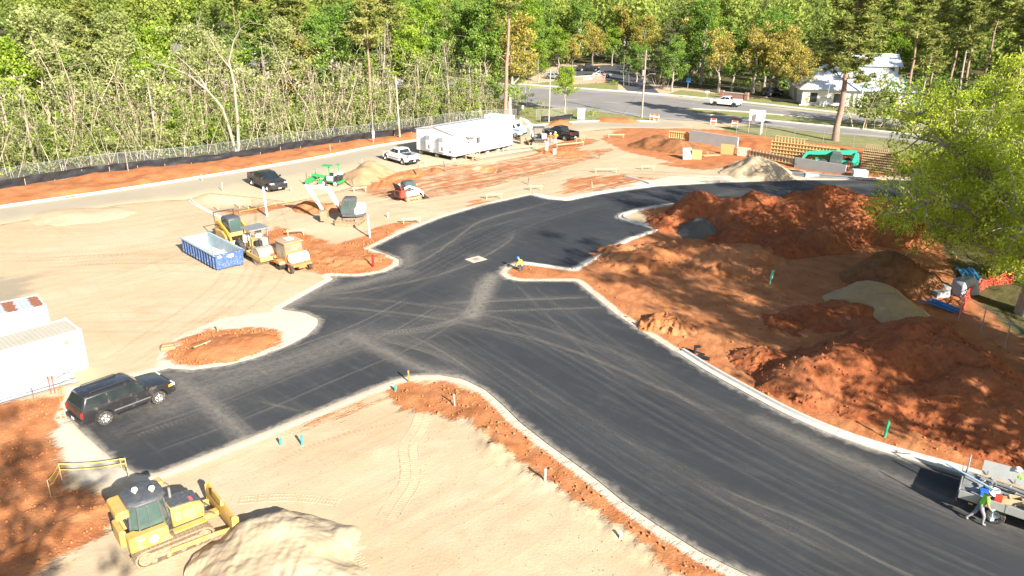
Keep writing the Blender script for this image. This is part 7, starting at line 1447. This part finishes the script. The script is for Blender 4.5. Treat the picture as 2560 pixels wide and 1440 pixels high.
# batter boards: two posts and a rail
def batter(label, px, py, rz, L=1.6, H=.6):
    o = thing('batter_board', label, 'batter board', at(px, py), rz)
    for x in (-L / 2, L / 2): MB().bb(x - .04, x + .04, -.03, .03, -.2, H + .1).build('post', WOOD, o)
    MB().bb(-L / 2 - .15, L / 2 + .15, -.06, -.03, H - .12, H + .02).build('rail', WOOD, o)
for i, (a, b, r_, L, w_) in enumerate(((1030,560,10,1.6,'on the sand right of the excavator'), (740,590,20,1.4,'on the orange dirt above the road sweeper'), (1235,498,10,1.6,'on the sand above the new road'), (1300,376,32,5.5,'in front of the site office gravel'), (1515,432,5,2.6,'on the sand near the upper kerb'), (1620,425,0,1.5,'near the red dirt streaks'), (1425,368,30,4.5,'along the trench by the workers'), (900,480,15,1.3,'by the tan dirt pile'), (1540,345,0,2.2,'near the red clay by the entrance'), (1340,478,5,1.2,'at the corner of the white kerb'))): batter('wooden batter board ' + w_, a, b, R(r_), L)
lb = tag(MB().box((0, 0, .06), (1.2, .09, .04)).box((.2, 0, .03), (.09, .3, .03)).build('loose_lath', WOOD), 'pale lath lying on the round clay island', 'board'); lb.location = Vector((G(508,880).x, G(508,880).y, .5)); lb.rotation_euler = (0, 0, R(55))
cb = tag(MB().bb(-.45, .45, -.3, .3, 0, .25).bb(-.38, .38, -.22, .22, .25, .36).build('concrete_block', M_TANB, None, .05), 'grey concrete block at the left end of the round clay island', 'block'); cb.location = at(421, 873); cb.rotation_euler = (0, 0, .4)
# drain cover in the junction
dg = thing('drain_cover', 'sandy square drain cover set in the junction asphalt', 'drain', (G(1190,649).x, G(1190,649).y, .02), R(40)); MB().bb(-.75, .75, -.6, .6, .0, .015).build('sand_patch', paint('pale_patch', (.55, .43, .32), .9, 0, .15, 3), dg)
for k in range(6): MB().bb(-.3, .3, -.3 + k * .1, -.25 + k * .1, .015, .03).build('grate_bar', STEEL, dg)
dn = thing('drain_inlet', 'black pipe fitting sticking out behind the kerb', 'drain', at(1737, 885), R(-40)); MB().cyl((0, 0, 0), (0, 0, .55), .09, 10).cyl((0, 0, .5), (.35, 0, .6), .09, 10).build('elbow', DARK, dn); MB().cyl((.4, -.35, .12), (1.2, -.35, .12), .12, 10).build('pipe', DARK, dn); MB().cyl((-.8, .2, .05), (.6, .2, .05), .05, 8).build('hose', DARK, dn)
# caution tape by the bulldozer
TAPE = paint('yellow_tape', (.60, .52, .08), .5)
def tape(label, pts, hs, th=.045, strips=(.95, .6)):
    q = [at(*p) for p in pts]; o = thing('caution_tape', label, 'tape', q[0]); c0 = q[0]
    for p, h in zip(q, hs): MB().cyl(p - c0 - Vector((0, 0, .2)), p - c0 + Vector((0, 0, h)), .025, 6).build('stake', WOOD, o)
    for z in strips:
        b = MB()
        for a_, c_, h0, h1 in zip(q[:-1], q[1:], hs[:-1], hs[1:]):
            a2, c2 = a_ - c0 + Vector((0, 0, h0 * z)), c_ - c0 + Vector((0, 0, h1 * z)); n = 6; pp = [a2.lerp(c2, i / n) - Vector((0, 0, .1 * math.sin(math.pi * i / n))) for i in range(n + 1)]
            for u, v in zip(pp[:-1], pp[1:]): b.slab([u, v, v + Vector((0, 0, th)), u + Vector((0, 0, th))], .004)
        b.build('tape_strip', TAPE, o)
tape('yellow caution tape strung on stakes behind the bulldozer', [(126, 1236), (155, 1200), (318, 1178), (304, 1172), (325, 1205)], [.9, .9, .75, .6, .8]); tape('yellow string line along the shallow pit', [(600, 535), (690, 515), (770, 500)], [.3, .4, .3], .03, (.9,))
# rebar stakes with pink caps by the SUV
for i, (a, b, h, m) in enumerate(((85, 1003, .7, STEEL), (128, 985, 1.0, RED), (138, 984, 1.0, RED), (152, 1005, .8, ST), (158, 1002, .9, ST))): 
    o = tag(MB().cyl((0, 0, -.2), (0, 0, h), .022, 6).lathe([(0, h), (.05, h), (.05, h + .08), (0, h + .1)], (0, 0, 0), 'z', 8).build('rebar_stake', m), f'thin capped rebar stake left of the SUV, {ORD[i]} from the left', 'stake', 'rebar stakes by the SUV'); o.location = at(a, b)
# blue pipe stacks, blocks and orange netting under the oak
bundle('stack of bright blue pipes leaning under the bright oak', 2425, 695, R(75), 3.4, 14, paint('bright_blue_pipe', (.03, .28, .55), .4), .07, 8, 'pipe_stack', 'pipes', .7, 'blue_pipe'); bundle('blue pipes laid side by side on the dirt before the chain-link fence', 2357, 768, R(-62), 2.2, 12, paint('blue_pvc', (.06, .2, .5), .4), .05, 9, 'pipe_stack', 'pipes', .75, 'blue_pipe')
for i, (a, b, l, s_) in enumerate(((2350, 742, 'grey concrete block beside the blue pipes', (1.3, .7, .5)), (2362, 728, 'second grey concrete block behind the first', (1.2, .6, .55)))):
    o = tag(MB().loft([[(-s_[0] / 2, -s_[1] / 2, 0), (s_[0] / 2, -s_[1] / 2, 0), (s_[0] / 2, s_[1] / 2, 0), (-s_[0] / 2, s_[1] / 2, 0)], [(-s_[0] / 2 + .05, -s_[1] / 2 + .04, s_[2]), (s_[0] / 2 - .05, -s_[1] / 2 + .04, s_[2]), (s_[0] / 2 - .05, s_[1] / 2 - .04, s_[2]), (-s_[0] / 2 + .05, s_[1] / 2 - .04, s_[2])]]).build('concrete_block', GCON, None, .03), l, 'block'); o.location = at(a, b); o.rotation_euler = (0, 0, .3 + i)
NET = paint('orange_netting', (.62, .08, .04), .7)
def netting(label, px, H, seed):
    q = [drop(p) for p in resample(GP(px), .35)]; rr = random.Random(seed); b = MB(); n = len(q); rows = [[p + Vector((rr.uniform(-.15, .15), rr.uniform(-.15, .15), H * r / 3 * rr.uniform(.6, 1))) for p in q] for r in range(4)]
    for r in range(4):
        for a_, c_ in zip(rows[r][:-1], rows[r][1:]): b.bar(a_, c_, .05, .05)
    for i in range(n):
        for r in range(3): b.bar(rows[r][i], rows[r + 1][i], .05, .05); 
        if i < n - 1:
            for r in range(3): b.bar(rows[r][i], rows[r + 1][i + 1], .04, .04)
    tag(b.build('safety_netting', NET), label, 'netting')
netting('crumpled orange safety netting by the chain-link fence under the oak', [(2400, 790), (2420, 745), (2470, 715), (2530, 705)], 1.0, 3)
tg = thing('covered_stand', 'grey plastic wrapped frame beside the blue pipe stack', 'frame', at(2410, 735), R(20)); MB().loft([[(-1, -.6, 0), (1, -.6, 0), (1, .6, 0), (-1, .6, 0)], [(-.9, -.5, .8), (.7, -.6, 1.0), (.9, .5, .9), (-.8, .6, 1.1)], [(-.5, -.3, 1.3), (.4, -.3, 1.5), (.5, .3, 1.3), (-.4, .3, 1.4)]]).build('plastic_wrap', paint('grey_tarp', (.32, .34, .36), .4, 0, .3, 3), tg, .05)
for s in (-1, 1): MB().bar((s * .8, 0, 0), (s * .5, 0, 1.9), .06).build('frame_leg', GALV, tg)
# ================================================================== houses across the highway
ROOFW = paint('white_metal_roof', (.60, .64, .68), .35, .2, .06, .3); STUC = paint('white_stucco', (.62, .60, .55), .8, 0, .06, .5)
def house():
    a = G(2003,262); o = thing('house', 'white building with broad blue-white metal roof behind the thick pine', 'building', (a.x, a.y, 0), R(-8)); L, W = 22, 14
    m = MB().bb(0, L, 0, W, 0, 3.2).build('wall', STUC, o); e, p = 3.1, 7.6; ov = 1.0
    b0 = [(-ov, -ov, e), (L + ov, -ov, e), (L + ov, W + ov, e), (-ov, W + ov, e)]; r0, r1 = (6, W / 2, p), (L - 6, W / 2, p)
    rf = MB().add([*b0, r0, r1], [(0, 1, 5, 4), (1, 2, 5), (2, 3, 4, 5), (3, 0, 4), (3, 2, 1, 0)]).build('roof', ROOFW, o)
    sm = MB()
    for k in range(1, 24):
        x = -ov + (L + 2 * ov) * k / 24; t = min(1, min((x + ov) / (6 + ov), (L + ov - x) / (6 + ov))); sm.bar((x, -ov, e + .03), (x, -ov + (W / 2 + ov) * t, e + (p - e) * t + .03), .06, .06)
    sm.build('roof_seam', ROOFW, rf)
    up = MB().bb(9, 19, 6, 13, 3.2, 7.4).build('upper_wall', STUC, o); MB().slab([(8.4, 5.2, 7.3), (19.6, 5.2, 7.3), (19.6, 9.5, 9.4), (8.4, 9.5, 9.4)], .12).slab([(8.4, 9.5, 9.4), (19.6, 9.5, 9.4), (19.6, 13.8, 7.3), (8.4, 13.8, 7.3)], .12).build('upper_roof', ROOFW, o)
    for x in (10.5, 13): MB().bb(x, x + 1.4, 5.94, 6.0, 6.3, 6.8).build('window', GLASS, up)
    MB().bb(15.2, 18.2, 5.92, 6.0, 5.2, 7.0).build('window', GLASS, up)
    for x in (1.5, 6.0, 11.5, 13.5, 16.5): MB().bb(x, x + 1.3, -.06, .02, .6, 2.4).build('window', GLASS, m)
    MB().bb(-.5, 9, -.5, .0, -.1, .12).build('porch_step', M_CONC, o)
    for x in (11, 13, 15): MB().cyl((x, -.8, 0), (x, -.8, 3.1), .12, 10).build('porch_column', WHITE, o)
house()
def small_house(label, px, py, rz, L, W, H, wm, rm, name='house'):
    a = G(px, py); o = thing(name, label, 'building', (a.x, a.y, 0), rz); w = MB().bb(0, L, 0, W, 0, H).build('wall', wm, o)
    MB().add([(-.5, -.5, H), (L + .5, -.5, H), (L + .5, W + .5, H), (-.5, W + .5, H), (-.5, W / 2, H + W * .28), (L + .5, W / 2, H + W * .28)], [(0, 1, 5, 4), (2, 3, 4, 5), (1, 2, 5), (3, 0, 4), (3, 2, 1, 0)]).build('roof', rm, o)
    for k in range(3): MB().bb(L * (k + .25) / 3, L * (k + .25) / 3 + 1.4, -.05, .01, .9, 2.2).build('window', GLASS, w)
    MB().bb(L * .9, L * .9 + .9, -.05, .01, 0, 2.1).build('door', DARK, w)
GRF = paint('grey_shingle', (.30, .30, .32), .8, 0, .15, 2); small_house('tan stucco building seen through the left thicket', 60, 178, R(-25), 14, 9, 3, paint('tan_stucco', (.55, .43, .26), .85), GRF); small_house('pale house behind the straight reddish pine', 700, 138, R(-25), 16, 10, 4, paint('cream_siding', (.62, .58, .5), .8), paint('brown_shingle', (.12, .1, .09), .8)); small_house('grey roofed shed low in the left thicket', 250, 235, R(-30), 10, 8, 3, STUC, paint('blue_grey_roof', (.42, .48, .55), .5)); small_house('white building glimpsed through the trees above the car park', 1440, 120, R(-20), 18, 10, 4, STUC, ROOFW)
BRK = NT('red_brick'); _sp = BRK.n('SeparateXYZ', Vector=BRK.pos()); bt = BRK.n('TexBrick', Vector=BRK.n('CombineXYZ', X=BRK.m2('ADD', _sp.outputs[0], _sp.outputs[1]), Y=_sp.outputs[2]).outputs[0], Scale=2.0, Color1=(.34, .12, .07), Color2=(.26, .09, .05), Mortar=(.45, .4, .35)); BRK = BRK.fin(bt.outputs[0], .85)
def brickwall(label, a, b, H, t=.5, text=None):
    p, q = G(*a), G(*b); rz = ang(p, q); L = (q - p).length; o = thing('brick_sign_wall', label, 'wall', (p.x, p.y, 0), rz); MB().bb(0, L, 0, t, 0, H).build('wall', BRK, o); MB().bb(-.06, L + .06, -.06, t + .06, H, H + .1).build('coping', M_CONC, o)
    for x in (.3, L - .3): MB().bb(x - .36, x + .36, -.1, t + .1, 0, H + .35).build('pier', BRK, o)
    return o
bw = brickwall('red brick sign wall in front of the shaded car park', (1432, 211), (1512, 206), 1.7); txt(bw, 'COURTS', (4.2, -.03, 1.05), (R(90), 0, 0), .7, WHITE)
brickwall('brick planter wall behind the white highway pickup', (1800, 243), (1868, 250), 1.1)
# ================================================================== people
SKIN = paint('skin', (.42, .24, .16), .6); JEAN = paint('dark_work_trousers', (.07, .08, .10), .85, 0, .2, 6); BOOT = paint('tan_boots', (.28, .18, .10), .8); NEON = paint('neon_green_shirt', (.24, .72, .05), .7, 0, .12, 5); NYEL = paint('neon_yellow_vest', (.68, .70, .05), .7, 0, .1, 5); NOR = paint('neon_orange_vest', (.80, .16, .03), .7, 0, .1, 5); GPANT = paint('grey_trousers', (.22, .22, .24), .85, 0, .2, 6)
def person(label, loc, rz, J, shirt, pants, hat, hatm=None):
    """J: joints (x forward, y left, z up); the body is grown from them as one skin"""
    o = thing('person', label, 'person', loc, rz); V = []; E = []; Rd = []; Lb = []
    def v(p, r, lab): V.append(Vector(p)); Rd.append(r); Lb.append(lab); return len(V) - 1
    def e(a, b): E.append((a, b))
    pel = v(J['pelvis'], (.155, .12), 1); ch = v(J['chest'], (.175, .125), 0); sh = v(Vector(J['chest']).lerp(Vector(J['neck']), .55), (.14, .11), 0); nk = v(J['neck'], (.06, .06), 2); hd = v(J['head'], (.098, .105), 2); hd2 = v(Vector(J['head']) + (Vector(J['head']) - Vector(J['neck'])).normalized() * .10, (.085, .09), 2)
    md = v(Vector(J['pelvis']).lerp(Vector(J['chest']), .5), (.145, .11), 0); e(pel, md); e(md, ch); e(ch, sh); e(sh, nk); e(nk, hd); e(hd, hd2)
    for s in ('l', 'r'):
        a = v(J[s + 'sh'], (.075, .075), 0); b = v(J[s + 'el'], (.052, .052), 0 if J.get('sleeves') else 2); c = v(J[s + 'ha'], (.036, .036), 2); e(sh, a); e(a, b); e(b, c)
        d = (Vector(J[s + 'ha']) - Vector(J[s + 'el'])).normalized(); pm = v(Vector(J[s + 'ha']) + d * .07, (.042, .02), 2); e(c, pm); n = d.cross(Vector((0, 0, 1)))
        n = n.normalized() if n.length > .1 else Vector((0, 1, 0))
        for k, (off, ln) in enumerate(((-.03, .07), (-.01, .085), (.01, .08), (.03, .06))):
            f = v(Vector(J[s + 'ha']) + d * (.09 + ln * .5) + n * off, (.010, .010), 2); g_ = v(Vector(J[s + 'ha']) + d * (.09 + ln) + n * off + d.cross(n) * .02, (.009, .009), 2); e(pm, f); e(f, g_)
        f = v(Vector(J[s + 'ha']) + d * .06 + n * .06, (.011, .011), 2); e(c, f)
        hp = v(J[s + 'hip'], (.095, .095), 1); kn = v(J[s + 'kn'], (.068, .068), 1); an = v(J[s + 'an'], (.048, .048), 1); to = v(J[s + 'to'], (.046, .036), 3); e(pel, hp); e(hp, kn); e(kn, an); e(an, to)
    me = bpy.data.meshes.new('body'); me.from_pydata([tuple(p) for p in V], E, []); bm = bmesh.new(); bm.from_mesh(me); ly = bm.verts.layers.skin.verify(); bm.verts.ensure_lookup_table()
    for i, q in enumerate(bm.verts): q[ly].radius = [r_ * (1.18 if r_ > .03 and Lb[i] != 2 else 1) for r_ in Rd[i]]; q[ly].use_root = (i == pel)
    bm.to_mesh(me); bm.free(); t = bpy.data.objects.new('t', me); C.objects.link(t); t.modifiers.new('s', 'SKIN'); t.modifiers.new('u', 'SUBSURF').levels = 1
    dg_ = bpy.context.evaluated_depsgraph_get(); dg_.update(); m2 = bpy.data.meshes.new_from_object(t.evaluated_get(dg_)); bpy.data.objects.remove(t)
    m2.materials.clear()
    for m in (shirt, pants, SKIN, BOOT): m2.materials.append(m)
    pts = np.array([tuple(p) for p in V]); lab = Lb
    segs = [(np.array(V[a]), np.array(V[b]), a, b) for a, b in E]
    for f in m2.polygons:
        c = np.array(f.center); best = None
        for A, B, ia, ib in segs:
            w = B - A; tt = min(1, max(0, float((c - A) @ w) / max(1e-9, float(w @ w)))); d = np.linalg.norm(c - A - w * tt)
            if best is None or d < best[0]: best = (d, lab[ib] if tt > .5 else lab[ia])
        f.material_index = best[1]; f.use_smooth = True
    link('body', m2, o); H = Vector(J['head']); up = (H - Vector(J['neck'])).normalized(); fw = Vector(J.get('face', (1, 0, 0))).normalized()
    q = up.to_track_quat('Z', 'Y'); hm = MB().lathe([(.165, .0), (.165, .015), (.128, .02), (.125, .07), (.09, .125), (0, .145)], (0, 0, 0), 'z', 16).build('hard_hat', hatm or WHITE, o, smooth=True); hm.location = H + up * .06; hm.rotation_euler = q.to_euler()
    fc = MB(); sdv = up.cross(fw).normalized(); fc.box(H + fw * .105 - up * .01, (.03, .03, .045)); 
    for s in (-1, 1): fc.box(H + sdv * s * .1, (.03, .02, .05))
    fc.build('nose_and_ears', SKIN, o, .008); ey = MB()
    for s in (-1, 1): ey.box(H + fw * .095 + sdv * s * .035 + up * .02, (.02, .022, .014))
    ey.box(H + fw * .098 - up * .055, (.015, .045, .01)); ey.build('eyes_and_mouth', DARK, o); return o
STAND = dict(pelvis=(0, 0, .95), chest=(.02, 0, 1.28), neck=(.02, 0, 1.5), head=(.05, 0, 1.63), lsh=(.02, .2, 1.42), rsh=(.02, -.2, 1.42), lel=(-.02, .27, 1.14), rel=(-.02, -.27, 1.14), lha=(.1, .25, .92), rha=(.1, -.25, .92), lhip=(0, .1, .9), rhip=(0, -.1, .9), lkn=(.03, .12, .5), rkn=(.03, -.12, .5), lan=(0, .13, .09), ran=(0, -.13, .09), lto=(.16, .14, .04), rto=(.16, -.14, .04))
AKIM = dict(STAND, lel=(-.08, .40, 1.2), rel=(-.08, -.40, 1.2), lha=(.06, .22, 1.02), rha=(.06, -.22, 1.02))
WALK = dict(pelvis=(0, 0, .93), chest=(.12, 0, 1.25), neck=(.2, 0, 1.45), head=(.27, 0, 1.56), lsh=(.16, .2, 1.38), rsh=(.16, -.2, 1.38), lel=(.2, .27, 1.1), rel=(.22, -.25, 1.1), lha=(.36, .2, .9), rha=(.4, -.18, .88), lhip=(0, .1, .88), rhip=(0, -.1, .88), lkn=(-.12, .11, .48), rkn=(.2, -.11, .5), lan=(-.42, .12, .13), ran=(.2, -.12, .09), lto=(-.3, .12, .04), rto=(.36, -.12, .04), face=(.9, 0, -.4), sleeves=0)
CROUCH = dict(pelvis=(-.2, 0, .42), chest=(.05, 0, .72), neck=(.18, 0, .9), head=(.27, 0, 1.0), lsh=(.12, .19, .83), rsh=(.12, -.19, .83), lel=(.3, .24, .6), rel=(.3, -.24, .6), lha=(.5, .12, .42), rha=(.5, -.12, .42), lhip=(-.18, .1, .4), rhip=(-.18, -.1, .4), lkn=(.24, .16, .46), rkn=(.2, -.16, .40), lan=(-.05, .16, .09), ran=(-.12, -.16, .09), lto=(.12, .17, .04), rto=(.05, -.17, .04), face=(.8, 0, -.6), sleeves=1)
p = G(2440, 1308); person('worker in neon green shirt and white hard hat walking beside the flatbed truck', (p.x, p.y, .02), R(-18), WALK, NEON, GPANT, 1)
p = G(2549, 1172, 1.72); person('worker in green with white hard hat standing behind the flatbed truck', (p.x, p.y, 0), R(200), STAND, NEON, JEAN, 1)
p = at(1303, 678); person('worker with blue hat and yellow vest crouching on the island tip', p, R(150), CROUCH, NYEL, JEAN, 1, paint('blue_hat', (.02, .2, .5), .5))
p = at(1376, 362); person('worker in orange vest standing behind the white conduits', (p.x, p.y, p.z), R(250), AKIM, NOR, GPANT, 1); p = at(1388, 359); person('worker in yellow vest and white hard hat beside the black pickup', p, R(245), AKIM, NYEL, paint('pale_trousers', (.4, .42, .42), .85), 1)
# tool in the walking worker's hands
p = G(2440, 1308); tl = tag(MB().cyl((0, 0, 0), (.04, 0, -.4), .02, 8).box((.04, 0, -.42), (.16, .1, .14)).box((-.02, 0, .05), (.2, .05, .05)).build('cut_off_saw', BLUEP), 'pale blue handheld saw carried by the walking worker', 'tool'); tl.location = (p.x + .42 * math.cos(R(-18)), p.y + .42 * math.sin(R(-18)) - .15, .86)
